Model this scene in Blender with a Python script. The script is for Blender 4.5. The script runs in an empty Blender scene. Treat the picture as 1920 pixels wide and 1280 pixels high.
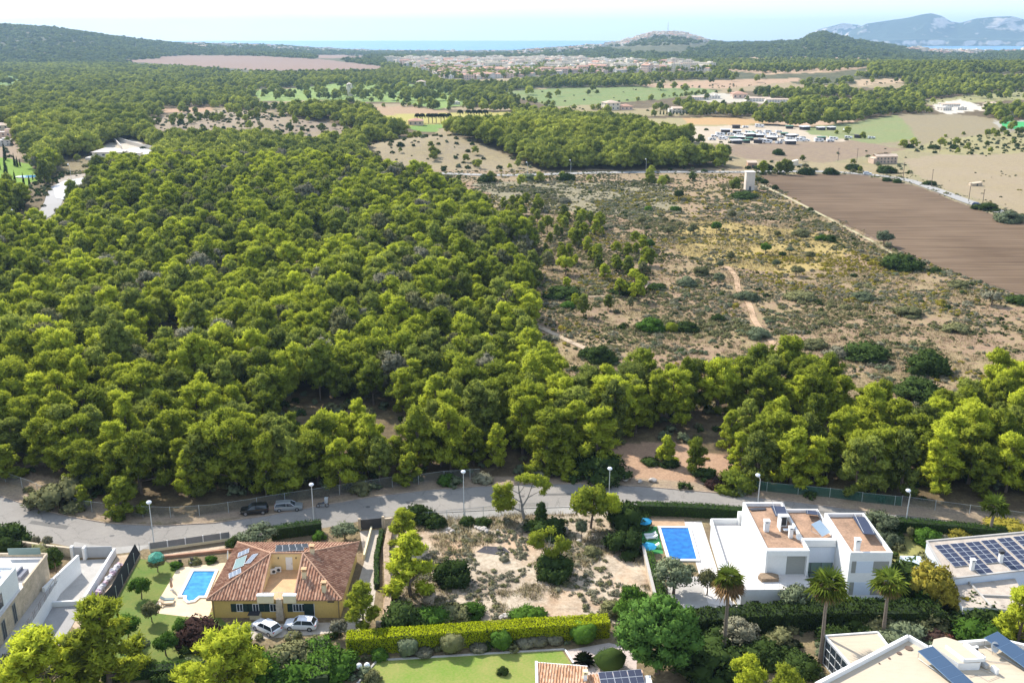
import bpy, bmesh, math, random
import numpy as np
from mathutils import Vector, Matrix
from mathutils.geometry import delaunay_2d_cdt
R = math.radians
random.seed(7)
rng = np.random.default_rng(11)
scene = bpy.context.scene
# ------------------------------------------------------------------ camera
F = 1820.0; EYE = 67.0; CAMZ = 75.0
PITCH = math.atan((640 - EYE) / F)
cam_d = bpy.data.cameras.new('camera'); cam = bpy.data.objects.new('camera', cam_d)
scene.collection.objects.link(cam); scene.camera = cam
cam.location = (0, 0, CAMZ); cam.rotation_euler = (math.pi / 2 - PITCH, 0, 0)
cam_d.sensor_width = 36; cam_d.lens = 36 * F / 1920; cam_d.clip_start = 1; cam_d.clip_end = 60000
# ------------------------------------------------------------------ light
SUN_EL = R(41); SUN_DIR = Vector((-0.64, 0.77, 0)).normalized()     # towards the sun
sd = Vector((SUN_DIR.x * math.cos(SUN_EL), SUN_DIR.y * math.cos(SUN_EL), math.sin(SUN_EL)))
sun_d = bpy.data.lights.new('sun', 'SUN'); sun_d.energy = 4.3; sun_d.angle = R(0.6); sun_d.color = (1, .95, .87)
sun = bpy.data.objects.new('sun', sun_d); scene.collection.objects.link(sun)
sun.rotation_euler = sd.to_track_quat('Z', 'Y').to_euler(); sun.location = (-200, 300, 400)
world = bpy.data.worlds.new('World'); scene.world = world; world.use_nodes = True
wn = world.node_tree; wn.nodes.clear()
wo = wn.nodes.new('ShaderNodeOutputWorld'); wb = wn.nodes.new('ShaderNodeBackground')
sk = wn.nodes.new('ShaderNodeTexSky'); sk.sky_type = 'NISHITA'; sk.sun_disc = False
sk.sun_elevation = SUN_EL; sk.sun_rotation = math.atan2(SUN_DIR.x, SUN_DIR.y)
sk.altitude = 100; sk.air_density = 1.0; sk.dust_density = 0.6; sk.ozone_density = 2.0
tc = wn.nodes.new('ShaderNodeTexCoord'); mp = wn.nodes.new('ShaderNodeMapping'); mp.inputs['Scale'].default_value = (1, 1, 5)
nz = wn.nodes.new('ShaderNodeTexNoise'); nz.inputs['Scale'].default_value = 1.6; nz.inputs['Detail'].default_value = 7; nz.inputs['Roughness'].default_value = .55
rp = wn.nodes.new('ShaderNodeValToRGB'); rp.color_ramp.elements[0].position = .42; rp.color_ramp.elements[1].position = .66
mx = wn.nodes.new('ShaderNodeMixRGB'); mx.inputs[2].default_value = (6.6, 6.9, 7.1, 1)
ml = wn.nodes.new('ShaderNodeMath'); ml.operation = 'MULTIPLY'; ml.inputs[1].default_value = .8
L = wn.links.new
L(tc.outputs['Generated'], mp.inputs[0]); L(mp.outputs[0], nz.inputs[0]); L(nz.outputs[0], rp.inputs[0])
L(rp.outputs[0], ml.inputs[0]); L(ml.outputs[0], mx.inputs[0]); L(sk.outputs[0], mx.inputs[1])
tn = wn.nodes.new('ShaderNodeMixRGB'); tn.blend_type = 'MULTIPLY'; tn.inputs[0].default_value = 1; tn.inputs[2].default_value = (.95, .975, 1, 1); L(mx.outputs[0], tn.inputs[1]); L(tn.outputs[0], wb.inputs[0]); wb.inputs[1].default_value = 0.15; L(wb.outputs[0], wo.inputs[0])
scene.view_settings.view_transform = 'Standard'; scene.view_settings.look = 'None'
scene.view_settings.exposure = 0.72; scene.view_settings.gamma = 1
scene.cycles.max_bounces = 6; scene.cycles.diffuse_bounces = 3; scene.cycles.volume_bounces = 0
scene.cycles.transparent_max_bounces = 8; scene.cycles.caustics_reflective = False; scene.cycles.caustics_refractive = False
# ------------------------------------------------------------------ terrain
cp, sp_ = math.cos(PITCH), math.sin(PITCH)
def ray(px, py):
    u = (px - 960) / F; v = (640 - py) / F
    return np.array([u, cp + v * sp_, -sp_ + v * cp])
def V(px, py, z=0.0):
    d = ray(px, py); t = (z - CAMZ) / d[2]
    return Vector((d[0] * t, d[1] * t, z))
def proj(x, y, z):
    yy = y * cp - (z - CAMZ) * sp_; zz = y * sp_ + (z - CAMZ) * cp
    return 960 + F * x / yy, 640 - F * zz / yy
def pxm(y, z=0): return F / (y * cp - (z - CAMZ) * sp_)
BUMPS = [(330, 380, 110, 100, 6), (600, 240, 75, 70, 8), (1080, 285, 110, 70, 9), (800, 290, 50, 45, 7),
         (1850, 150, 600, 350, 22), (150, 250, 150, 120, 6), (1400, 125, 500, 300, 10)]
BW = []
for (a, b, rx, ry, hh) in BUMPS:
    q = V(a, b); BW.append((q.x, q.y, rx, ry, hh))
SKY = [(-900, 35, 4000), (-300, 38, 4000), (0, 48, 4000), (100, 54, 4000), (200, 68, 4100), (290, 79, 4300), (330, 82, 5200), (480, 85, 5800), (540, 88, 6000), (600, 93, 6300),
       (700, 97, 6400), (850, 98, 6400), (950, 98, 6300), (1050, 91, 6000), (1100, 88, 5800), (1150, 84, 5500), (1190, 75, 5400), (1220, 65, 5400), (1250, 62, 5400),
       (1280, 66, 5300), (1320, 77, 5000), (1360, 81, 4600), (1430, 80, 4500), (1500, 77, 4400), (1520, 66, 4300), (1545, 60, 4300), (1570, 68, 4300), (1600, 75, 4300),
       (1640, 81, 4300), (1700, 91, 4500), (1750, 97, 4700), (1850, 99, 4700), (1920, 97, 4700), (2300, 90, 4700), (3000, 80, 4700)]
SX = np.array([(s[0] - 960) / F * cp for s in SKY]); SD = np.array([s[2] for s in SKY], float)
SH = np.array([CAMZ - (s[1] - EYE) * s[2] * cp * cp / F for s in SKY])
def sst(a, b, x):
    t = np.clip((x - a) / (b - a), 0, 1); return t * t * (3 - 2 * t)
def H(x, y):
    x = np.asarray(x, float); y = np.asarray(y, float)
    z = np.zeros(np.broadcast(x, y).shape)
    for (bx, by, rx, ry, hh) in BW:
        z = z + hh * np.exp(-((x - bx) / rx) ** 2 - ((y - by) / ry) ** 2)
    z = z * sst(170, 260, y)
    t = np.where(y > 50, x / np.maximum(y, 50), 0)
    D = np.interp(t, SX, SD); hh = np.interp(t, SX, SH)
    z = z * (1 - sst(3000, 4200, y)) + hh * sst(2500, 1.0 * D, y)
    und = 9 * np.sin(x / 240 + 1) * np.sin(y / 310) + 5 * np.sin(x / 95 + y / 120)
    z = z + und * sst(2600, 3600, y) * (1 - sst(.8, .98, y / D)) * .8
    z = z * (1 - sst(1.0, 1.22, y / D)) - 110 * sst(1.0, 1.25, y / D)
    return z
def G(px, py):
    """the point of the ground seen at a pixel"""
    d = ray(px, py); t = 60.0; step = 2.0; last = t
    while t < 9000:
        x, y, z = d[0] * t, d[1] * t, CAMZ + d[2] * t
        if z < float(H(x, y)):
            a, b = last, t
            for _ in range(18):
                m = (a + b) / 2
                if CAMZ + d[2] * m < float(H(d[0] * m, d[1] * m)): b = m
                else: a = m
            t = b; break
        last = t; t += max(2.0, t * .012)
    x, y = d[0] * t, d[1] * t
    return Vector((x, y, float(H(x, y))))
# ------------------------------------------------------------------ helpers
ROOT = scene.collection
def tag(o, label=None, cat=None, group=None, kind=None):
    if label: o['label'] = label
    if cat: o['category'] = cat
    if group: o['group'] = group
    if kind: o['kind'] = kind
    return o
def link(name, me, parent=None):
    o = bpy.data.objects.new(name, me); ROOT.objects.link(o)
    if parent is not None: o.parent = parent
    return o
def empty(name, loc, rz=0.0):
    o = bpy.data.objects.new(name, None); ROOT.objects.link(o); o.location = loc; o.rotation_euler = (0, 0, rz)
    o.empty_display_size = .5
    return o
class MB:
    """collects polygons, builds ONE mesh object"""
    def __init__(s): s.v = []; s.f = []; s.m = []; s.uv = []
    def face(s, pts, m=0, uv=None):
        n = len(s.v); s.v += [tuple(p) for p in pts]; s.f.append(tuple(range(n, n + len(pts)))); s.m.append(m)
        s.uv.append(uv if uv else [(0, 0)] * len(pts))
    def box(s, c, d, rz=0, m=0, M=None):
        x, y, z = d[0] / 2, d[1] / 2, d[2] / 2
        P = [Vector((a * x, b * y, e * z)) for a in (-1, 1) for b in (-1, 1) for e in (-1, 1)]
        rot = Matrix.Rotation(rz, 4, 'Z')
        if M is not None: rot = M
        P = [rot @ p + Vector(c) for p in P]
        for q in ((0, 1, 3, 2), (4, 6, 7, 5), (0, 4, 5, 1), (2, 3, 7, 6), (0, 2, 6, 4), (1, 5, 7, 3)):
            s.face([P[i] for i in q], m)
    def prism(s, poly, z0, z1, m=0, mt=None, bottom=False):
        n = len(poly)
        a = sum(poly[i][0] * poly[(i + 1) % n][1] - poly[(i + 1) % n][0] * poly[i][1] for i in range(n))
        if a < 0: poly = poly[::-1]
        f0 = z0 if callable(z0) else (lambda p: z0); f1 = z1 if callable(z1) else (lambda p: z1)
        for i in range(n):
            p, q = poly[i], poly[(i + 1) % n]
            s.face([(p[0], p[1], f0(p)), (q[0], q[1], f0(q)), (q[0], q[1], f1(q)), (p[0], p[1], f1(p))], m)
        s.face([(p[0], p[1], f1(p)) for p in poly], m if mt is None else mt)
        if bottom: s.face([(p[0], p[1], f0(p)) for p in poly[::-1]], m)
    def tube(s, pts, rad, n=6, m=0, cap=True):
        rings = []; pts = [Vector(p) for p in pts]
        if not hasattr(rad, '__len__'): rad = [rad] * len(pts)
        for i, p in enumerate(pts):
            d = (pts[min(i + 1, len(pts) - 1)] - pts[max(i - 1, 0)]).normalized()
            a = d.cross(Vector((0, 0, 1)) if abs(d.z) < .95 else Vector((1, 0, 0))).normalized(); b = d.cross(a)
            rings.append([p + (a * math.cos(2 * math.pi * k / n) + b * math.sin(2 * math.pi * k / n)) * rad[i] for k in range(n)])
        for i in range(len(rings) - 1):
            for k in range(n):
                s.face([rings[i][k], rings[i + 1][k], rings[i + 1][(k + 1) % n], rings[i][(k + 1) % n]], m)
        if cap:
            s.face(rings[0], m); s.face(rings[-1][::-1], m)
    def lathe(s, c, prof, n=12, m=0):
        c = Vector(c)
        rr = [[c + Vector((r * math.cos(2 * math.pi * k / n), r * math.sin(2 * math.pi * k / n), z)) for k in range(n)] for r, z in prof]
        for i in range(len(rr) - 1):
            for k in range(n): s.face([rr[i][k], rr[i][(k + 1) % n], rr[i + 1][(k + 1) % n], rr[i + 1][k]], m)
    def beam(s, p, q, w, h, m=0):
        """box laid from p to q, w wide, h high, standing on the line"""
        p = Vector(p); q = Vector(q); d = (q - p); d2 = Vector((d.x, d.y, 0)).normalized(); nn = Vector((-d2.y, d2.x, 0)) * w / 2; up = Vector((0, 0, h))
        A = [p - nn, q - nn, q + nn, p + nn]; B = [a + up for a in A]
        s.face(A[::-1], m); s.face(B, m)
        for i in range(4): s.face([A[i], A[(i + 1) % 4], B[(i + 1) % 4], B[i]], m)
    def mesh(s, name, mats, smooth=False):
        me = bpy.data.meshes.new(name); me.from_pydata(s.v, [], s.f)
        for mm in (mats if isinstance(mats, (list, tuple)) else [mats]): me.materials.append(mm)
        me.polygons.foreach_set('material_index', s.m)
        uv = me.uv_layers.new(name='UVMap'); uv.data.foreach_set('uv', [c for f in s.uv for p in f for c in p])
        if smooth:
            bm = bmesh.new(); bm.from_mesh(me); bmesh.ops.remove_doubles(bm, verts=bm.verts, dist=.0005); bm.to_mesh(me); bm.free()
            me.polygons.foreach_set('use_smooth', [True] * len(me.polygons))
            me.set_sharp_from_angle(angle=R(40))
        me.update(); return me
    def build(s, name, mats, parent=None, smooth=False):
        o = link(name, s.mesh(name, mats, smooth))
        if parent is not None:
            o.parent = parent; pl = parent.location
            if pl.length > 0 or any(parent.rotation_euler):
                o.matrix_parent_inverse = Matrix.LocRotScale(parent.location, parent.rotation_euler, parent.scale).inverted()
        return o
def lbuild(mb, name, mats, parent, smooth=False):
    """build a mesh given in its parent's own coordinates"""
    o = link(name, mb.mesh(name, mats, smooth)); o.parent = parent; return o
def copy_tree(o, parent=None):
    c = o.copy(); ROOT.objects.link(c)
    if parent is not None: c.parent = parent
    for ch in list(o.children): copy_tree(ch, c)
    return c
# ------------------------------------------------------------------ materials
MATS = {}
def nodes(name):
    m = bpy.data.materials.new(name); m.use_nodes = True; nt = m.node_tree
    return m, nt, nt.nodes['Principled BSDF']
def vec_noise(nt, scale, detail=4, rough=.6, coord='Object', mscale=(1, 1, 1)):
    t = nt.nodes.new('ShaderNodeTexCoord'); n = nt.nodes.new('ShaderNodeTexNoise'); k = nt.nodes.new('ShaderNodeMapping')
    k.inputs['Scale'].default_value = mscale
    n.inputs['Scale'].default_value = scale; n.inputs['Detail'].default_value = detail; n.inputs['Roughness'].default_value = rough
    if coord == 'World':
        g = nt.nodes.new('ShaderNodeNewGeometry'); nt.links.new(g.outputs['Position'], k.inputs[0])
    else: nt.links.new(t.outputs[coord], k.inputs[0])
    nt.links.new(k.outputs[0], n.inputs['Vector']); return n
def ramp(nt, fac, stops):
    r = nt.nodes.new('ShaderNodeValToRGB'); nt.links.new(fac, r.inputs[0]); e = r.color_ramp.elements
    while len(e) < len(stops): e.new(.5)
    for i, (p, c) in enumerate(stops): e[i].position = p; e[i].color = (*c, 1) if len(c) == 3 else c
    return r
def mixc(nt, fac, a, b, blend='MIX'):
    m = nt.nodes.new('ShaderNodeMixRGB'); m.blend_type = blend
    for i, v in ((0, fac), (1, a), (2, b)):
        if isinstance(v, (int, float)): m.inputs[i].default_value = v
        elif isinstance(v, tuple): m.inputs[i].default_value = (*v, 1) if len(v) == 3 else v
        else: nt.links.new(v, m.inputs[i])
    return m
def bump(nt, bs, h, strength=.3, dist=.05):
    b = nt.nodes.new('ShaderNodeBump'); b.inputs['Strength'].default_value = strength; b.inputs['Distance'].default_value = dist
    nt.links.new(h, b.inputs['Height']); nt.links.new(b.outputs[0], bs.inputs['Normal'])
def mat(name, col, rough=.7, var=.12, scale=.6, metal=0, spec=.3, fine=8., col2=None, bmp=0, mscale=(1, 1, 1), coord='World', lo=.35, hi=.65):
    if name in MATS: return MATS[name]
    m, nt, bs = nodes(name)
    bs.inputs['Roughness'].default_value = rough; bs.inputs['Metallic'].default_value = metal; bs.inputs['Specular IOR Level'].default_value = spec
    n1 = vec_noise(nt, scale, 5, .6, coord, mscale); n2 = vec_noise(nt, fine, 3, .6, coord, mscale)
    ad = mixc(nt, .4, n1.outputs[0], n2.outputs[0])
    c2 = col2 if col2 else tuple(c * (1 - var * 1.3) for c in col)
    c1 = col if col2 else tuple(min(1, c * (1 + var)) for c in col)
    r = ramp(nt, ad.outputs[0], [(lo, c2), (hi, c1)]); nt.links.new(r.outputs[0], bs.inputs['Base Color'])
    if bmp: bump(nt, bs, n2.outputs[0], bmp, .08)
    MATS[name] = m; return m
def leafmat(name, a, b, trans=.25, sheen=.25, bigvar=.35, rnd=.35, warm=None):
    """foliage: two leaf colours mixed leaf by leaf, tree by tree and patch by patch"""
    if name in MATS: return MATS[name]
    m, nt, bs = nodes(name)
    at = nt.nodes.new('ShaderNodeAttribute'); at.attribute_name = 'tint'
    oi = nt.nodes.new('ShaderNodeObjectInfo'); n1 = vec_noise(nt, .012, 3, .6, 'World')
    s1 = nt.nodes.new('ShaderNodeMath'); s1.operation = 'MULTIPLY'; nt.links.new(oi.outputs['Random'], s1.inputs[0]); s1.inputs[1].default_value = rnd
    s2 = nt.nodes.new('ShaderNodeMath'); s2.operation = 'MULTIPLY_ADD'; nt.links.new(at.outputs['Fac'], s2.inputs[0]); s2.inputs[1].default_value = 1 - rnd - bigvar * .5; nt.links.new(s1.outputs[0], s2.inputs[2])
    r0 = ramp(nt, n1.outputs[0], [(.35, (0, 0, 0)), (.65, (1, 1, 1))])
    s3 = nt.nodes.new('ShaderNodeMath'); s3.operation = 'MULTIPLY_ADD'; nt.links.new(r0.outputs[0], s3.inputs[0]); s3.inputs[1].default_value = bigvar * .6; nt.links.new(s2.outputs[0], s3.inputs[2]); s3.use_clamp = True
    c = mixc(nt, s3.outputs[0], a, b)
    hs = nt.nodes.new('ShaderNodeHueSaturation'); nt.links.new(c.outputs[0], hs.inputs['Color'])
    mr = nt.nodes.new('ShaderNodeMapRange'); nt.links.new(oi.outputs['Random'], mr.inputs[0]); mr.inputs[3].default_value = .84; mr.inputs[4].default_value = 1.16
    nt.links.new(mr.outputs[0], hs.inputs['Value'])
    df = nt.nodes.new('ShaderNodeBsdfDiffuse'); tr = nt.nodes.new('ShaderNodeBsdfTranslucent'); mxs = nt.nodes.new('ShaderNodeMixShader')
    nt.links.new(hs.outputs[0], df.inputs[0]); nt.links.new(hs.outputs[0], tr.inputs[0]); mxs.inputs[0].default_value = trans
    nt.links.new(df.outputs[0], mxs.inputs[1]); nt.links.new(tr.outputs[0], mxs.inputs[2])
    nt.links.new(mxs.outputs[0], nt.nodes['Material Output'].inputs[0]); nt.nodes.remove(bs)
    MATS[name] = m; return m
# ------------------------------------------------------------------ vegetation builders
bark = mat('bark', (.16, .12, .09), .95, .3, 1.5)
palebark = mat('pale_bark', (.30, .27, .24), .95, .3, 1.5)
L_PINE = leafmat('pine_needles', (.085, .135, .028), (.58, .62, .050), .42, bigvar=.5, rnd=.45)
L_PINE2 = leafmat('dull_needles', (.080, .118, .034), (.38, .42, .070), .4, bigvar=.4, rnd=.4)
L_PINE_MID = leafmat('distant_needles', (.060, .100, .030), (.42, .44, .065), .35, bigvar=.8, rnd=.4)
L_PINE_FAR = leafmat('far_needles', (.075, .105, .030), (.19, .22, .05))
L_DARK = leafmat('dark_leaves', (.030, .052, .015), (.065, .098, .024), .15)
L_OLIVE = leafmat('olive_leaves', (.10, .125, .065), (.20, .23, .13), .15)
L_GREEN = leafmat('green_leaves', (.05, .11, .018), (.12, .22, .03))
L_PEPPER = leafmat('feathery_leaves', (.055, .12, .025), (.13, .24, .045))
L_YELLOW = leafmat('yellowing_leaves', (.20, .19, .035), (.42, .34, .05))
L_HEDGE = leafmat('clipped_hedge_leaves', (.36, .42, .012), (.56, .62, .018), .2, bigvar=.2)
L_HEDGE_D = leafmat('dark_hedge_leaves', (.03, .07, .014), (.075, .13, .022), .15)
L_GREY = leafmat('grey_scrub_leaves', (.17, .165, .11), (.31, .29, .19), .1)
L_SCRUB = leafmat('scrub_leaves', (.11, .12, .055), (.24, .23, .10), .12)
L_RED = leafmat('purple_leaves', (.045, .025, .022), (.10, .06, .045), .1)
L_MAGENTA = leafmat('magenta_flowers', (.30, .03, .08), (.10, .12, .03), .1)
L_DRY = leafmat('dry_grass_blades', (.30, .24, .13), (.42, .35, .20), .1)
L_PALM = leafmat('palm_fronds', (.10, .16, .02), (.26, .32, .05), .2)
L_BROWN = leafmat('dead_fronds', (.24, .14, .06), (.42, .27, .13), .1)
def ico(sub=1):
    bm = bmesh.new(); bmesh.ops.create_icosphere(bm, subdivisions=sub, radius=1)
    v = np.array([p.co for p in bm.verts]); f = np.array([[q.index for q in p.verts] for p in bm.faces]); bm.free(); return v, f
ICO = {1: ico(1), 2: ico(2)}
def nrm(a): return a / np.maximum(np.linalg.norm(a, axis=1, keepdims=True), 1e-9)
def trimesh(name, v, f, n, t, mats, mi=None):
    me = bpy.data.meshes.new(name); nv, nf = len(v), len(f)
    me.vertices.add(nv); me.vertices.foreach_set('co', v.astype(np.float32).ravel())
    me.loops.add(nf * 3); me.loops.foreach_set('vertex_index', f.astype(np.int32).ravel())
    me.polygons.add(nf); me.polygons.foreach_set('loop_start', np.arange(0, nf * 3, 3, dtype=np.int32))
    if mi is not None: me.polygons.foreach_set('material_index', mi.astype(np.int32))
    for m in mats: me.materials.append(m)
    at = me.attributes.new('tint', 'FLOAT', 'POINT'); at.data.foreach_set('value', t.astype(np.float32))
    me.update(calc_edges=True); me.polygons.foreach_set('use_smooth', np.ones(nf, dtype=bool))
    me.normals_split_custom_set_from_vertices(nrm(n).tolist())
    return me
def cloud(puffs, per, size, seed, wide=.45, spread=.14, core=.82, csub=1, cen=None, shag=.55, up=.25, squash=.8, tip=1.0):
    """leaf tufts over puffs: arrays verts, faces, normals, tint"""
    g = np.random.default_rng(seed); VV = []; FF = []; NN = []; TT = []; off = 0
    P = np.array([p[:3] for p in puffs], float); RR = np.array([p[3] for p in puffs], float)
    cen = P.mean(0) - np.array([0, 0, 1.0]) if cen is None else np.array(cen, float)
    iv, jf = ICO[csub]
    for c, r in zip(P, RR):
        rv = np.array([r, r, r * squash]); tb = g.uniform(-.16, .16)
        if core > 0:
            dv = iv * (1 + g.uniform(-.18, .18, (len(iv), 1))); v = c + dv * rv * core
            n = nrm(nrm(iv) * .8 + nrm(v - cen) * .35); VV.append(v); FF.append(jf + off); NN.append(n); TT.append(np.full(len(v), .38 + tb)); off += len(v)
        k = max(4, int(per * (r / RR.mean()) ** 2)); d = nrm(g.normal(size=(k, 3)))
        d = d[(d[:, 2] > -.35) | (g.random(k) < .45)]; k = len(d)
        pos = c + d * rv * g.uniform(.98 - spread, .98 + spread, (k, 1)); n = nrm(d / rv * r)
        m = nrm(n + g.normal(size=(k, 3)) * shag); a = nrm(np.cross(m, g.normal(size=(k, 3)))); b = np.cross(m, a)
        s = size * g.uniform(.6, 1.35, (k, 1))
        v0 = pos - a * s * wide - b * s * .3; v1 = pos + a * s * wide - b * s * .3; v2 = pos + b * s * .55 * tip + n * s * .35 * tip + np.array([0, 0, .12]) * s * tip
        v = np.stack([v0, v1, v2], 1).reshape(-1, 3)
        nn = nrm(n * .8 + nrm(pos - cen) * .3 + g.normal(size=(k, 3)) * .38 + np.array([0, 0, up])); nn = np.repeat(nn, 3, 0)
        fn = np.cross(v1 - v0, v2 - v0); flip = (fn * n).sum(1) < 0
        f = np.arange(k * 3).reshape(-1, 3); f[flip] = f[flip][:, ::-1]
        VV.append(v); FF.append(f + off); NN.append(nn); TT.append(np.repeat(np.clip(.5 + tb + g.normal(size=k) * .30 + .22 * d[:, 2], 0, 1), 3)); off += k * 3  # tint rises towards puff tops: young growth plus shading painted into the undersides
    return np.vstack(VV), np.vstack(FF), np.vstack(NN), np.concatenate(TT)
def pine_puffs(g, H=9., W=3.6, base=.30, n=46, cone=0., r=(.75, 1.25)):
    """foliage masses on the limbs, each of many small puffs, with gaps between the masses"""
    ph = g.uniform(0, 6.28, 6); out = []; z0 = H * base; nm = int(g.integers(11, 16)); masses = []
    for k in range(nm):
        u = min(1, (k + g.uniform(.2, .8)) / nm); th = k * 2.399 + g.uniform(-.5, .5)
        prof = math.sqrt(max(.05, 1 - (2 * u - .75) ** 2 / 1.62)) * (1 - cone) + cone * (1.08 - u)
        q = g.uniform(.45, .98) * (1 - .55 * max(0, u - .75) / .25); rr = W * prof * q * (1 + .22 * math.sin(2 * th + ph[0]))
        masses.append((rr * math.cos(th), rr * math.sin(th), z0 + (H - z0 - .9) * u, W * g.uniform(.30, .46) * (1 - .35 * cone * u)))
    masses.append((g.normal() * .2, g.normal() * .2, H - 1.0, W * .34)); masses.append((0, 0, z0 + (H - z0) * .5, W * .5))
    per = max(2, n // len(masses))
    for (x, y, z, R_) in masses:
        for k in range(per + int(g.integers(0, 3))):
            d = g.normal(size=3); d /= np.linalg.norm(d); d[2] = d[2] * .8 + .25; e = R_ * g.uniform(.6, 1.05)
            out.append((x + d[0] * e, y + d[1] * e, z + d[2] * e * .85, g.uniform(*r) * (W / 3.4)))
    return out
def limbs(g, puffs, H, r0=.22, lean=(0, 0), n=10, m=None, top=.82, first=.25):
    mb = MB(); pts = []
    for i in range(6):
        u = i / 5; pts.append(Vector((lean[0] * u + .15 * math.sin(u * 5), lean[1] * u + .15 * math.cos(u * 4) - .15, H * top * u - (.3 if i == 0 else 0))))
    mb.tube(pts, [r0 * (1 - .75 * i / 5) for i in range(6)], 7)
    idx = list(g.permutation(len(puffs)))[:n]
    for i in idx:
        p = puffs[i]; tgt = Vector(p[:3]); zb = max(H * first * .6, tgt.z * .62); u = min(1, zb / (H * top))
        s = Vector((lean[0] * u, lean[1] * u, zb)); mid = (s + tgt) / 2 + Vector((0, 0, -.2))
        mb.tube([s, mid, tgt], [r0 * .38, r0 * .26, r0 * .12], 5)
    return mb
PROTO = {}
def proto(kind, i, crown, trunk_mb, leaf, tb=bark):
    v, f, n, t = crown
    cm = trimesh(kind + '_crown', v, f, n, t, [leaf]); tm = trunk_mb.mesh(kind + '_trunk', tb, True) if trunk_mb else None
    PROTO.setdefault(kind, []).append((cm, tm)); return cm, tm
NP = 16
PV = []
for i in range(NP):
    g = np.random.default_rng(100 + i); con = [0, 0, .35, .15, .5, 0, .2, .4, 0, .6, .1, .3, 0, .5, .2, .7][i]; W = [2.9, 3.2, 2.5, 2.8, 2.4, 3.4, 2.7, 2.6, 3.0, 2.3, 3.1, 2.6, 3.5, 2.5, 2.9, 2.2][i]; b = [.24, .36, .08, .16, .06, .34, .12, .08, .28, .05, .2, .1, .42, .07, .3, .04][i]
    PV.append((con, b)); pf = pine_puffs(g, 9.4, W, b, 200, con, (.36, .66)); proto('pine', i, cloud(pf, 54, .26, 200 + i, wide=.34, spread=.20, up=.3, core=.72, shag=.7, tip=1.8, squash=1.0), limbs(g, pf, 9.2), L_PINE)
for i in range(3):      # young cone-shaped pines
    g = np.random.default_rng(140 + i); pf = pine_puffs(g, 5.2, 1.7, .06, 90, .85, (.62, 1.0)); proto('young_pine', i, cloud(pf, 70, .28, 240 + i), limbs(g, pf, 5, .1, n=4), L_PINE)
def dome(g, W, Hh, n, r, flat=.0):
    out = []; t = 0
    while len(out) < n and t < n * 30:
        t += 1; d = g.normal(size=3); d /= np.linalg.norm(d); d[2] = abs(d[2]); q = g.uniform(.45, 1) ** .5
        out.append((d[0] * W * q, d[1] * W * q, max(.2, d[2] * Hh * q * .85), g.uniform(*r)))
    return out
for i in range(4):
    g = np.random.default_rng(160 + i); pf = dome(g, 1.5, 2.0, 34, (.42, .75)); proto('shrub', i, cloud(pf, 75, .22, 260 + i, cen=(0, 0, .3)), limbs(g, pf, 1.6, .08, n=3), L_DARK)
for i in range(3):
    g = np.random.default_rng(170 + i); pf = [(x, y, z * .75 + 1.9, r) for x, y, z, r in dome(g, 1.7, 2.4, 34, (.42, .72))]
    pf += [(x, y, 1.9 - abs(z) * .15, r * .8) for x, y, z, r in dome(g, 1.4, .6, 10, (.4, .6))]
    proto('olive', i, cloud(pf, 60, .22, 270 + i, core=.6, shag=.8, cen=(0, 0, 2.3)), limbs(g, pf, 3.6, .16, n=7, first=.2), L_OLIVE)
    proto('round_tree', i, cloud(pf, 70, .24, 276 + i, core=.75, shag=.7, cen=(0, 0, 2.3)), limbs(g, pf, 3.6, .14, n=6, first=.2), L_SCRUB)
for i in range(3):
    g = np.random.default_rng(180 + i); pf = [(g.normal() * .12 * (1 - u), g.normal() * .12 * (1 - u), .5 + 6.2 * u, .62 * (1.05 - u ** 1.6) + .1) for u in np.linspace(0, 1, 16)]
    proto('cypress', i, cloud(pf, 60, .26, 280 + i, cen=(0, 0, 3)), limbs(g, pf, 3, .1, n=1), L_DARK)
def tree(kind, px, py, h, label, cat='tree', group=None, w=1.0, leaf=None, v=None, name=None, rz=None, at=None):
    base = {'pine': 9.6, 'young_pine': 5.6, 'shrub': 2.4, 'olive': 4.5, 'round_tree': 4.5, 'cypress': 7.0}[kind]
    pr = PROTO[kind]; cm, tm = pr[(v if v is not None else random.randrange(len(pr))) % len(pr)]
    p = at if at is not None else G(px, py); s = h / base
    o = empty(name or {'pine': 'pine_tree', 'young_pine': 'young_pine_tree', 'olive': 'olive_tree', 'round_tree': 'round_tree', 'cypress': 'cypress_tree', 'shrub': 'shrub'}[kind], p, random.uniform(0, 6.28) if rz is None else rz)
    o.scale = (s * w, s * w, s); tag(o, label, cat, group)
    c = link('foliage' if kind == 'shrub' else 'crown', cm, o)
    if leaf is not None:
        c.material_slots[0].link = 'OBJECT'; c.material_slots[0].material = leaf
    if tm is not None and kind != 'shrub': link('trunk', tm, o)
    return o
# prototypes that only the scattered masses use: crown and trunk in one mesh
def merged(kind, leaf, puffs, per, size, seed, trunk=None, core=.82, **kw):
    v, f, n, t = cloud(puffs, per, size, seed, core=core, **kw); mi = np.zeros(len(f))
    if trunk:
        h0, r0 = trunk; k = 5; a = np.arange(k) / k * 6.283
        lo = np.stack([np.cos(a) * r0, np.sin(a) * r0, np.zeros(k) - .3], 1); hi = np.stack([np.cos(a) * r0 * .5, np.sin(a) * r0 * .5, np.full(k, h0)], 1)
        vv = np.vstack([lo, hi]); ff = []
        for q in range(k): ff += [[q, (q + 1) % k, k + q], [(q + 1) % k, k + (q + 1) % k, k + q]]
        f = np.vstack([f, np.array(ff) + len(v)]); n = np.vstack([n, nrm(vv * [1, 1, 0])]); v = np.vstack([v, vv]); t = np.concatenate([t, np.full(len(vv), .5)]); mi = np.concatenate([mi, np.ones(len(ff))])
    o = bpy.data.objects.new(kind, trimesh(kind, v, f, n, t, [leaf, bark], mi)); return o
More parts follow.
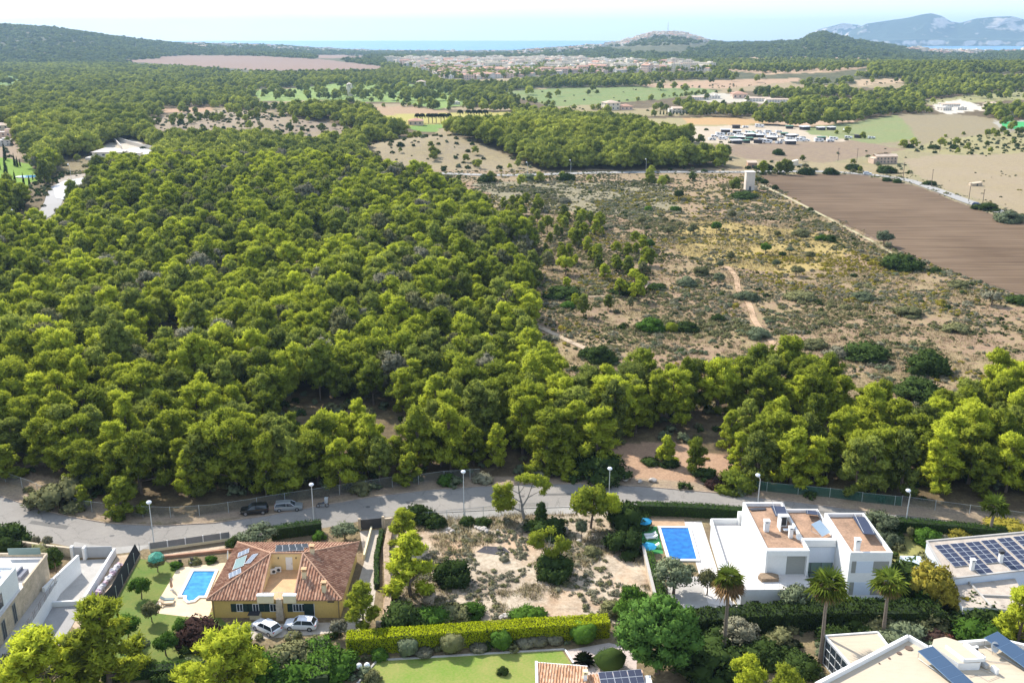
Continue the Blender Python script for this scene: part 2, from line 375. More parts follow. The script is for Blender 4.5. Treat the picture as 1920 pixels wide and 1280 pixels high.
def coll(name, obs):
    c = bpy.data.collections.new(name)
    for i, o in enumerate(obs): o.name = '%s_%02d' % (name, i); c.objects.link(o)
    return c
C_MID = []; C_FAR = []; C_VFAR = []; C_SCR = []; C_FLOOR = []
for i in range(10):
    g = np.random.default_rng(300 + i); pf = pine_puffs(g, 9.2, [3.0, 3.4, 2.7, 3.1][i % 4], [.26, .36, .15, .2][i % 4], 120, [0, 0, .3, .15][i % 4], (.42, .78))
    C_MID.append(merged('m', [L_PINE] * 8 + [L_SCRUB, L_GREY] if 0 else (L_PINE if i % 3 else L_PINE2) if i < 8 else (L_SCRUB if i == 8 else L_GREY), pf, 40, .32, 330 + i, (6, .2), up=.3, wide=.36, spread=.2, shag=.7, tip=1.7, squash=1.0))
for i in range(6):
    g = np.random.default_rng(350 + i); pf = pine_puffs(g, 9.2, [3.9, 4.3, 3.5][i % 3], .3, 34, .1, (.9, 1.5))
    C_FAR.append(merged('f', L_PINE_MID, pf, 26, .7, 360 + i, None, up=.3))
for i in range(5):
    g = np.random.default_rng(380 + i); pf = pine_puffs(g, 9.2, 4.6, .1, 16, .1, (1.4, 2.2))[:20]
    C_VFAR.append(merged('v', L_PINE_FAR, pf, 14, 1.5, 390 + i, None, up=.3))
for i in range(6):
    g = np.random.default_rng(400 + i); pf = dome(g, .62, .55, 9, (.2, .36))
    C_SCR.append(merged('s', [L_SCRUB, L_GREY, L_SCRUB, L_GREY, L_DARK, L_YELLOW][i], pf, 26, .17, 410 + i, None, core=.7, cen=(0, 0, 0)))
for i in range(4):
    g = np.random.default_rng(420 + i); pf = dome(g, 1.3, 1.5, 12, (.4, .7))
    C_FLOOR.append(merged('u', [L_DARK, L_SCRUB, L_OLIVE, L_DARK][i], pf, 30, .28, 430 + i, None, core=.75, cen=(0, 0, 0)))
C_THICK = coll('thicket_bushes', [merged('k', [L_SCRUB, L_GREY, L_OLIVE, L_SCRUB][i], dome(np.random.default_rng(440 + i), 1.7, 1.0, 14, (.4, .7)), 34, .24, 450 + i, None, core=.7, cen=(0, 0, 0)) for i in range(4)])
C_MID = coll('mid_pines', C_MID); C_FAR = coll('far_pines', C_FAR); C_VFAR = coll('distant_pines', C_VFAR); C_SCR = coll('scrub_tufts', C_SCR); C_FLOOR = coll('floor_bushes', C_FLOOR)
def tuftmesh(seed, n=14, h=.4, sp=.25, leaf=None):
    g = np.random.default_rng(seed); V_ = []; Fa = []
    for k in range(n):
        a = g.uniform(0, 6.28); b = g.normal(size=2) * sp; hh = h * g.uniform(.5, 1.2); w = .035; l = g.normal(size=2) * .18
        V_ += [(b[0] - w * math.cos(a), b[1] - w * math.sin(a), 0), (b[0] + w * math.cos(a), b[1] + w * math.sin(a), 0), (b[0] + l[0], b[1] + l[1], hh)]; Fa.append([3 * k, 3 * k + 1, 3 * k + 2])
    V_ = np.array(V_); return bpy.data.objects.new('t', trimesh('t', V_, np.array(Fa), np.tile([[.1, .1, 1.]], (len(V_), 1)), g.random(len(V_)), [leaf]))
C_GRASS = coll('grass_tufts', [tuftmesh(500, leaf=L_DRY), tuftmesh(501, 18, .5, .3, leaf=L_DRY), tuftmesh(502, 12, .3, .22, leaf=L_SCRUB)])
GNS = {}
def scatter(name, col, pts, rot, scl, idx, label, cat, kind='stuff', tilt=None):
    me = bpy.data.meshes.new(name); n = len(pts); me.vertices.add(n); me.vertices.foreach_set('co', np.asarray(pts, np.float32).ravel())
    for nm, a in (('rot', rot), ('scl', scl)): me.attributes.new(nm, 'FLOAT', 'POINT').data.foreach_set('value', np.asarray(a, np.float32))
    me.attributes.new('idx', 'INT', 'POINT').data.foreach_set('value', np.asarray(idx, np.int32))
    o = link(name, me); tag(o, label, cat, None, kind)
    ng = bpy.data.node_groups.new(name + '_nodes', 'GeometryNodeTree')
    ng.interface.new_socket('Geometry', in_out='INPUT', socket_type='NodeSocketGeometry'); ng.interface.new_socket('Geometry', in_out='OUTPUT', socket_type='NodeSocketGeometry')
    N = ng.nodes.new; gi = N('NodeGroupInput'); go = N('NodeGroupOutput'); ip = N('GeometryNodeInstanceOnPoints'); ci = N('GeometryNodeCollectionInfo'); ci.inputs['Collection'].default_value = col
    ci.inputs['Separate Children'].default_value = True; ci.inputs['Reset Children'].default_value = True
    def at(nm, ty='FLOAT'):
        a = N('GeometryNodeInputNamedAttribute'); a.data_type = ty; a.inputs[0].default_value = nm; return a.outputs[0]
    cx = N('ShaderNodeCombineXYZ'); l = ng.links.new
    l(gi.outputs[0], ip.inputs['Points']); l(ci.outputs[0], ip.inputs['Instance']); ip.inputs['Pick Instance'].default_value = True
    l(at('idx', 'INT'), ip.inputs['Instance Index']); l(at('rot'), cx.inputs[2]); l(cx.outputs[0], ip.inputs['Rotation']); l(at('scl'), ip.inputs['Scale']); l(ip.outputs[0], go.inputs[0])
    md = o.modifiers.new('scatter', 'NODES'); md.node_group = ng
    return o
# ------------------------------------------------------------------ ground zones (outlines as seen, laid on the ground)
FLOOR = (.115, .085, .052); SCR = (.33, .225, .15)
BIGF = [(1425, 330), (1520, 326), (1600, 328), (1660, 336), (1720, 350), (1790, 378), (1860, 402), (1960, 430), (2200, 500), (2200, 640), (1990, 575), (1900, 548), (1820, 522), (1740, 494), (1690, 470), (1620, 436), (1540, 400), (1470, 362)]
ZONES = {   # name: outline, soil colour, grass share, pine density, scrub density
 'right_plain': ([(1290, 262), (1500, 240), (1990, 240), (1990, 450), (1700, 345), (1500, 330), (1400, 318), (1300, 300)], (.29, .26, .15), .5, 0, .3),
 'scrub': ([(1035, 790), (1045, 730), (1015, 690), (1000, 640), (1000, 570), (1035, 510), (1045, 460), (1000, 425), (910, 398), (800, 350), (870, 334), (1000, 331), (1200, 327), (1390, 323), (1420, 324), (1700, 460), (1850, 520), (1990, 560), (2400, 630), (2400, 790), (1920, 760), (1830, 762), (1720, 812), (1640, 800), (1540, 742), (1430, 730), (1340, 762), (1280, 775), (1200, 745), (1110, 760)], SCR, .8, .0, 1.15),
 'big_field': (BIGF, (.2, .145, .11), .1, 0, 0),
 'road_verge': ([(1660, 336), (1700, 330), (1800, 362), (1920, 402), (2200, 480), (2200, 500), (1960, 430), (1860, 402), (1790, 378), (1720, 350)], (.3, .26, .16), .5, 0, .5),
 'golden': ([(1270, 425), (1330, 412), (1450, 425), (1560, 440), (1600, 470), (1560, 500), (1480, 515), (1400, 505), (1340, 495), (1270, 470)], (.44, .33, .12), .35, 0, .7),
 'grey_scrub': ([(880, 345), (1000, 340), (1240, 342), (1280, 390), (1200, 410), (1050, 395), (960, 390)], (.25, .225, .15), .5, 0, 1.3),
 'sparse': ([(880, 385), (960, 375), (1110, 420), (1200, 470), (1250, 545), (1160, 610), (1060, 590), (1000, 570), (990, 480), (920, 410)], (.29, .205, .135), .6, .30, 1.0),
 'clearing': ([(1130, 850), (1180, 828), (1270, 828), (1320, 845), (1370, 855), (1375, 910), (1340, 912), (1130, 905)], (.42, .27, .18), .12, 0, .12),
 'corner': ([(-60, 870), (60, 885), (150, 915), (210, 945), (200, 968), (60, 940), (-60, 905)], (.26, .19, .135), .45, 0, .7),
 'glade': ([(330, 640), (430, 660), (380, 690), (290, 670)], (.22, .14, .09), .4, 0, .8),
 'glade2': ([(830, 590), (880, 575), (900, 610), (850, 640)], (.28, .17, .12), .3, 0, .5),
 'mound': ([(680, 272), (770, 258), (830, 250), (880, 262), (950, 290), (1010, 318), (1000, 328), (860, 328), (770, 322), (720, 300)], (.31, .255, .17), .6, .035, .8),
 'scrub_field': ([(262, 226), (330, 214), (430, 207), (500, 212), (560, 222), (700, 245), (640, 262), (500, 252), (400, 248), (300, 245)], (.30, .235, .18), .5, .05, .6),
 'small_field': ([(300, 203), (395, 200), (400, 208), (310, 212)], (.42, .27, .17), .1, 0, 0),
 'tan_field': ([(645, 204), (720, 200), (780, 201), (850, 210), (800, 216), (690, 216)], (.38, .26, .16), .2, 0, 0),
 'yellow_field': ([(690, 217), (860, 211), (960, 210), (960, 222), (860, 232), (770, 238)], (.40, .36, .10), .2, 0, 0),
 'lawn_far': ([(760, 238), (850, 230), (815, 247), (790, 248)], (.17, .28, .06), .1, 0, 0),
 'golf': ([(470, 170), (560, 166), (640, 155), (760, 157), (810, 166), (866, 178), (870, 198), (820, 205), (760, 194), (690, 190), (600, 188), (490, 190)], (.22, .32, .085), .15, .10, 0),
 'golf_b': ([(-80, 138), (25, 140), (40, 148), (20, 160), (-80, 160)], (.20, .30, .09), .1, .1, 0),
 'plough_far': ([(205, 114), (300, 110), (300, 106), (350, 104), (480, 105), (600, 111), (720, 125), (700, 131), (480, 132), (330, 122)], (.27, .18, .14), .15, 0, .02),
 'plough_far_b': ([(585, 103), (690, 104), (680, 108), (600, 110)], (.28, .19, .15), .1, 0, 0),
 'green_field': ([(935, 172), (1060, 165), (1200, 163), (1300, 164), (1355, 172), (1290, 180), (1240, 186), (1150, 194), (1040, 200), (990, 188)], (.17, .24, .08), .4, .012, .02),
 'dry_field': ([(1035, 200), (1150, 196), (1180, 205), (1290, 210), (1290, 216), (1080, 218)], (.31, .26, .14), .4, .01, .2),
 'stubble': ([(1080, 222), (1220, 222), (1340, 220), (1440, 228), (1420, 234), (1300, 240), (1200, 244), (1130, 236)], (.35, .30, .16), .4, 0, 0),
 'orange_field': ([(1280, 221), (1400, 222), (1450, 230), (1380, 235), (1290, 233)], (.48, .31, .15), .1, 0, 0),
 'camp': ([(1190, 244), (1300, 238), (1440, 234), (1520, 240), (1620, 262), (1500, 270), (1380, 272), (1290, 264), (1210, 256)], (.50, .42, .32), .08, 0, .05),
 'dirt_heap': ([(1420, 232), (1500, 222), (1580, 222), (1600, 228), (1510, 238)], (.48, .34, .23), .1, 0, .1),
 'wide_field': ([(1505, 240), (1610, 228), (1690, 214), (1780, 214), (1868, 222), (1905, 246), (1860, 252), (1780, 262), (1700, 276), (1600, 264), (1520, 252)], (.28, .235, .15), .3, 0, 0),
 'wide_green': ([(1505, 240), (1610, 228), (1680, 216), (1700, 230), (1720, 262), (1640, 270), (1600, 264), (1520, 252)], (.22, .26, .11), .3, 0, 0),
 'farm_field': ([(1300, 272), (1560, 265), (1600, 264), (1706, 281), (1640, 290), (1560, 304), (1400, 300), (1270, 290)], (.27, .20, .145), .3, 0, .01),
 'farm_verge': ([(1240, 268), (1300, 272), (1400, 299), (1560, 304), (1700, 318), (1700, 336), (1560, 323), (1400, 322), (1300, 300)], (.33, .27, .16), .4, .012, .4),
 'tan_far': ([(1690, 300), (1800, 285), (1990, 284), (1990, 425), (1920, 402), (1800, 362), (1720, 330)], (.34, .275, .185), .4, 0, .01),
 'scrub_slope': ([(1690, 284), (1760, 262), (1860, 252), (1990, 250), (1990, 286), (1800, 290)], (.33, .30, .15), .4, .03, .8),
 'orchard': ([(1290, 112), (1440, 106), (1620, 108), (1660, 122), (1560, 136), (1440, 140), (1300, 126)], (.48, .34, .22), .15, .28, 0),
 'orange_strip': ([(1200, 160), (1300, 152), (1430, 148), (1500, 146), (1500, 152), (1360, 166), (1240, 165)], (.44, .30, .20), .2, .02, .3),
 'clear_a': ([(1600, 150), (1690, 147), (1700, 154), (1610, 162)], (.46, .34, .22), .2, .02, .1),
 'clear_b': ([(1720, 190), (1870, 172), (1990, 168), (1990, 186), (1860, 190), (1760, 200)], (.32, .31, .14), .3, .06, .2),
 'yard': ([(1750, 196), (1800, 186), (1830, 195), (1850, 206), (1780, 214), (1755, 210)], (.60, .55, .46), .05, 0, 0),
 'yard_b': ([(1290, 180), (1340, 174), (1480, 186), (1480, 194), (1330, 192)], (.5, .46, .38), .1, .03, 0),
 'villa_hill': ([(1120, 87), (1180, 77), (1205, 68), (1230, 62), (1285, 62), (1310, 74), (1335, 80), (1280, 85), (1200, 87)], (.13, .13, .08), .2, .45, 0),
 'town': ([(720, 113), (850, 108), (1000, 110), (1100, 116), (1200, 120), (1320, 126), (1340, 134), (1220, 136), (1100, 138), (960, 146), (880, 150), (830, 148), (790, 130)], (.38, .33, .25), .2, .42, 0),
 'sports': ([(1862, 226), (1990, 226), (1990, 246), (1880, 246)], (.4, .38, .33), .05, 0, 0),
 'villa_plot': ([(170, 278), (245, 258), (300, 286), (296, 306), (200, 300)], (.55, .50, .42), .1, 0, .1),
 'villa_verge': ([(105, 300), (180, 290), (200, 310), (150, 330), (100, 325)], (.2, .16, .09), .5, .02, .5),
 'left_lawn': ([(-40, 285), (20, 300), (55, 308), (78, 330), (50, 352), (-40, 350)], (.17, .29, .03), .1, 0, 0),
 'left_patio': ([(-40, 240), (25, 235), (30, 262), (65, 300), (20, 300), (-40, 285)], (.34, .26, .19), .3, .03, .2),
 'dirt_left': ([(0, 232), (30, 230), (30, 242), (0, 246)], (.5, .38, .28), .1, 0, 0),
 'roadside': ([(780, 320), (1000, 320), (1400, 315), (1400, 334), (1000, 340), (850, 340)], (.31, .23, .15), .4, 0, .5),
 'lane_left': ([(20, 440), (80, 400), (100, 350), (110, 335), (165, 325), (170, 345), (120, 370), (100, 405), (40, 440)], (.4, .35, .3), .2, 0, 0),
}
SOUTH = [(-700, 920), (-60, 925), (60, 950), (150, 968), (250, 980), (380, 980), (500, 966), (600, 948), (700, 932), (800, 919), (900, 912), (1080, 908), (1200, 913), (1350, 926), (1500, 942), (1620, 958), (1750, 973), (1860, 986), (2100, 1020), (2700, 1100), (2700, 5000), (-700, 5000)]
VERGE = [(-700, 880), (-60, 890), (60, 920), (150, 950), (250, 966), (380, 966), (500, 950), (600, 932), (700, 916), (800, 902), (900, 894), (1080, 892), (1200, 896), (1350, 908), (1500, 922), (1620, 936), (1750, 950), (1860, 962), (2100, 990), (2700, 1060), (2700, 1100), (2100, 1020), (1860, 986), (1750, 973), (1620, 958), (1500, 942), (1350, 926), (1200, 913), (1080, 908), (900, 912), (800, 919), (700, 932), (600, 948), (500, 966), (380, 980), (250, 980), (150, 968), (60, 950), (-60, 925), (-700, 920)]
def inside(poly, X, Y):
    c = np.zeros(X.shape, bool); n = len(poly)
    for i in range(n):
        x1, y1 = poly[i]; x2, y2 = poly[(i + 1) % n]
        if y1 == y2: continue
        c ^= ((y1 > Y) != (y2 > Y)) & (X < (x2 - x1) * (Y - y1) / (y2 - y1) + x1)
    return c
def vnoise(x, y, s, seed=0):
    """smooth value noise in world metres"""
    x = x / s; y = y / s; xi = np.floor(x); yi = np.floor(y); fx = x - xi; fy = y - yi; fx = fx * fx * (3 - 2 * fx); fy = fy * fy * (3 - 2 * fy)
    def h(a, b): q = np.sin(a * 127.1 + b * 311.7 + seed * 74.7) * 43758.5453; return q - np.floor(q)
    return (h(xi, yi) * (1 - fx) + h(xi + 1, yi) * fx) * (1 - fy) + (h(xi, yi + 1) * (1 - fx) + h(xi + 1, yi + 1) * fx) * fy
def classify(x, y, jit=True):
    """zone index of world points (-1 = wood, -2 = gardens south of the road, -3 = verge)"""
    z = H(x, y); X, Y = proj(x, y, z)
    if jit:
        k = np.clip((Y - 60) / 500, .02, 1); X = X + (vnoise(x, y, 9, 1) - .5) * 26 * k + (vnoise(x, y, 3, 2) - .5) * 10 * k; Y = Y + (vnoise(x, y, 9, 3) - .5) * 9 * k
    out = np.full(X.shape, -1)
    for i, nm in enumerate(ZONES): out[inside(ZONES[nm][0], X, Y)] = i
    X0, Y0 = proj(x, y, z)
    out[inside(VERGE, X0, Y0)] = -3; out[inside(SOUTH, X0, Y0) | (y < 60)] = -2
    return out, X0, Y0
ZN = list(ZONES)
SOUTH_C = (.21, .16, .10)
# one ground sheet: rings of growing size out to the coast
rr = [2.0, 20, 40, 60, 75]
while rr[-1] < 9500: rr.append(rr[-1] * (1.0062 if rr[-1] < 900 else 1.011))
rr = np.array(rr); aa = np.radians(np.concatenate([np.linspace(-180, -42, 40)[:-1], np.linspace(-42, 42, 760), np.linspace(42, 180, 40)[1:]]))
RRg, AA = np.meshgrid(rr, aa, indexing='ij'); GX = RRg * np.sin(AA); GY = RRg * np.cos(AA); GZ = H(GX, GY)
zi, _, _ = classify(GX.ravel(), GY.ravel())
cols = np.zeros((zi.size, 4), np.float32); cols[:, 3] = .35
cols[:, :3] = FLOOR; cols[zi == -2, :3] = SOUTH_C; cols[zi == -2, 3] = .6; cols[zi == -3, :3] = (.34, .26, .19); cols[zi == -3, 3] = .3
for i, nm in enumerate(ZN): cols[zi == i, :3] = ZONES[nm][1]; cols[zi == i, 3] = ZONES[nm][2]
fgap = (vnoise(GX.ravel(), GY.ravel(), 130, 61) * .6 + vnoise(GX.ravel(), GY.ravel(), 45, 62) * .4 < .33) & (GY.ravel() > 700) & (GY.ravel() < 2500) & (zi == -1); cols[fgap, :3] = (.33, .26, .16)
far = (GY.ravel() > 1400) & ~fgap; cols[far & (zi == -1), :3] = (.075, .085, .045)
nr, na = GX.shape; I = np.arange(nr * na).reshape(nr, na)
q = np.stack([I[:-1, :-1], I[:-1, 1:], I[1:, 1:], I[1:, :-1]], -1).reshape(-1, 4)[:, ::-1]
gm = bpy.data.meshes.new('ground'); gm.vertices.add(nr * na); gm.vertices.foreach_set('co', np.stack([GX, GY, GZ], -1).astype(np.float32).ravel())
gm.loops.add(q.size); gm.loops.foreach_set('vertex_index', q.astype(np.int32).ravel()); gm.polygons.add(len(q)); gm.polygons.foreach_set('loop_start', np.arange(0, q.size, 4, dtype=np.int32))
gm.attributes.new('soil', 'FLOAT_COLOR', 'POINT').data.foreach_set('color', cols.ravel())
gm.update(calc_edges=True); gm.polygons.foreach_set('use_smooth', np.ones(len(q), bool))
m, nt, bs = nodes('soil'); at = nt.nodes.new('ShaderNodeAttribute'); at.attribute_name = 'soil'; bs.inputs['Roughness'].default_value = .95; bs.inputs['Specular IOR Level'].default_value = .1
na_ = vec_noise(nt, .035, 6, .65, 'World'); nb = vec_noise(nt, .35, 6, .7, 'World'); nc = vec_noise(nt, 2.2, 4, .7, 'World')
gr = mixc(nt, .5, na_.outputs[0], nb.outputs[0]); g1 = ramp(nt, gr.outputs[0], [(.44, (0, 0, 0)), (.58, (1, 1, 1))])
mm = nt.nodes.new('ShaderNodeMath'); mm.operation = 'MULTIPLY'; nt.links.new(g1.outputs[0], mm.inputs[0]); nt.links.new(at.outputs['Alpha'], mm.inputs[1])
gc = ramp(nt, nc.outputs[0], [(.3, (.19, .16, .08)), (.5, (.30, .245, .12)), (.7, (.43, .35, .19))])
c1 = mixc(nt, mm.outputs[0], at.outputs['Color'], gc.outputs[0])
v1 = ramp(nt, nc.outputs[0], [(.32, (.72, .70, .68)), (.68, (1.22, 1.2, 1.18))]); c2 = mixc(nt, .8, c1.outputs[0], v1.outputs[0], 'MULTIPLY')
v2 = ramp(nt, nb.outputs[0], [(.35, (.8, .78, .76)), (.7, (1.2, 1.18, 1.15))]); c3 = mixc(nt, .7, c2.outputs[0], v2.outputs[0], 'MULTIPLY')
nt.links.new(c3.outputs[0], bs.inputs['Base Color']); bump(nt, bs, nc.outputs[0], .5, .15)
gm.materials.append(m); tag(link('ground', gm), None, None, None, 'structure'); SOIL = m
# ------------------------------------------------------------------ sheets laid on the ground
def sheet(name, pts, material, dz=.012, world=False, step=None, kind='structure', close=True, hz=True, uv=None, parent=None):
    """pts: outline in seen pixels (or world xy); laid on the terrain"""
    P = [Vector((p[0], p[1])) for p in pts] if world else [G(*p).to_2d() for p in pts]
    n = len(P); ym = sum(p.y for p in P) / n; st = step or (ym * .012 if ym > 175 else None)
    if st is None:
        mb = MB(); a = sum(P[i].x * P[(i + 1) % n].y - P[(i + 1) % n].x * P[i].y for i in range(n))
        if a < 0: P = P[::-1]
        mb.face([(p.x, p.y, dz) for p in P]); me = mb.mesh(name, material)
    else:
        x0, x1 = min(p.x for p in P), max(p.x for p in P); y0, y1 = min(p.y for p in P), max(p.y for p in P); co = list(P); E = []
        dens = []
        for i in range(n):
            a, b = P[i], P[(i + 1) % n]; k = max(1, int((b - a).length / st)); dens += [a.lerp(b, j / k) for j in range(k)]
        co = dens; E = [(i, (i + 1) % len(co)) for i in range(len(co))]
        xs = np.arange(x0, x1, st); ys = np.arange(y0, y1, st); X, Y = np.meshgrid(xs, ys); X = X.ravel(); Y = Y.ravel()
        ins = inside([(p.x, p.y) for p in co], X, Y); co = co + [Vector((a, b)) for a, b in zip(X[ins], Y[ins])]
        r = delaunay_2d_cdt(co, E, [list(range(len(dens)))], 1, .01); vs = r[0]; fs = r[2]
        hx = H(np.array([p.x for p in vs]), np.array([p.y for p in vs]))
        me = bpy.data.meshes.new(name); me.from_pydata([(p.x, p.y, float(h) + dz) for p, h in zip(vs, hx)], [], fs); me.materials.append(material); me.update()
        if len(me.polygons) and sum(p.normal.z for p in me.polygons) < 0: me.flip_normals()
    o = link(name, me)
    if parent is not None: o.parent = parent
    else: tag(o, None, None, None, kind)
    return o
def ribbon(name, path, w, material, dz, step=6, mbk=None, kind='structure'):
    """strip of width w along seen points"""
    P = [G(*p).to_2d() for p in path]; Q = [P[0]]
    for i in range(len(P) - 1):
        p0 = P[max(i - 1, 0)]; p1 = P[i]; p2 = P[i + 1]; p3 = P[min(i + 2, len(P) - 1)]; k = max(1, int((p2 - p1).length / step))
        for j in range(1, k + 1):
            t = j / k; Q.append(.5 * ((2 * p1) + (p2 - p0) * t + (2 * p0 - 5 * p1 + 4 * p2 - p3) * t * t + (3 * p1 - p0 - 3 * p2 + p3) * t ** 3))
    mb = MB(); L_ = []; R_ = []
    for i, p in enumerate(Q):
        d = (Q[min(i + 1, len(Q) - 1)] - Q[max(i - 1, 0)]).normalized(); nn = Vector((-d.y, d.x)); L_.append(p + nn * w / 2); R_.append(p - nn * w / 2)
    def h(p): return (p.x, p.y, float(H(p.x, p.y)) + dz)
    for i in range(len(Q) - 1): mb.face([h(R_[i]), h(R_[i + 1]), h(L_[i + 1]), h(L_[i])])
    o = link(name, mb.mesh(name, material)); tag(o, None, None, None, kind); return Q
asphalt, nt, bs = nodes('asphalt'); bs.inputs['Roughness'].default_value = .92; bs.inputs['Specular IOR Level'].default_value = .15
n1 = vec_noise(nt, .09, 5, .65, 'World'); n2 = vec_noise(nt, 1.4, 5, .75, 'World'); a_ = mixc(nt, .4, n1.outputs[0], n2.outputs[0]); r = ramp(nt, a_.outputs[0], [(.34, (.235, .212, .185)), (.5, (.275, .25, .22)), (.66, (.32, .29, .25))])
vo = nt.nodes.new('ShaderNodeTexVoronoi'); vo.feature = 'DISTANCE_TO_EDGE'; vo.inputs['Scale'].default_value = .22; gp_ = nt.nodes.new('ShaderNodeNewGeometry'); wv = nt.nodes.new('ShaderNodeVectorMath'); wv.operation = 'MULTIPLY_ADD'; nt.links.new(n2.outputs[1], wv.inputs[0]); wv.inputs[1].default_value = (1.6, 1.6, 0); nt.links.new(gp_.outputs['Position'], wv.inputs[2]); nt.links.new(wv.outputs[0], vo.inputs['Vector'])
cr = ramp(nt, vo.outputs['Distance'], [(.0, (.62, .62, .62)), (.012, (1, 1, 1))]); c_ = mixc(nt, 1, r.outputs[0], cr.outputs[0], 'MULTIPLY'); nt.links.new(c_.outputs[0], bs.inputs['Base Color']); bump(nt, bs, n2.outputs[0], .15, .03)
paleasph = mat('pale_asphalt', (.36, .335, .30), .9, .14, .3, spec=.2, fine=3)
conc = mat('concrete', (.46, .43, .39), .9, .12, .4, spec=.2, fine=4)
sand = mat('pale_dirt', (.50, .38, .26), .95, .25, .5, fine=3, bmp=.4)
white = mat('white_plaster', (.82, .81, .78), .85, .05, .3, spec=.2, fine=3)
# main road
UP = [(-300, 905), (-60, 918), (0, 930), (60, 951), (130, 969), (200, 981), (300, 986), (400, 981), (500, 967), (600, 948), (700, 931), (800, 919), (900, 912), (1000, 908), (1080, 907), (1200, 912), (1350, 925), (1500, 942), (1620, 958), (1750, 973), (1860, 986), (2000, 1006), (2300, 1060)]
LO = [(2300, 1100), (1990, 1040), (1860, 1014), (1700, 992), (1560, 978), (1400, 964), (1200, 952), (1080, 950), (1000, 952), (900, 957), (800, 962), (740, 967), (700, 972), (620, 987), (540, 1000), (480, 1008), (430, 1014), (350, 1024), (273, 1029), (215, 1029), (129, 1024), (36, 1006), (-60, 985), (-300, 950)]
sheet('road', UP + LO, asphalt, .010)
sheet('pavement', [(700, 973), (740, 968), (800, 963), (900, 958), (1000, 953), (1080, 951), (1200, 953), (1200, 962), (1080, 962), (1000, 965), (900, 970), (830, 975), (715, 985)], paleasph, .016)
km = MB(); kc = [G(*p) for p in UP]
for a, b in zip(kc[:-1], kc[1:]): km.beam(a + Vector((0, .12, 0)), b + Vector((0, .12, 0)), .18, .13)
o = km.build('kerb', mat('kerb_stone', (.40, .30, .22), .9, .3, .5)); tag(o, kind='structure')
km = MB(); kc = [G(*p) for p in LO[5:12]]
for a, b in zip(kc[:-1], kc[1:]): km.beam(a, b, .18, .12)
o = km.build('kerb', conc); tag(o, kind='structure')
# far lanes, tracks
ribbon('road', [(760, 322), (860, 327), (950, 329), (1100, 325), (1250, 323), (1400, 323), (1500, 322), (1560, 323), (1640, 329), (1700, 338), (1760, 358), (1830, 384), (1920, 410), (2050, 445)], 6.5, mat('far_road', (.36, .34, .31), .9, .08, .05), .25)
ribbon('road', [(-60, 455), (30, 428), (80, 405), (98, 384), (105, 362), (112, 350), (130, 342), (158, 338)], 7.5, mat('lane', (.36, .34, .32), .9, .08, .05), .2)
sheet('pavement', [(104, 372), (100, 352), (118, 341), (158, 334), (156, 350), (136, 362), (122, 376)], mat('lane_end', (.56, .55, .54), .9, .06, .2), .32)
ribbon('footpath', [(955, 590), (1000, 608), (1050, 632), (1100, 655)], 1.8, sand, .16, 3)
ribbon('footpath', [(1430, 780), (1455, 720), (1446, 680), (1452, 650), (1432, 625), (1414, 600), (1404, 570), (1385, 545), (1380, 520), (1362, 500)], 1.7, mat('orange_dirt', (.50, .33, .20), .95, .25, .4), .16, 3)
ribbon('footpath', [(990, 560), (1100, 557), (1180, 552), (1215, 535), (1190, 510), (1165, 495)], 1.0, sand, .16, 3)
ribbon('footpath', [(1425, 345), (1500, 382), (1570, 418), (1640, 455), (1700, 492)], 1.5, mat('dry_track', (.44, .38, .22), .95, .2, .4), .06, 5)
# big ploughed field with furrows
def furrow(name, c1, c2, ang, freq):
    m, nt, bs = nodes(name); bs.inputs['Roughness'].default_value = .95; bs.inputs['Specular IOR Level'].default_value = .1
    g = nt.nodes.new('ShaderNodeNewGeometry'); mp = nt.nodes.new('ShaderNodeMapping'); mp.inputs['Rotation'].default_value = (0, 0, R(ang)); mp.inputs['Scale'].default_value = (freq * .05, freq, 1)
    nt.links.new(g.outputs['Position'], mp.inputs[0]); n = nt.nodes.new('ShaderNodeTexNoise'); n.inputs['Scale'].default_value = 1; n.inputs['Detail'].default_value = 4; nt.links.new(mp.outputs[0], n.inputs['Vector'])
    n2 = vec_noise(nt, .012, 4, .6, 'World'); a = mixc(nt, .5, n.outputs[0], n2.outputs[0]); r = ramp(nt, a.outputs[0], [(.38, c1), (.62, c2)]); nt.links.new(r.outputs[0], bs.inputs['Base Color']); bump(nt, bs, n.outputs[0], .4, .2); return m
sheet('field', BIGF, furrow('ploughed', (.098, .062, .036), (.205, .140, .088), 22, .55), .12)
# sea, island
sm, nt, bs = nodes('sea_water'); bs.inputs['Base Color'].default_value = (.05, .23, .42, 1); bs.inputs['Roughness'].default_value = .45; bs.inputs['Specular IOR Level'].default_value = .35
n = vec_noise(nt, .002, 3, .6, 'World', (1, 4, 1)); bump(nt, bs, n.outputs[0], .3, 8)
r = ramp(nt, n.outputs[0], [(.35, (.07, .22, .40)), (.65, (.09, .27, .46))]); nt.links.new(r.outputs[0], bs.inputs['Base Color'])
mb = MB(); N_ = 48
mb.face([(0 + 24000 * math.sin(R(a)), 24000 * math.cos(R(a)), -40) for a in np.linspace(70, -70, N_)] + [(4000 * math.sin(R(a)), 4000 * math.cos(R(a)), -40) for a in np.linspace(-70, 70, N_)])
o = mb.build('sea', sm); tag(o, kind='structure')
m, nt, bs = nodes('island_rock'); bs.inputs['Roughness'].default_value = .95
g = nt.nodes.new('ShaderNodeNewGeometry'); sx = nt.nodes.new('ShaderNodeSeparateXYZ'); nt.links.new(g.outputs['Normal'], sx.inputs[0]); n = vec_noise(nt, .0045, 7, .65, 'World'); n3 = vec_noise(nt, .02, 5, .7, 'World')
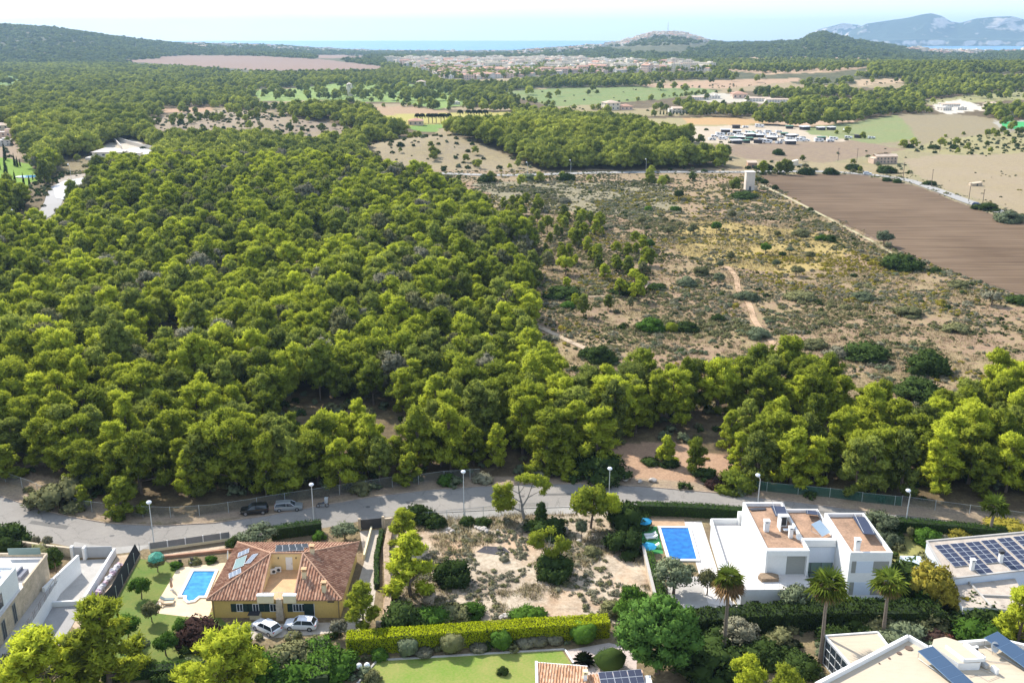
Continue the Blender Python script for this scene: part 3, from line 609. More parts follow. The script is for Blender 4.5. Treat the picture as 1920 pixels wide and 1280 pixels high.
ad = nt.nodes.new('ShaderNodeMath'); ad.operation = 'MULTIPLY_ADD'; nt.links.new(n.outputs[0], ad.inputs[0]); ad.inputs[1].default_value = .9; nt.links.new(sx.outputs[2], ad.inputs[2])
hf = nt.nodes.new('ShaderNodeMath'); hf.operation = 'MULTIPLY'; hf.inputs[1].default_value = .5; nt.links.new(ad.outputs[0], hf.inputs[0]); r = ramp(nt, hf.outputs[0], [(.54, (.85, .66, .53)), (.59, (.50, .42, .33)), (.625, (.035, .06, .03))]); r2 = ramp(nt, n3.outputs[0], [(.3, (.75, .75, .75)), (.7, (1.2, 1.2, 1.2))])
c = mixc(nt, .8, r.outputs[0], r2.outputs[0], 'MULTIPLY'); nt.links.new(c.outputs[0], bs.inputs['Base Color'])
def island(name, prof, D, deep, cliff, seed):
    """prof: (px, skyline py) of its crest; a ridge at distance D"""
    xs = np.linspace(prof[0][0], prof[-1][0], 240); ys = np.interp(xs, [p[0] for p in prof], [p[1] for p in prof])
    X = (xs - 960) / F * D * cp; Z = 75 - (ys - EYE) * D * cp * cp / F + 40; ts = np.linspace(-1, 1, 70); gx, gt = np.meshgrid(np.arange(len(xs)), ts, indexing='ij')
    ridge = np.where(gt < 0, 1 - np.abs(gt) ** 1.2, 1 - gt ** 1.6); wx = X[gx]; nz_ = vnoise(wx, gt * deep, 420, seed) * .5 + vnoise(wx, gt * deep, 160, seed + 1) * .3 + vnoise(wx, gt * deep, 60, seed + 2) * .2
    gul = 1 - .42 * (1 - np.abs(2 * nz_ - 1)) * np.clip(-gt, 0, 1) * (1.5 - np.clip(-gt, 0, 1)) * 2
    zz = Z[gx] * ridge * np.where(gt < 0, gul, 1); zz = np.where(gt < 0, np.maximum(zz, cliff * sst(0, .12, gt + 1) * (Z[gx] > 60) * (0.7 + nz_ * .6)), zz)
    yy = D + gt * deep * (1 + .25 * np.sin(wx / 700 + seed)) + 260 * (nz_ - .5)
    wxx = wx * (1 + gt * deep / D * .9)
    v = np.stack([wxx, yy, zz - 40.5], -1).reshape(-1, 3); I = np.arange(len(v)).reshape(gx.shape); q = np.stack([I[:-1, :-1], I[1:, :-1], I[1:, 1:], I[:-1, 1:]], -1).reshape(-1, 4)
    me = bpy.data.meshes.new(name); me.from_pydata(v.tolist(), [], q.tolist()); me.materials.append(m); me.polygons.foreach_set('use_smooth', [True] * len(q)); me.update()
    if sum(p.normal.z for p in me.polygons) < 0: me.flip_normals()
    return tag(link(name, me), kind='structure')
island('mountain', [(1510, 82), (1530, 56), (1545, 52), (1575, 44), (1605, 47), (1640, 60), (1700, 82)], 13600, 900, 40, 5)
island('mountain', [(1560, 83), (1590, 60), (1620, 45), (1655, 40), (1700, 34), (1730, 27), (1746, 25), (1762, 30), (1782, 41), (1800, 43), (1830, 35), (1860, 32), (1890, 31), (1915, 36), (1960, 45), (2100, 60), (2250, 84)], 12200, 800, 75, 9)
# ------------------------------------------------------------------ woods
def jgrid(r0, r1, s, a=34.5):
    """jittered points in the sector between two distances"""
    h = math.tan(R(a)) * r1; xs = np.arange(-h, h, s); ys = np.arange(r0, r1, s * .866); X, Y = np.meshgrid(xs, ys); X = X + (np.arange(len(ys)) % 2)[:, None] * s / 2
    X = (X + rng.uniform(-.36, .36, X.shape) * s).ravel(); Y = (Y + rng.uniform(-.36, .36, Y.shape) * s).ravel()
    k = (np.abs(X) < math.tan(R(a)) * Y + 25); return X[k], Y[k]
DENS = np.array([ZONES[k][3] for k in ZN] + [0, 0, 1.0])        # index -3, -2, -1 read from the end
SDEN = np.array([ZONES[k][4] for k in ZN] + [.25, 0, .25])
VIEWZ = [ZN.index(n) for n in ('villa_plot', 'villa_verge', 'left_lawn', 'left_patio', 'lane_left', 'mound', 'tan_field', 'yellow_field', 'lawn_far', 'golf', 'small_field', 'scrub_field')]
def hides(X, Y, z, th):
    bad = np.zeros(len(X), bool)
    for q in (.3, .6, .95):
        Yb = Y + th * q * Y / CAMZ; bad |= (z == -1) & np.isin(classify(X * Yb / Y, Yb)[0], VIEWZ)
    return bad
def keep(X, Y, dens, th=0):
    z, px, py = classify(X, Y); k = rng.random(len(X)) < dens[z]
    if th: k &= ~((vnoise(X, Y, 130, 61) * .6 + vnoise(X, Y, 45, 62) * .4 < .33) & (Y > 700) & (Y < 2500) & (z == -1) & (rng.random(len(X)) < .9))
    if th:      # a wood ends where its crowns would hide the open land behind it
        for q in (.3, .65, 1.0):
            Yb = Y + th * q * Y / CAMZ; k &= ~((z == -1) & (classify(X * Yb / Y, Yb)[0] >= 0) & (H(X, Y) > -5))
    return k, z, px, py
def roadclear(X, Y, px, py):
    """keep crowns off the lanes"""
    bad = np.zeros(len(X), bool)
    for path, w in (([(-60, 455), (30, 428), (80, 405), (98, 384), (105, 362), (112, 350), (158, 338)], 9), ([(760, 322), (860, 327), (950, 329), (1100, 325), (1400, 323), (1560, 323)], 6.5)):
        P = [G(*p) for p in path]
        for a, b in zip(P[:-1], P[1:]):
            d = np.array([b.x - a.x, b.y - a.y]); l2 = (d ** 2).sum(); t = np.clip(((X - a.x) * d[0] + (Y - a.y) * d[1]) / l2, 0, 1); bad |= np.hypot(X - a.x - t * d[0], Y - a.y - t * d[1]) < w
    return ~bad
X, Y = jgrid(150, 900, 5.2); k, zi, px, py = keep(X, Y, DENS); k &= roadclear(X, Y, px, py); k &= ~((Y > 300) & hides(X, Y, zi, 8.5))
# thin the wood in natural gaps
gap = vnoise(X, Y, 22, 31) * .6 + vnoise(X, Y, 9, 32) * .4; k &= ~((gap < .27) & (zi == -1))
X, Y, px, py, zi = X[k], Y[k], px[k], py[k], zi[k]
hgt = 6.6 + 5.0 * vnoise(X, Y, 35, 41) * .9 + rng.normal(size=len(X)) * 1.3; hgt = np.clip(hgt + rng.normal(size=len(X)) * .7, 4.0, 12.8)
front = (Y < 215); hgt = np.where(front, hgt + 1.5, hgt); edge = (zi >= 0); hgt = np.where(edge, rng.uniform(3, 6.5, len(X)), hgt)
order = np.argsort(Y); vis = [i for i in order if -60 < px[i] < 1980 and py[i] < 1100]
near = vis[:292]; ns = set(near); rest = [i for i in order if i not in ns]
def pine_label(x, y, v, h, dull):
    shape = 'pointed' if PV[v][0] > .32 else ('flat-topped' if PV[v][1] > .27 else 'rounded'); tone = 'dull green' if dull else 'yellow-green'
    side = 'left of the clearing' if x < 1150 else 'right of the clearing'
    row = 'at the front by the road' if y > 850 else ('in mid-wood' if y > 740 else 'deep in the wood')
    size = 'tall' if h > 9.6 else ('small' if h < 7.6 else 'mid-sized')
    return '%s %s %s pine %s, %s' % (size, shape, tone, row, side)
for i in near:
    dull = random.random() < .22; v = random.choice([k_ for k_ in range(NP) if PV[k_][1] < .22]) if Y[i] < 178 else random.randrange(NP)
    o = tree('pine', 0, 0, float(hgt[i]), pine_label(px[i], py[i], v, hgt[i], dull), 'pine', 'pines of the wood behind the road', w=random.uniform(.9, 1.3), v=v, leaf=(L_PINE2 if dull else None), at=Vector((X[i], Y[i], float(H(X[i], Y[i])))))
XR, YR = X[rest], Y[rest]; ZR = H(XR, YR); HR = hgt[rest]; md = YR < 560
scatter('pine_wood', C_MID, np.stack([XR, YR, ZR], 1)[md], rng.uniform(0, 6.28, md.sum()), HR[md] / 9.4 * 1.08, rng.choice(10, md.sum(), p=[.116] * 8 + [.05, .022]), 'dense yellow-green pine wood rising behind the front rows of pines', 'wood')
fr = ~md
scatter('pine_wood', C_FAR, np.stack([XR, YR, ZR], 1)[fr], rng.uniform(0, 6.28, fr.sum()), HR[fr] / 9.4 * 1.1, rng.integers(0, 6, fr.sum()), 'green pine wood past the brown scrubland and around the lanes', 'wood')
X, Y = jgrid(900, 2600, 10.5); k, zi, px, py = keep(X, Y, np.where(DENS > .9, .93, DENS * 1.5), 11); X, Y = X[k], Y[k]
scatter('pine_wood', C_FAR, np.stack([X, Y, H(X, Y)], 1), rng.uniform(0, 6.28, len(X)), rng.uniform(.7, 1.25, len(X)), rng.integers(0, 6, len(X)), 'far woods between the fields of the plain', 'wood')
X, Y = jgrid(2600, 6500, 25); k, zi, px, py = keep(X, Y, DENS * 1.2, 11); X, Y = X[k], Y[k]
Dm = np.interp(X / Y, SX, SD); q = Y < Dm * 1.04; X, Y = X[q], Y[q]
scatter('pine_wood', C_VFAR, np.stack([X, Y, H(X, Y) - 3], 1), rng.uniform(0, 6.28, len(X)), rng.uniform(1.0, 2.0, len(X)), rng.integers(0, 5, len(X)), 'bluish distant woods over the hills and the coast', 'wood')
PATHS = [([(1430, 780), (1450, 690), (1440, 640), (1410, 590), (1375, 530), (1365, 505)], 2.4), ([(955, 590), (1000, 608), (1050, 632), (1100, 655)], 1.6), ([(990, 560), (1100, 557), (1180, 552), (1215, 535), (1190, 510), (1165, 495)], 1.4), ([(1425, 345), (1500, 382), (1570, 418), (1640, 455), (1700, 492)], 1.5)]
def pathclear(X, Y):
    ok = np.ones(len(X))
    for path, w in PATHS:
        P = [G(*p) for p in path]
        for a, b in zip(P[:-1], P[1:]):
            d = np.array([b.x - a.x, b.y - a.y]); l2 = (d ** 2).sum(); t = np.clip(((X - a.x) * d[0] + (Y - a.y) * d[1]) / l2, 0, 1); ok[np.hypot(X - a.x - t * d[0], Y - a.y - t * d[1]) < w] = 0
    return ok
# rows of trees and hedges between the far fields
XX_, YY_ = [], []
for line, gap_, jit_ in (([(935, 176), (1000, 192), (1040, 202)], 9, 3), ([(1200, 190), (1300, 178), (1360, 174)], 10, 5), ([(1080, 220), (1220, 219), (1300, 217)], 12, 3), ([(1500, 214), (1600, 213), (1700, 211), (1780, 212)], 9, 3), ([(1440, 226), (1520, 219), (1600, 219)], 8, 5), ([(1450, 205), (1560, 205), (1680, 203)], 9, 8), ([(1868, 222), (1905, 246)], 12, 4), ([(560, 198), (700, 190), (790, 194), (850, 202)], 12, 6), ([(640, 168), (760, 164)], 12, 5), ([(640, 203), (760, 200), (850, 208)], 10, 3), ([(210, 120), (330, 124), (480, 134), (700, 133)], 22, 8), ([(1060, 205), (1180, 207), (1260, 205)], 12, 8), ([(860, 200), (950, 206), (1020, 208)], 9, 10), ([(1300, 196), (1400, 199), (1480, 200)], 9, 9), ([(1560, 245), (1640, 266), (1706, 280)], 26, 3), ([(1205, 252), (1290, 268), (1330, 272)], 12, 4), ([(1760, 262), (1860, 254), (1990, 250)], 14, 8), ([(1160, 335), (1230, 345), (1290, 350), (1330, 342)], 7, 12), ([(860, 338), (1000, 343), (1160, 338)], 12, 5)):
    P = [G(*p) for p in line]
    for a, b in zip(P[:-1], P[1:]):
        n_ = max(2, int((b - a).length / gap_)); t_ = rng.uniform(0, 1, n_); XX_.append(a.x + (b.x - a.x) * t_ + rng.normal(size=n_) * jit_); YY_.append(a.y + (b.y - a.y) * t_ + rng.normal(size=n_) * jit_)
X = np.concatenate(XX_); Y = np.concatenate(YY_)
scatter('tree_rows', C_FAR, np.stack([X, Y, H(X, Y) - .8], 1), rng.uniform(0, 6.28, len(X)), rng.uniform(.3, .75, len(X)), rng.integers(0, 6, len(X)), 'rows of trees and bushes dividing the fields of the plain', 'trees')
# undergrowth of the wood
X, Y = jgrid(150, 560, 3.6); z_, px, py = classify(X, Y); k = (z_ == -1) & (rng.random(len(X)) < .55) | (z_ == -3) & (rng.random(len(X)) < .16); X, Y = X[k], Y[k]
scatter('undergrowth', C_FLOOR, np.stack([X, Y, H(X, Y)], 1), rng.uniform(0, 6.28, len(X)), rng.uniform(.4, 1.15, len(X)), rng.integers(0, 4, len(X)), 'dark bushes growing under and between the pines', 'undergrowth')
# low scrub of the open land
X, Y = jgrid(165, 560, 1.25); z_, px, py = classify(X, Y); dn = SDEN[z_] * (.10 + 1.15 * sst(.40, .60, vnoise(X, Y, 16, 51) * .55 + vnoise(X, Y, 5, 52) * .45)); dn *= pathclear(X, Y); dn[z_ == -1] = 0
k = rng.random(len(X)) < dn; X, Y = X[k], Y[k]; t = np.clip(vnoise(X, Y, 30, 55) * 1.3 - .15 + rng.normal(size=len(X)) * .25, 0, .999)
scatter('scrub', C_SCR, np.stack([X, Y, H(X, Y)], 1), rng.uniform(0, 6.28, len(X)), rng.uniform(.35, 1.0, len(X)) ** 1.5 * 1.05 + (rng.random(len(X)) < .03) * .9, (np.array([0, 2, 4, 1, 3, 5])[(t * 6).astype(int)]), 'low grey-green and olive scrub covering the open brown land', 'scrub')
X, Y = jgrid(180, 560, 2.3); z_, px, py = classify(X, Y); pn = vnoise(X, Y, 26, 91) * .5 + vnoise(X, Y, 8, 92) * .5; k = (SDEN[z_] > .5) & (z_ >= 0) & (rng.random(len(X)) < sst(.52, .70, pn) * .55) & (pathclear(X, Y) > 0); X, Y = X[k], Y[k]
scatter('scrub_thickets', C_THICK, np.stack([X, Y, H(X, Y)], 1), rng.uniform(0, 6.28, len(X)), rng.uniform(.35, .85, len(X)), rng.integers(0, 4, len(X)), 'grey-green thickets growing together in patches on the open land', 'scrub')
X, Y = jgrid(165, 420, 1.1); z_, px, py = classify(X, Y); k = (SDEN[z_] > .3) & (z_ >= 0) & (vnoise(X, Y, 8, 58) + rng.normal(size=len(X)) * .15 > .45); X, Y = X[k], Y[k]
scatter('dry_grass', C_GRASS, np.stack([X, Y, H(X, Y)], 1), rng.uniform(0, 6.28, len(X)), rng.uniform(.8, 1.7, len(X)), rng.integers(0, 3, len(X)), 'straw-coloured grass between the low scrub of the open land', 'grass')
X, Y = jgrid(560, 1500, 7); z_, px, py = classify(X, Y); k = rng.random(len(X)) < SDEN[z_] * .5 * (z_ != -1) * (z_ >= 0); X, Y = X[k], Y[k]
scatter('scrub', C_FLOOR, np.stack([X, Y, H(X, Y)], 1), rng.uniform(0, 6.28, len(X)), rng.uniform(.4, 1.4, len(X)), rng.integers(0, 4, len(X)), 'scattered bushes on the far open slopes and field edges', 'scrub')
# ------------------------------------------------------------------ building materials
yellow = mat('ochre_plaster', (.74, .50, .16), .9, .07, .5, spec=.15, fine=4)
cream = mat('cream_plaster', (.78, .66, .42), .9, .06, .5, spec=.15)
stone = mat('stone_cladding', (.56, .45, .32), .9, .22, 1.2, fine=5, bmp=.4)
grill = mat('dark_metal', (.05, .05, .055), .5, .1, 2, spec=.4)
gray = mat('grey_shutter', (.30, .30, .27), .7, .05, 1, spec=.2, fine=2, mscale=(1, 1, 12))
lgray = mat('grey_render', (.62, .63, .63), .85, .04, .6)
greygate = mat('grey_gate', (.40, .41, .42), .6, .04, 1)
tealsh = mat('dark_green_shutter', (.02, .045, .04), .6, .1, 2)
gravel = mat('roof_gravel', (.50, .31, .20), .95, .3, .35, col2=(.22, .14, .09), fine=3, bmp=.3)
terr = mat('terracotta_paving', (.62, .38, .20), .85, .15, .8, fine=4)
deckm = mat('sand_paving', (.72, .55, .36), .85, .10, .5, fine=3)
steel = mat('galvanised_steel', (.42, .43, .44), .45, .05, 2, metal=.6)
def glassmat(name, c, rough=.12):
    if name in MATS: return MATS[name]
    m, nt, bs = nodes(name); bs.inputs['Base Color'].default_value = (*c, 1); bs.inputs['Roughness'].default_value = rough; bs.inputs['Specular IOR Level'].default_value = .6; MATS[name] = m; return m
glass = glassmat('window_glass', (.03, .04, .05)); glassg = glassmat('green_glass', (.16, .24, .22), .2)
cell = glassmat('solar_cells', (.016, .024, .06), .6); cell2 = glassmat('blue_collector', (.045, .09, .16), .6); cellg = glassmat('black_collector', (.03, .04, .055), .4)
alu = mat('aluminium_frame', (.66, .68, .70), .4, .04, 2, metal=.4)
def tilemat(name, a, b, c):
    m, nt, bs = nodes(name); bs.inputs['Roughness'].default_value = .9; bs.inputs['Specular IOR Level'].default_value = .15
    uv = nt.nodes.new('ShaderNodeTexCoord'); fl = nt.nodes.new('ShaderNodeVectorMath'); fl.operation = 'FLOOR'; sc = nt.nodes.new('ShaderNodeVectorMath'); sc.operation = 'MULTIPLY'; sc.inputs[1].default_value = (1, 2.2, 1)
    nt.links.new(uv.outputs['UV'], sc.inputs[0]); nt.links.new(sc.outputs[0], fl.inputs[0]); wnn = nt.nodes.new('ShaderNodeTexWhiteNoise'); wnn.noise_dimensions = '2D'; nt.links.new(fl.outputs[0], wnn.inputs['Vector'])
    n = vec_noise(nt, .7, 4, .6, 'World'); f = mixc(nt, .45, wnn.outputs['Value'], n.outputs[0]); r = ramp(nt, f.outputs[0], [(.22, a), (.5, b), (.8, c)]); nt.links.new(r.outputs[0], bs.inputs['Base Color']); MATS[name] = m; return m
tile_red = tilemat('roman_tiles', (.25, .125, .08), (.39, .205, .13), (.53, .33, .22))
tile_or = tilemat('orange_tiles', (.42, .22, .12), (.62, .36, .21), (.74, .52, .36))
def tiled(poly, width=.42, r=.11, name='roof', parent=None, m=None, mb=None):
    """rows of half-round tiles running down the slope of a planar convex polygon"""
    P = [Vector(p) for p in poly]; nn = (P[1] - P[0]).cross(P[2] - P[0]).normalized()
    if nn.z < 0: nn = -nn
    down = Vector((nn.x, nn.y, 0)).normalized(); down = (down - nn * down.dot(nn)).normalized(); ax = down.cross(nn).normalized(); o = P[0]
    U = [((p - o).dot(ax), (p - o).dot(down)) for p in P]; u0 = min(u for u, v in U); u1 = max(u for u, v in U); mb = mb or MB()
    pts = P if (P[1] - P[0]).cross(P[2] - P[0]).z > 0 else P[::-1]
    mb.face([p - nn * .03 for p in pts], 0, [((p - o).dot(ax) / width, (p - o).dot(down)) for p in pts])
    def span(u):
        vs = []
        for i in range(len(U)):
            (a, b), (c, d) = U[i], U[(i + 1) % len(U)]
            if (a - u) * (c - u) < 0: vs.append(b + (d - b) * (u - a) / (c - a))
        return (min(vs), max(vs)) if len(vs) >= 2 else None
    k = 0; u = u0 + width * .5
    while u < u1:
        sA = span(u - r * .9); sB = span(u + r * .9); s = span(u)
        if s and (sA or sB):
            sA = sA or s; sB = sB or s; prof = [(-1, 0), (-.6, .75), (0, 1), (.6, .75), (1, 0)]; prev = None
            for (q, hh) in prof:
                w = (q + 1) / 2; v0 = sA[0] * (1 - w) + sB[0] * w; v1 = sA[1] * (1 - w) + sB[1] * w
                A = o + ax * (u + q * r) + down * v0 + nn * (hh * r); B = o + ax * (u + q * r) + down * (v1 + .05) + nn * (hh * r)
                if prev: mb.face([prev[0], prev[1], B, A], 0, [(k, prev[2]), (k, prev[3]), (k, v1), (k, v0)])
                prev = (A, B, v0, v1)
        u += width; k += 1
    return mb
class Wall:
    """a vertical wall from p to q (xy), facing its right-hand side seen from p to q"""
    def __init__(s, p, q): s.p = Vector((p[0], p[1])); s.d = (Vector((q[0], q[1])) - s.p); s.len = s.d.length; s.d.normalize(); s.n = Vector((s.d.y, -s.d.x))
    def at(s, u, z, off=0): w = s.p + s.d * u + s.n * off; return Vector((w.x, w.y, z))
    def px(s, X, Y):
        d = ray(X, Y); n3 = s.n; t = (s.p.dot(n3)) / (d[0] * n3.x + d[1] * n3.y); w = Vector((d[0] * t, d[1] * t)); return (w - s.p).dot(s.d), CAMZ + d[2] * t
    def slab(s, mb, u0, u1, z0, z1, o0, o1, m=0):
        a = [s.at(u0, z0, o0), s.at(u1, z0, o0), s.at(u1, z0, o1), s.at(u0, z0, o1)]; mb.prism([(v.x, v.y) for v in a], z0, z1, m, bottom=True)
def window(parent, w, u0, u1, z0, z1, shut=None, frame=white, pane=glass, nbar=1, sideshut=None, name='window', out=.05):
    f = MB(); t = .07
    w.slab(f, u0, u0 + t, z0, z1, -.02, out); w.slab(f, u1 - t, u1, z0, z1, -.02, out); w.slab(f, u0 + t, u1 - t, z0, z0 + t, -.02, out); w.slab(f, u0 + t, u1 - t, z1 - t, z1, -.02, out)
    for i in range(nbar): c = u0 + (u1 - u0) * (i + 1) / (nbar + 1); w.slab(f, c - .03, c + .03, z0 + t, z1 - t, -.02, out)
    if parent is None: return f
    fo = f.build(name, frame, parent); g = MB(); w.slab(g, u0 + t, u1 - t, z0 + t, z1 - t, .001, .02); cb(g, 'pane', pane, fo)
    if sideshut:
        for (a, b) in ((u0 - sideshut, u0 - .02), (u1 + .02, u1 + sideshut)):
            h = MB(); w.slab(h, a, b, z0, z1, .003, .06); cb(h, 'shutter', shut, fo)
    return fo
def cb(mb, name, m, parent):
    """child of a part whose own mesh is in world coordinates"""
    o = link(name, mb.mesh(name, m)); o.parent = parent; return o
def house(name, label, cat='house', loc=(0, 0, 0), group=None):
    o = empty(name, loc); tag(o, label, cat, group); return o
def pv_panel(parent, P, u, v, i0, j0, wu, wv, name='solar_panel', cm=cell, fm=alu, nu=2, nv=3, th=.06, lift=.05):
    """one framed panel at origin P, spanned by unit vectors u, v"""
    n = u.cross(v).normalized()
    if n.z < 0: n = -n
    o = P + u * i0 + v * j0 + n * lift; f = MB(); q = [o, o + u * wu, o + u * wu + v * wv, o + v * wv]
    if (q[1] - q[0]).cross(q[2] - q[0]).dot(n) < 0: q = q[::-1]
    f.face([p + n * th for p in q]); [f.face([q[k], q[(k + 1) % 4], q[(k + 1) % 4] + n * th, q[k] + n * th]) for k in range(4)]; f.face([p for p in q[::-1]])
    fo = f.build(name, fm, parent); g = MB(); e = .035
    for a in range(nu):
        for b in range(nv):
            c = o + u * (e + a * (wu - e) / nu) + v * (e + b * (wv - e) / nv) + n * (th + .006); du = u * ((wu - e) / nu - e * .7); dv = v * ((wv - e) / nv - e * .7)
            r = [c, c + du, c + du + dv, c + dv]
            if (r[1] - r[0]).cross(r[2] - r[0]).dot(n) < 0: r = r[::-1]
            g.face(r)
    cb(g, 'cells', cm, fo); return fo
# ------------------------------------------------------------------ ochre house with the tiled hip roof
yh = house('country_house', 'ochre single-storey house with red tiled hip roof and sunken roof terrace')
ex0, ex1, ey0, ey1 = -40.9, -22.75, 113.5, 129.0; ze, zr = 3.05, 5.6; wx0, wx1, wy0, wy1 = ex0 + .5, ex1 - .45, ey0 + .5, ey1 - .4
LA = Vector((-33.9, 121.25, zr)); RA = Vector((-29.4, 121.25, zr)); n1x, n2x = -33.7, -29.2
b = MB(); b.prism([(wx0, wy0), (wx1, wy0), (wx1, wy1), (wx0, wy1)], -.1, ze - .12); b.build('wall', yellow, yh)
b = MB(); A = Vector((ex0, ey0, ze)); B = Vector((ex1, ey0, ze)); C = Vector((ex1, ey1, ze)); D = Vector((ex0, ey1, ze)); n1 = Vector((n1x, ey0, ze)); n2 = Vector((n2x, ey0, ze))
for pl in ([D, A, LA], [B, C, RA], [C, D, LA, RA], [A, n1, LA], [n2, B, RA]): tiled(pl, mb=b)
rf = b.build('roof', tile_red, yh)
b = MB(); rg = lambda p, q: b.tube([p + (q - p) * t for t in np.linspace(0, 1, 8)], .13, 6)
for p, q in ((A, LA), (D, LA), (B, RA), (C, RA), (LA, RA), (n1, LA), (n2, RA)): rg(p + Vector((0, 0, .08)), q + Vector((0, 0, .08)))
cb(b, 'ridge_tiles', tile_red, rf)
b = MB(); e = .12                                                    # eaves board closing the roof edge
for p, q in ((A, n1), (n2, B), (B, C), (C, D), (D, A)): b.beam(p - Vector((0, 0, .14)), q - Vector((0, 0, .14)), .06, .12)
cb(b, 'eaves', mat('eaves_wood', (.30, .18, .11), .8, .2, 2), rf)
tr = MB(); tr.prism([(n1x, ey0 + .2), (n2x, ey0 + .2), (RA.x, RA.y), (LA.x, LA.y)], ze - .11, ze - .02); tr.build('roof_terrace', terr, yh)
b = MB()                                                            # walls round the sunken terrace
zt = ze - .02
b.face([(LA.x, LA.y, zt), (RA.x, RA.y, zt), RA - Vector((0, 0, .02)), LA - Vector((0, 0, .02))]); b.face([(n1x, ey0, zt), (LA.x, LA.y, zt), LA - Vector((0, 0, .02))]); b.face([(RA.x, RA.y, zt), (n2x, ey0, zt), RA - Vector((0, 0, .02))]); b.build('terrace_wall', mat('pale_ochre_plaster', (.80, .60, .30), .9, .05, .5), yh)
pw = MB()
for (a, c) in ((n1x - .35, -31.85), (-30.55, n2x + .35)): pw.box(((a + c) / 2, ey0 - .05, ze + .22), (c - a, .5, 1.1))
pw.build('parapet', cream, yh)
pc = MB()
for (a, c) in ((n1x - .4, -31.8), (-30.6, n2x + .4)): pc.box(((a + c) / 2, ey0 - .05, ze + .81), (c - a, .62, .08))
pc.build('parapet_cap', white, yh)
g = MB()
for i in range(12): x = n1x + .2 + i * .38; g.tube([(x, ey0 + .35, zt), (x, ey0 + .35, zt + .95)], .02, 4)
g.tube([(n1x + .2, ey0 + .35, zt + .95), (n2x - .1, ey0 + .35, zt + .95)], .025, 4); g.build('railing', white, yh)
tw = Wall((LA.x, LA.y), (RA.x, RA.y))
d = MB(); tw.slab(d, 2.0, 2.95, zt + .02, zt + 2.0, .0, .05); dd = d.build('door', white, yh)
h = MB(); h.box((LA.x + 2.85, LA.y - .1, zt + 1.0), (.05, .08, .12)); cb(h, 'handle', steel, dd)
for x in (1.0, 3.5): l = MB(); l.box((LA.x + x, LA.y - .08, zt + 1.9), (.12, .14, .2)); l.build('wall_lamp', grill, yh)
def ac_unit(parent, x, y, z, rz=0, name='air_conditioner'):
    m = MB(); m.box((x, y, z + .35), (.85, .34, .66), rz); o = m.build(name, white, parent) if parent else m.build(name, white)
    f = MB(); c, s = math.cos(rz), math.sin(rz); ctr = Vector((x + .12 * c + .175 * s, y + .12 * s - .175 * c, z + .36)); ring = [ctr + Vector((c * .24 * math.cos(t), s * .24 * math.cos(t), .24 * math.sin(t))) for t in np.linspace(0, 6.283, 13)[:-1]]
    f.face(ring); f.face([p + Vector((s * .012, -c * .012, 0)) for p in ring]); cb(f, 'fan_grille', grill, o); return o
ac_unit(yh, LA.x + .95, LA.y - .5, zt); ac_unit(yh, LA.x + .35, LA.y - 1.0, zt, .2)
def chimney(parent, x, y, z0, hh, w=.55, rz=0, m=white, capm=terr):
    b = MB(); b.box((x, y, z0 + hh / 2), (w, w, hh), rz); o = b.build('chimney', m, parent)
    c = MB(); c.box((x, y, z0 + hh + .05), (w + .14, w + .14, .1), rz); [c.box((x + dx * w * .4, y + dy * w * .4, z0 + hh + .2), (.1, .1, .22), rz) for dx in (-1, 1) for dy in (-1, 1)]; c.box((x, y, z0 + hh + .36), (w + .2, w + .2, .1), rz); cb(c, 'chimney_cap', capm, o)
    k = MB(); k.box((x, y, z0 + hh + .2), (w * .55, w * .55, .2), rz); cb(k, 'flue', grill, o); return o
for (x, y, z0, hh) in ((-28.3, 122.2, 5.0, 1.0), (-28.45, 117.2, 4.0, 1.25), (-25.35, 114.9, 3.2, 1.4)): chimney(yh, x, y, z0, hh, m=cream)
# windows and doors of the ochre house, each at its place on the front wall
fw = Wall((wx0, wy0), (wx1, wy0))
for (x0, y0, x1, y1, ss) in ((444, 1132, 455, 1142, 1.0), (474, 1131, 485, 1142, .9), (506, 1130, 518, 1140, 1.0), (549, 1128, 571, 1138, .95)):
    (u0, zb), (u1, zz) = fw.px(x0, y1), fw.px(x1, y0); window(yh, fw, u0, u1, .95, 2.15, tealsh, white, glass, 1 if x1 < 550 else 3, ss * .75)
(u0, zz), (u1, _) = fw.px(571, 1128), fw.px(596, 1128)
d = MB(); fw.slab(d, u0 + .5, u1 - .5, .02, 2.15, .004, .05); do = d.build('sliding_door', glass, yh)
d = MB(); [fw.slab(d, a, a + .07, .02, 2.2, .051, .09) for a in (u1 - .57, u1 - 1.1, u0 + .5)]; cb(d, 'door_frame', white, do)
d = MB(); fw.slab(d, u0 - .1, u0 + 1.1, .05, 2.2, .06, .12); cb(d, 'shutter', tealsh, do)
(u0, z0) = fw.px(614, 1127); s = MB(); fw.slab(s, u0, u0 + .9, 2.35, 2.55, .003, .02); s.build('vent', grill, yh)
(u0, z0) = fw.px(468, 1148); s = MB(); s.prism([(wx0 + u0, wy0 - 1.0), (wx0 + u0 + 1.5, wy0 - 1.0), (wx0 + u0 + 1.5, wy0 - .003), (wx0 + u0, wy0 - .003)], lambda p: .95 - (wy0 - p[1]) * .0, lambda p: 1.05, bottom=True); s.build('awning', grill, yh)
s = MB(); fw.slab(s, u0 + .1, u0 + 1.6, .02, .92, .004, .5); s.build('barbecue', cream, yh)
s = MB(); fw.slab(s, 8.95, 9.35, .1, .8, .003, .04); s.build('meter_box', grill, yh)
gp = MB(); [gp.tube([(x, wy0 - .07, .05), (x, wy0 - .07, ze - .15)], .05, 6) for x in (wx0 + .2, wx1 - .15)]; gp.build('drainpipe', mat('brown_pipe', (.25, .17, .12), .6), yh)
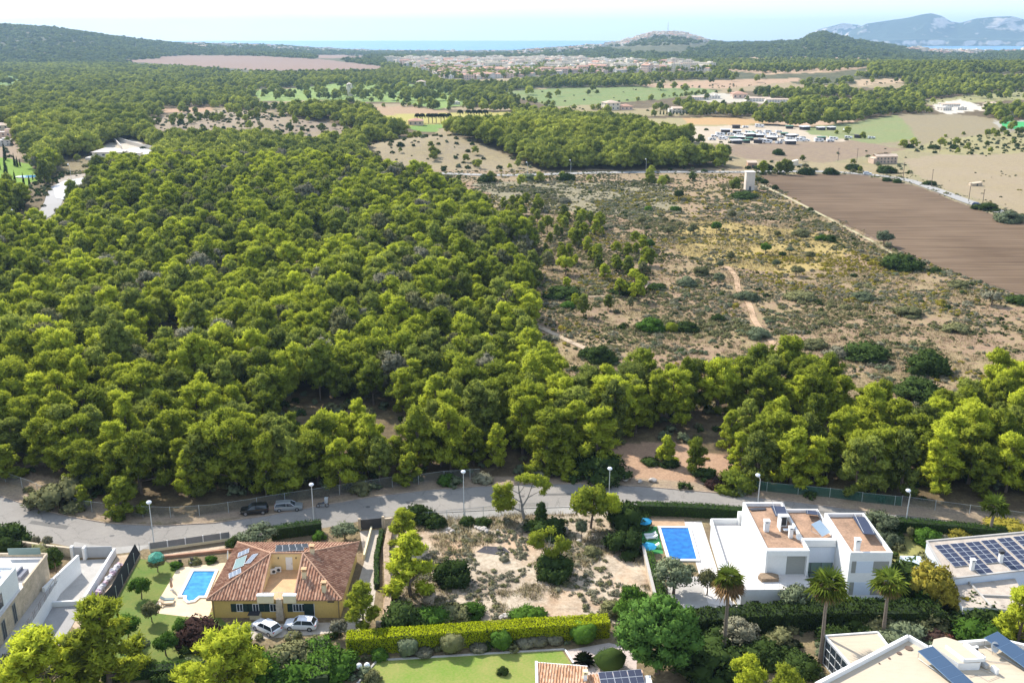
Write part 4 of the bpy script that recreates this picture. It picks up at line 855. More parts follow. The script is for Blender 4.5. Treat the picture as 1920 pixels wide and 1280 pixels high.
# panels on the ochre roof
nL = (A - D).cross(LA - D).normalized()
def onplane(px, py, P0, n):
    d = Vector(ray(px, py)); c = Vector((0, 0, CAMZ)); return c + d * ((P0 - c).dot(n) / d.dot(n))
def quad_panel(parent, corners, P0, n, nu, nv, cm, name='solar_panel', split=None, fm=alu, lift=.16):
    Q = [onplane(x, y, P0, n) for x, y in corners]; u = (Q[1] - Q[0]); v = (Q[3] - Q[0]); lu, lv = u.length, v.length; u.normalize(); v = (v - u * v.dot(u)).normalized()
    su, sv = split or (1, 1)
    for i in range(su):
        for j in range(sv): pv_panel(parent, Q[0], u, v, i * lu / su, j * lv / sv, lu / su - .04, lv / sv - .04, name, cm, fm, nu, nv, .06, lift)
quad_panel(yh, [(448, 1038), (469, 1029), (463, 1041), (443, 1048)], D, nL, 3, 2, cell2)
quad_panel(yh, [(444, 1050), (465, 1042), (455, 1063), (435, 1071)], D, nL, 1, 1, glassg, 'water_heater_panel')
quad_panel(yh, [(430, 1077), (453, 1066), (446, 1080), (424, 1089)], D, nL, 3, 2, cell2)
quad_panel(yh, [(475, 1041), (486, 1039), (480, 1054), (470, 1056)], D, nL, 2, 2, cell2)
nB = (D - C).cross(LA - C).normalized()
quad_panel(yh, [(517, 1024), (577, 1021), (573, 1028), (512, 1031)], C, nB, 1, 1, cellg, split=(5, 1)); quad_panel(yh, [(517, 1029.5), (570, 1027.5), (566, 1034), (512, 1036)], C, nB, 1, 1, cellg, split=(4, 1))
# stone stair with ivy stems on the front wall
st = MB()
for i in range(9): st.box((-31.2 + .05 * math.sin(i * 2), wy0 - .45, .15 + i * .36), (1.0 - i * .03, .75 - i * .04, .37), .05 * math.sin(i))
st.build('stone_pillar', stone, yh)
# ------------------------------------------------------------------ white modern house: blocks with parapets
def block(parent, x0, y0, x1, y1, z0, z1, par=.55, t=.3, roofm=gravel, wallm=white, floor_name='roof', wall_name='wall', skew=0):
    o = [(x0, y0), (x1, y0), (x1, y1), (x0, y1)]; i_ = [(x0 + t, y0 + t), (x1 - t, y0 + t), (x1 - t, y1 - t), (x0 + t, y1 - t)]; b = MB()
    for k in range(4):
        p, q = o[k], o[(k + 1) % 4]; a, c = i_[k], i_[(k + 1) % 4]
        b.face([(*p, z0), (*q, z0), (*q, z1), (*p, z1)]); b.face([(*p, z1), (*q, z1), (*c, z1), (*a, z1)]); b.face([(*c, z1 - par), (*a, z1 - par), (*a, z1), (*c, z1)][::1])
    w = b.build(wall_name, wallm, parent); r = MB(); r.face([(*p, z1 - par + .004) for p in i_]); rr_ = cb(r, floor_name, roofm, w); return w
mh = house('modern_villa', 'white villa of three flat-roofed blocks with brown gravel roofs')
b1 = (35.3, 120.0, 41.3, 134.2); b2 = (41.3, 123.8, 46.4, 133.0); b3 = (46.4, 118.2, 52.2, 129.8)
block(mh, *b1, 0, 7.0); block(mh, b2[0] + .003, b2[1], b2[2] - .003, b2[3], 0, 6.5, .45); block(mh, *b3, 0, 7.5)
W1 = Wall((b1[0], b1[1]), (b1[2], b1[1])); W2 = Wall((b2[0], b2[1]), (b2[2], b2[1])); W3 = Wall((b3[0], b3[1]), (b3[2], b3[1]))
def panel(parent, w, u0, u1, z0, z1, m, name, o0=.003, o1=.03):
    s = MB(); w.slab(s, u0, u1, z0, z1, o0, o1); return s.build(name, m, parent)
shadew = mat('shaded_white_render', (.66, .72, .80), .85, .04, .5)  # white front wall with its bluish shade put into the colour
panel(mh, W1, .35, 3.0, 3.1, 6.0, white, 'sliding_door'); panel(mh, W1, 3.03, 5.6, 3.1, 6.0, gray, 'shutter', .003, .06)
fr = MB(); W1.slab(fr, .0, .3, 3.05, 6.95, .003, .35); W1.slab(fr, 5.7, 6.0, 3.05, 6.95, .003, .35); W1.slab(fr, .3, 5.7, 6.1, 6.95, .003, .35); fr.build('porch_frame', white, mh)
panel(mh, W2, .1, 5.0, 5.35, 6.45, white, 'fascia', .003, .25); panel(mh, W2, .1, 5.0, 5.2, 5.35, grill, 'reveal', .003, .05); panel(mh, W2, .1, 5.0, 2.7, 5.2, shadew, 'wall_panel', .003, .02)
gl = panel(mh, W2, .3, 4.9, .3, 2.7, glassg, 'window_wall', .003, .04); s = MB(); [W2.slab(s, u, u + .08, .3, 2.7, .041, .09) for u in (.3, 1.7, 3.2, 4.8)]; W2.slab(s, .3, 4.9, 1.1, 1.18, .041, .08); cb(s, 'window_frame', grill, gl)
for (z0, z1) in ((4.35, 6.15), (.9, 2.9)):
    panel(mh, W3, .35, .95, z0, z1, gray, 'shutter', .003, .05); panel(mh, W3, .98, 3.3, z0, z1, shadew, 'wall_panel', .003, .03); panel(mh, W3, 3.33, 5.45, z0, z1, gray, 'shutter', .003, .05)
panel(mh, W3, 0, 5.8, .35, .55, lgray, 'ledge', .003, 1.2)
s = MB(); s.prism([(45.5, 116.9), (53, 116.7), (53, 117.0), (45.5, 117.0)], 0, .35); s.build('garden_wall', white, mh); s = MB(); s.prism([(45.5, 117.0), (53, 117.0), (53, 118.19), (45.5, 118.19)], 0, .2); s.build('front_step', conc, mh)
WL = Wall((b1[0], b1[3]), (b1[0], b1[1]))
for (u0, u1) in ((4.3, 6.2), (7.0, 9.2)): window(mh, WL, u0, u1, 3.1, 5.3, None, lgray, lgray)
# raised terrace of the villa
TP = [(30.8, 134.9), (30.2, 121.8), (30.9, 119.6), (31.3, 116.1), (40.7, 116.2), (41.15, 119.99), (35.29, 119.99), (35.29, 134.9)]
s = MB(); s.prism(TP, 0, 3.0, 0, 1); s.build('terrace', [lgray, mat('white_terrace_floor', (.66, .61, .56), .85, .08, .5)], mh)
s = MB()
for (a, c) in (((30.8, 134.9), (30.2, 121.8)), ((35.2, 135.0), (30.8, 135.0)), ((30.2, 121.8), (30.9, 119.6))): s.beam((*a, 3.002), (*c, 3.002), .3, .75)
s.build('parapet', white, mh)
s = MB(); ed = [(31.0, 119.5), (31.35, 116.2), (40.6, 116.3), (41.0, 119.3)]
for a, c in zip(ed[:-1], ed[1:]):
    a = Vector((*a, 3.0)); c = Vector((*c, 3.0)); n = int((c - a).length / 1.1) + 1
    for k in range(n + 1): p = a.lerp(c, k / n); s.tube([p, p + Vector((0, 0, .95))], .02, 4)
    for hh in (.95, .5): s.tube([a + Vector((0, 0, hh)), c + Vector((0, 0, hh))], .018, 4)
s.build('railing', alu, mh)
WT = Wall((31.3, 116.1), (40.7, 116.2))
for u in (.9, 3.8): panel(mh, WT, u + .6, u + 1.6, .5, 1.3, grill, 'basement_window', .004, .03)
s = MB(); s.prism([(37.5, 118.0), (38.2, 117.2), (39.4, 117.3), (39.6, 118.3), (38.6, 118.7)], 3.001, 3.35)
def small(name, label, cat, mbs, mats_, loc=None, group=None):
    o = mbs.build(name, mats_); tag(o, label, cat, group); return o
pl = MB(); pl.prism([(x + 34.2 - 37.5, y + .9) for x, y in [(37.5, 118.0), (37.8, 117.1), (40.2, 117.2), (40.4, 118.3), (39.6, 118.75), (38.0, 118.75)]], 3.002, 3.5); small('planter_bed', 'low brown planter bed on the white terrace of the villa', 'planter', pl, mat('brown_soil', (.28, .2, .13), .95, .3, 2))
# roof equipment
chimney(mh, 36.9, 126.2, 6.45, 1.35, .7, capm=white); chimney(mh, 39.9, 124.3, 6.45, 1.3, .55, capm=white); chimney(mh, 47.75, 119.6, 6.95, 1.5, .65, capm=white)
s = MB(); s.box((38.9, 126.8, 7.4), (.12, 1.7, 1.9)); s.box((39.6, 127.6, 7.4), (1.3, .12, 1.9)); s.box((39.6, 127.3, 8.38), (1.5, .9, .1)); s.box((39.6, 125.6, 7.0), (.8, .6, .08)); s.build('roof_cabin', white, mh); s = MB(); s.box((39.8, 127.52, 7.4), (.7, .05, 1.5)); s.build('roof_hatch', grill, mh)
Z = Vector((0, 0, 1))
def tilted(parent, c, wx, wy, tilt, rz, cm, nu, nv, name='solar_collector', fm=grill, legs=True):
    """collector standing on feet: centre c, facing rz, tilted"""
    u = Vector((math.cos(rz), math.sin(rz), 0)); v0 = Vector((-math.sin(rz), math.cos(rz), 0)); v = v0 * math.cos(tilt) + Z * math.sin(tilt); P = Vector(c) - u * wx / 2 - v * wy / 2
    o = pv_panel(parent, P, u, v, 0, 0, wx, wy, name, cm, fm, nu, nv, .07, 0)
    if legs:
        f = MB()
        for a in (.1, .9):
            top = P + u * wx * a + v * wy; f.tube([top, (top.x, top.y, P.z)], .03, 4); f.tube([P + u * wx * a, (top.x, top.y, P.z)], .03, 4)
        cb(f, 'support', steel, o)
    return o
tilted(mh, (40.0, 130.5, 7.35), 2.1, 4.6, R(-8), R(-6), cell, 1, 1); tilted(mh, (45.1, 131.2, 6.75), 1.9, 1.9, R(-10), R(-14), cell, 1, 1); tilted(mh, (50.7, 125.4, 7.75), 1.8, 6.6, R(-6), R(-6), cell, 1, 1)
tilted(mh, (44.6, 125.6, 7.2), 2.1, 2.3, R(30), R(38), glassmat('pale_collector', (.45, .55, .62), .3), 2, 1, fm=alu)
def dish(parent, x, y, z, r=.45, az=0, name='satellite_dish'):
    s = MB(); ax = Vector((math.sin(az), -math.cos(az), .55)).normalized(); a = ax.cross(Z).normalized(); b2_ = ax.cross(a); c = Vector((x, y, z + .9)); prev = None
    for k in range(5):
        q = k / 4 * r; ring = [c + ax * (q * q / r * .45) + (a * math.cos(t) + b2_ * math.sin(t)) * max(q, .02) for t in np.linspace(0, 6.283, 15)[:-1]]
        if prev: [s.face([prev[i], prev[(i + 1) % 14], ring[(i + 1) % 14], ring[i]]) for i in range(14)]
        prev = ring
    o = s.build(name, white, parent) if parent else s.build(name, white); t = MB(); t.tube([(x, y, z), (x, y, z + .9)], .04, 5); t.tube([c, c + ax * r * .9], .02, 4); cb(t, 'mast', steel, o); return o
dish(mh, 40.6, 122.9, 6.45)
s = MB(); s.box((35.3, 134.9, 3.9), (.8, .9, 2.0)); s.build('terrace_pier', white, mh)
s = MB(); s.prism([(36.0, 133.0), (37.6, 133.2), (38.6, 133.3), (38.4, 132.6), (36.2, 132.3)], 6.46, 6.62); s.build('folded_tarpaulin', grill, mh)
# ------------------------------------------------------------------ left house: white with a stone wall
lh = house('hillside_house', 'white flat-roofed house with stone-clad wall and railed walkway, left edge')
s = MB(); s.prism([(-64.9, 120.2), (-90, 120.2), (-90, 96), (-63.2, 96), (-64.4, 111)], -.5, 5.7, 1, 0); s.build('stone_wall', [mat('white_terrace_floor', (.8, .76, .7)), stone], lh)
s = MB()
for a, c in (((-64.95, 120.3), (-64.5, 112.6)), ((-90, 120.35), (-64.95, 120.35))): s.beam((*a, 5.702), (*c, 5.702), .3, .45)
s.build('parapet', stone, lh)
s = MB(); s.prism([(-64.75, 112.0), (-90, 112.3), (-90, 96), (-64.0, 96), (-64.5, 104)], 5.705, 8.6, 0, 0); s.build('upper_storey', white, lh)
s = MB(); s.beam((-64.9, 111.9, 8.6), (-64.5, 104, 8.6), .3, .3); s.beam((-90, 112.1, 8.6), (-64.9, 112.1, 8.6), .3, .3); s.build('roof_parapet', white, lh)
s = MB(); s.prism([(-63.0, 96), (-63.15, 101.3), (-64.1, 120.4), (-64.95, 120.5), (-64.41, 111), (-63.21, 96)], -.4, 2.3)
s2 = MB(); s2.prism([(-61.2, 96), (-61.5, 101.3), (-63.7, 120.5), (-64.89, 120.3), (-64.38, 111), (-63.15, 96)], -.6, 2.28, 0, 1); s2.build('walkway', [white, conc], lh)
g = MB(); pp = [Vector((-61.35 - 2.25 * t, 98.3 + 22 * t, 2.28)) for t in np.linspace(0, 1, 12)]
for p in pp: g.tube([p, p + Vector((0, 0, 1.0))], .03, 4); g.tube([p + Vector((-.05, .5, 0)), p + Vector((-.05, .5, 1.0))], .03, 4)
g.tube([pp[0] + Z, pp[-1] + Z], .03, 4); g.tube([pp[0] + Z * .5, pp[-1] + Z * .5], .02, 4); g.build('railing', mat('bronze_railing', (.28, .22, .19), .6), lh)
ws = Wall((-63.2, 96), (-64.4, 111)); sg = Wall((-64.4, 111), (-64.9, 120.2))
for (u0, u1, z0, z1) in ((9.2, 10.3, 2.4, 5.0), (12.6, 13.6, 2.5, 5.3), (4.5, 6.0, 2.4, 5.2)): window(lh, ws, u0, u1, z0, z1, None, gray, glass)
wu = Wall((-64.5, 104), (-64.75, 112.0)); window(lh, wu, 1.5, 3.6, 6.0, 7.9, None, gray, glass)
s = MB(); s.prism([(-70, 119.8), (-65.6, 120.0), (-65.6, 120.06), (-70, 119.86)], 6.2, 7.2, bottom=True); s.build('glass_balustrade', glassg, lh)
sf = MB(); sf.box((-65.9, 115.0, 6.0), (.9, 2.2, .55)); sf.box((-66.3, 115.0, 6.35), (.25, 2.2, .6)); small('outdoor_sofa', 'grey outdoor sofa on the white roof terrace at the left edge', 'sofa', sf, mat('grey_fabric', (.25, .25, .28), .9))
s = MB(); s.box((-66.8, 109.5, 8.95), (1.6, 2.4, .08), M=Matrix.Rotation(R(-12), 4, 'Y')); s.build('solar_panel', cell2, lh)
# drive with white walls
dv = house('walled_driveway', 'white walled entrance ramp with grey gates next to the house with the stone wall', 'driveway')
s = MB(); s.prism([(-65.2, 129.0), (-60.2, 129.4), (-59.1, 118.6), (-63.7, 117.0), (-64.6, 121.5)], -.3, .03); s.build('ramp', conc, dv)
s = MB(); s.prism([(-63.35, 125.4), (-63.0, 125.4), (-64.0, 116.6), (-64.35, 116.6)], -.3, 3.0); s.prism([(-60.2, 130.4), (-59.85, 130.4), (-58.8, 117.2), (-59.15, 117.2)], -.3, 1.3); s.prism([(-64.0, 116.4), (-58.8, 116.9), (-58.8, 117.2), (-64.0, 116.7)], -.4, .8); s.prism([(-64.3, 129.9), (-63.95, 129.9), (-63.95, 129.0), (-64.3, 129.0)], 0, 2.0); s.prism([(-66.3, 130.0), (-65.9, 130.0), (-65.9, 129.4), (-66.3, 129.4)], 0, 2.0); s.prism([(-64, 130.0), (-60.2, 130.3), (-60.2, 130.5), (-64, 130.2)], .02, .25); s.build('boundary_wall', white, dv)
s = MB(); s.box((-62.05, 129.85, .95), (3.7, .1, 1.8), .04); s.build('gate', greygate, dv); s = MB(); s.box((-65.1, 129.75, .95), (1.55, .1, 1.8), .02); s.build('side_gate', greygate, dv)
s = MB(); s.prism([(-63.6, 116.3), (-59.2, 116.8), (-58.2, 108), (-61.9, 106.5)], -.3, .035, 0); s.build('lower_paving', mat('grey_paving', (.36, .34, .32), .9, .1, .6), dv)
# ------------------------------------------------------------------ right house: mono-pitch roof full of panels
rh = house('solar_roof_house', 'white house with sloping roof covered in dark solar panels, right edge')
r0, r1, r2, r3 = Vector((60.3, 125.9, 4.9)), Vector((82, 129.6, 4.9)), Vector((82, 121.5, 4.0)), Vector((59.8, 117.1, 4.0))
def rz_(p): return 4.0 + .9 * ((p[1] - 117.1 - (p[0] - 59.8) * .18) / 8.4)
s = MB(); P4 = [(60.3, 125.9), (82, 129.6), (82, 121.5), (59.8, 117.1)]; s.prism(P4, 0, rz_, 0, 1); s.build('wall', [mat('shaded_white_render', (.66, .72, .80)), mat('roof_screed', (.50, .42, .34), .95, .2, .8, bmp=.3)], rh)  # white walls, bluish shade in their colour
s = MB()
for a, c in ((r3, r0), (r0, r1), (r3, r2)): s.beam(a + Z * .0 + Vector((.0, .0, .003)), c + Z * .003, .28, .16)
s.build('roof_edge', conc, rh)
s = MB(); s.prism([(59.7, 118.5), (59.6, 111.8), (62.9, 111.8), (68.5, 110.5), (70, 119.0), (66, 118.2), (59.9, 116.9)], 0, 3.0, 0, 1); s.build('lower_wing', [white, mat('roof_screed', (.5, .42, .34))], rh)
s = MB(); s.beam((63.0, 118.3, 3.0), (63.3, 111.6, 3.0), .25, .3); s.beam((63.2, 114.5, 3.003), (69.0, 114.0, 3.003), .2, .28); s.build('roof_kerb', conc, rh)
ub = (r1 - r0).normalized(); vb = (r3 - r0); vb = (vb - ub * vb.dot(ub)).normalized()
nR = ub.cross(vb); 
for gi, (px0, py0, nx, ny) in enumerate(((1751, 1023.5, 2, 5), (1780, 1020.5, 2, 7), (1809, 1018, 2, 5), (1838, 1014.5, 2, 7), (1868, 1010.5, 2, 7), (1898, 1007, 2, 7), (1928, 1003, 2, 7))):
    O = onplane(px0, py0, r0, nR.normalized())
    for i in range(nx):
        for j in range(ny): pv_panel(rh, O, ub, vb, i * 1.12, j * 1.02, 1.08, .98, 'solar_panel', cell, alu, 1, 1, .05, .1)
chimney(rh, 64.0, 119.4, 4.1, 1.3, .5, capm=white); chimney(rh, 68.8, 121.2, 4.2, 1.5, .5, capm=grill)
s = MB(); s.prism([(56.7, 125.9), (60.0, 125.7), (59.8, 120.8), (57.4, 121.5)], 0, 2.6, 0, 0); small('flat_roof_annexe', 'pale blue flat-roofed annexe between the villa garden and the solar-panelled house', 'shed', s, mat('pale_blue_roof', (.55, .63, .72), .85, .04, .5))
# ------------------------------------------------------------------ bottom right house: tan flat roofs behind white parapets
tan = mat('tan_roof_tiles', (.56, .46, .335), .9, .06, .6, fine=5, mscale=(1, 5, 1))
bh = house('flat_roof_house', 'white house with tan flat roofs and big blue collectors, bottom right corner')
s = MB(); s.prism([(38.9, 104.0), (45.7, 104.8), (46.1, 100), (40.6, 95.5)], 0, 3.9, 0, 1); s.build('side_room', [white, tan], bh)
s = MB(); E_ = [(45.7, 104.8), (38.9, 104.0), (40.6, 95.5)]
for a, c in zip(E_[:-1], E_[1:]): s.beam((*a, 3.9), (*c, 3.9), .2, .16)
s.beam((46.1, 100, 3.9), (45.7, 104.8, 3.9), .2, .16); s.build('roof_edge', white, bh)
wg = Wall((38.9, 104.0), (40.6, 95.5)); gq = panel(bh, wg, .2, 8, .2, 3.7, glass, 'window_wall', .004, .03); s = MB(); [wg.slab(s, u, u + .08, .2, 3.7, .031, .08) for u in np.arange(.2, 8, 1.3)]; [wg.slab(s, .2, 8, z, z + .07, .031, .07) for z in (.2, 1.3, 2.5, 3.63)]; cb(s, 'window_frame', alu, gq)
M_ = [(47.2, 99.7), (33.5, 90.7), (30, 80), (62, 78), (60.6, 97.6), (57.7, 99.0), (51.9, 98.3), (48.6, 97.4)]
s = MB(); s.prism(M_, 0, 6.4, 0, 1); s.build('wall', [white, tan], bh)
s = MB()
for i in (0, 4, 5, 6, 7): a = M_[i]; c = M_[(i + 1) % 8]; s.beam((*a, 6.39), (*c, 6.39), .4, .62)
s.beam((*M_[3], 6.38), (*M_[4], 6.38), .4, .6); s.build('parapet', white, bh)
s = MB(); s.prism([(48.9, 97.2), (49.6, 98.4), (51.2, 98.9), (52.4, 98.0), (53.9, 95.2), (53.0, 93.9), (50.5, 93.8)], 6.405, 7.35, 0, 1); s.build('stair_tower', [white, tan], bh); s = MB(); s.beam((50.2, 96.6, 7.35), (51.2, 94.0, 7.35), .18, .45); s.beam((51.2, 94.0, 7.35), (53.6, 94.2, 7.35), .18, .4); s.beam((53.6, 94.2, 7.35), (52.6, 97.2, 7.35), .3, .5); s.build('stair_parapet', white, bh)
tilted(bh, (48.9, 93.4, 7.1), 2.3, 6.2, R(9), R(24), cell2, 1, 4, fm=mat('collector_frame', (.2, .3, .42), .5)); tilted(bh, (58.2, 95.4, 7.2), 2.5, 7.5, R(9), R(30), cell2, 1, 4, fm=mat('collector_frame', (.2, .3, .42)))
dish(bh, 55.9, 96.9, 6.45, .62, .4); ac_unit(bh, 54.0, 97.3, 6.41, .3); ac_unit(bh, 54.5, 93.4, 6.41, 1.9); 
s = MB(); [s.tube([(46.6 - k * 1.5, 97.9 - k * .95, 6.41), (46.6 - k * 1.5, 97.9 - k * .95, 6.5)], r_, 10) for k, r_ in enumerate((.45, .28, .14, .1))]; s.build('roof_vent', mat('dark_brown', (.16, .11, .08), .8), bh)
s = MB(); s.tube([(51.3, 92.6, 6.5), (52.3, 93.0, 6.5), (53.0, 91.8, 6.5), (54.6, 92.6, 6.5), (53.2, 94.0, 6.5)], .03, 4); s.tube([(53.0, 96.6, 6.5), (55, 95.3, 6.5), (57.0, 95.0, 6.5)], .04, 4); s.box((53.6, 95.0, 6.75), (.5, 2.2, .45), .35); s.build('pipework', mat('grey_pipe', (.45, .43, .4), .6), bh)
# ------------------------------------------------------------------ bottom centre house: pale orange tiled roofs
ch = house('tiled_cottage', 'white cottage with pale orange tiled roofs below the striped lawn')
s = MB(); s.prism([(3.0, 97.0), (8.6, 96.2), (8.6, 85), (3.0, 85)], 0, lambda p: 4.6 - (97.0 - p[1]) * .22); s.prism([(8.63, 96.0), (16.2, 96.6), (16.2, 85), (8.63, 85)], 0, 3.7); s.prism([(-1.6, 93.9), (2.97, 95.0), (2.97, 85), (-1.6, 85)], 0, 3.2); s.build('wall', white, ch)
T1 = [(2.9, 97.3, 4.95), (8.75, 96.5, 4.95), (8.75, 88, 3.1), (2.9, 88, 3.0)]; b = tiled([Vector(p) for p in T1[:2]] + [Vector((8.75, 88, 3.07)), Vector((2.9, 88.8, 3.1))], .34, .09)
tiled([(8.8, 96.2, 4.05), (15.4, 97.1, 4.05), (15.4, 88, 2.6), (8.8, 88, 2.75)], .34, .09, mb=b); b.build('roof', tile_or, ch)
s = MB(); s.beam((2.85, 88, 2.9), (2.85, 97.4, 4.6), .3, .5); s.beam((2.8, 97.35, 4.6), (8.8, 96.6, 4.6), .12, .36); s.build('gable', white, ch); chimney(ch, 8.4, 94.7, 4.4, .9, .4, capm=cream)
O = V(1121, 1261.5, 4.2); uu = Vector((.993, .12, .0)).normalized(); vv = Vector((.1, -.98, -.17)).normalized()
for i in range(3):
    for j in range(3): pv_panel(ch, O, uu, vv, i * 1.72, j * 1.08, 1.68, 1.04, 'solar_panel', cell, alu, 2, 1, .05, .12)
s = MB(); s.prism([(-1.2, 94.0), (2.7, 94.9), (2.7, 92), (-1.2, 92)], 3.205, 3.26); s.build('skylight', glassmat('pale_skylight', (.5, .6, .75), .3), ch)
# ------------------------------------------------------------------ near ground sheets
grassm = mat('lawn_grass', (.15, .25, .03), .95, .25, .13, col2=(.32, .28, .09), fine=3, bmp=.2); grass2 = mat('green_lawn', (.09, .17, .025), .95, .25, .22, col2=(.21, .21, .05), fine=3)
lotm, nt, bs = nodes('lot_soil'); bs.inputs['Roughness'].default_value = .95; n1 = vec_noise(nt, .16, 6, .68, 'World'); n2 = vec_noise(nt, 1.6, 6, .75, 'World'); n3 = vec_noise(nt, .07, 4, .6, 'World')
a_ = mixc(nt, .5, n1.outputs[0], n2.outputs[0]); r = ramp(nt, a_.outputs[0], [(.34, (.17, .13, .09)), (.45, (.34, .26, .18)), (.54, (.50, .405, .29)), (.68, (.64, .55, .42))]); ro = ramp(nt, n3.outputs[0], [(.5, (0, 0, 0)), (.66, (1, 1, 1))]); c = mixc(nt, ro.outputs[0], r.outputs[0], (.52, .30, .15))
c.inputs[0].default_value = .3; h = mixc(nt, .55, r.outputs[0], c.outputs[0]); nt.links.new(h.outputs[0], bs.inputs['Base Color']); bump(nt, bs, n2.outputs[0], .6, .15)
sheet('ground', [(-19.4, 137.8), (-19.0, 132), (-17.4, 112), (-15.4, 111.2), (12, 112.5), (19.6, 113), (19.7, 131), (19.9, 144), (14, 145.2), (0, 144.2), (-12, 141)], lotm, .006, world=True)
sheet('patch', [(-5.5, 131.5), (-4.2, 133.3), (-1.2, 133.0), (-.2, 131.2), (-2.4, 130.6)], mat('ash', (.07, .065, .07), .95, .3, 2), .011, world=True)
sheet('driveway', [(-24.2, 138.0), (-20.9, 138.5), (-19.7, 127.5), (-18.9, 113.5), (-20.2, 111.0), (-36, 108.6), (-37.5, 112.2), (-22.2, 113.0), (-22.1, 129)], mat('pale_drive_paving', (.50, .43, .35), .9, .16, 1.3, fine=6), .009, world=True)
sheet('lawn', [(-56, 129.5), (-49.2, 128.0), (-49.4, 115.0), (-40.5, 115.3), (-37.8, 112), (-38, 106), (-42, 101), (-55, 101), (-56, 108), (-55.2, 119)], grass2, .006, world=True)
dk = sheet('pool_deck', [(-49.4, 126.9), (-42.6, 128.4), (-41.0, 113.6), (-49.2, 115.2)], deckm, .016, world=True)
sheet('path', [(-54.0, 130.6), (-41.5, 134.4), (-41.4, 133.4), (-53.8, 129.6)], sand, .013, world=True)
sheet('lawn', [(-18.5, 100), (-16.9, 104.4), (0, 106.1), (6.4, 106.6), (7.6, 103.4), (8.5, 98), (8, 60), (-30, 60)], grassm, .008, world=True)
sheet('path', [(6.9, 106.7), (12.6, 108.3), (16, 106.6), (15.5, 103), (14, 97), (9, 97.2), (7.9, 103.4)], mat('pink_gravel', (.56, .46, .40), .95, .12, .8, fine=5), .012, world=True)
sheet('pavement', [(-67.5, 131.2), (-60, 130.9), (-56.8, 131.8), (-55.9, 133.6), (-62, 132.9), (-68, 134.6)], paleasph, .020, world=True)
sheet('bare_earth', [(-59.7, 130.4), (-56.4, 131.0), (-55.7, 119), (-56.5, 110), (-58.6, 112)], sand, .010, world=True)
sheet('bare_earth', [(-22, 144.6), (-10, 147.6), (-9, 146), (-12, 143), (-22, 141)], sand, .007, world=True) if 0 else None
# villa grounds
sheet('patio', [(27.9, 141.2), (30.7, 141.2), (30.1, 121.8), (31.2, 116), (27.2, 117.5), (27.3, 124.3)], mat('white_terrace_floor', (.80, .75, .70)), .014, world=True)
sheet('turf', [(20.2, 139.6), (23.2, 139.6), (23.0, 131.0), (20.2, 131.0)], mat('artificial_turf', (.05, .26, .07), .9, .1, 1), .014, world=True)
sheet('bare_earth', [(20, 142.4), (28, 142.1), (28, 139.4), (20, 139.6)], mat('orange_dirt', (.5, .33, .2)), .008, world=True)
sheet('path', [(22.5, 124.5), (29, 124.5), (31, 116), (28, 112.5), (21.5, 115)], conc, .007, world=True)
sheet('lawn', [(52.6, 137.8), (73, 134.6), (60, 126.5), (52.6, 130)], mat('dry_lawn', (.28, .26, .08), .95, .25, .5), .008, world=True)
mh_ = mat('manhole_iron', (.12, .11, .10), .7, .2, 4)
for k_, (px, py) in enumerate(((210, 1004), (465, 985), (690, 950), (980, 930), (1250, 936), (1620, 972))): c = G(px, py); sheet('manhole_cover', [(c.x + .38 * math.cos(t), c.y + .38 * math.sin(t)) for t in np.linspace(0, 6.283, 15)[:-1]], mh_, .018, world=True)
pt_ = mat('asphalt_repair', (.15, .14, .125), .9, .12, .8, fine=4)
for q_ in ([(60, 975), (130, 985), (124, 992), (54, 981)], [(395, 1001), (430, 999), (434, 1005), (398, 1008)], [(1010, 925), (1090, 924), (1091, 928), (1009, 929)], [(1530, 956), (1575, 962), (1570, 966), (1526, 960)], [(760, 940), (800, 936), (803, 941), (763, 945)]): sheet('road_patch', q_, pt_, .016)
# ------------------------------------------------------------------ pools
waterm, nt, bs = nodes('pool_water'); bs.inputs['Roughness'].default_value = .08; n = vec_noise(nt, 1.3, 3, .5, 'World'); r = ramp(nt, n.outputs[0], [(.3, (.004, .10, .36)), (.7, (.012, .19, .50))]); nt.links.new(r.outputs[0], bs.inputs['Base Color']); bump(nt, bs, n.outputs[0], .15, .05)
water2, nt, bs = nodes('bright_pool_water'); bs.inputs['Roughness'].default_value = .08; n = vec_noise(nt, 1.1, 3, .5, 'World'); r = ramp(nt, n.outputs[0], [(.3, (.006, .17, .45)), (.7, (.05, .36, .62))]); nt.links.new(r.outputs[0], bs.inputs['Base Color']); bump(nt, bs, n.outputs[0], .15, .05)
def pool(label, poly, cop, z, wm, copm=white, name='swimming_pool'):
    o = empty(name, (sum(p[0] for p in poly) / len(poly), sum(p[1] for p in poly) / len(poly), 0)); tag(o, label, 'pool'); cen = Vector((sum(p[0] for p in poly) / len(poly), sum(p[1] for p in poly) / len(poly)))
    b = MB(); n = len(poly); out = []
    for i in range(n):
        p0, p1, p2 = Vector(poly[i - 1]), Vector(poly[i]), Vector(poly[(i + 1) % n]); a = (p1 - p0).normalized(); c = (p2 - p1).normalized(); na = Vector((a.y, -a.x)); nc = Vector((c.y, -c.x)); q = (na + nc); q = q / max(q.dot(na), .3); out.append(p1 + q * cop)
    for i in range(n):
        a, c, d, e = Vector(poly[i]), Vector(poly[(i + 1) % n]), out[(i + 1) % n], out[i]
        b.face([(*e, z), (*d, z), (*c, z), (*a, z)]); b.face([(*e, 0), (*d, 0), (*d, z), (*e, z)]); b.face([(*c, z - .3), (*a, z - .3), (*a, z), (*c, z)])
    b.build('coping', copm, o); w = MB(); w.face([(*p, z - .14) for p in poly]); w.build('water', wm, o); return o
pool('large deep blue rectangular pool with white coping beside the green turf strip', [(23.7, 129.0), (27.7, 129.0), (28.1, 138.7), (23.7, 138.8)], .42, .28, waterm)
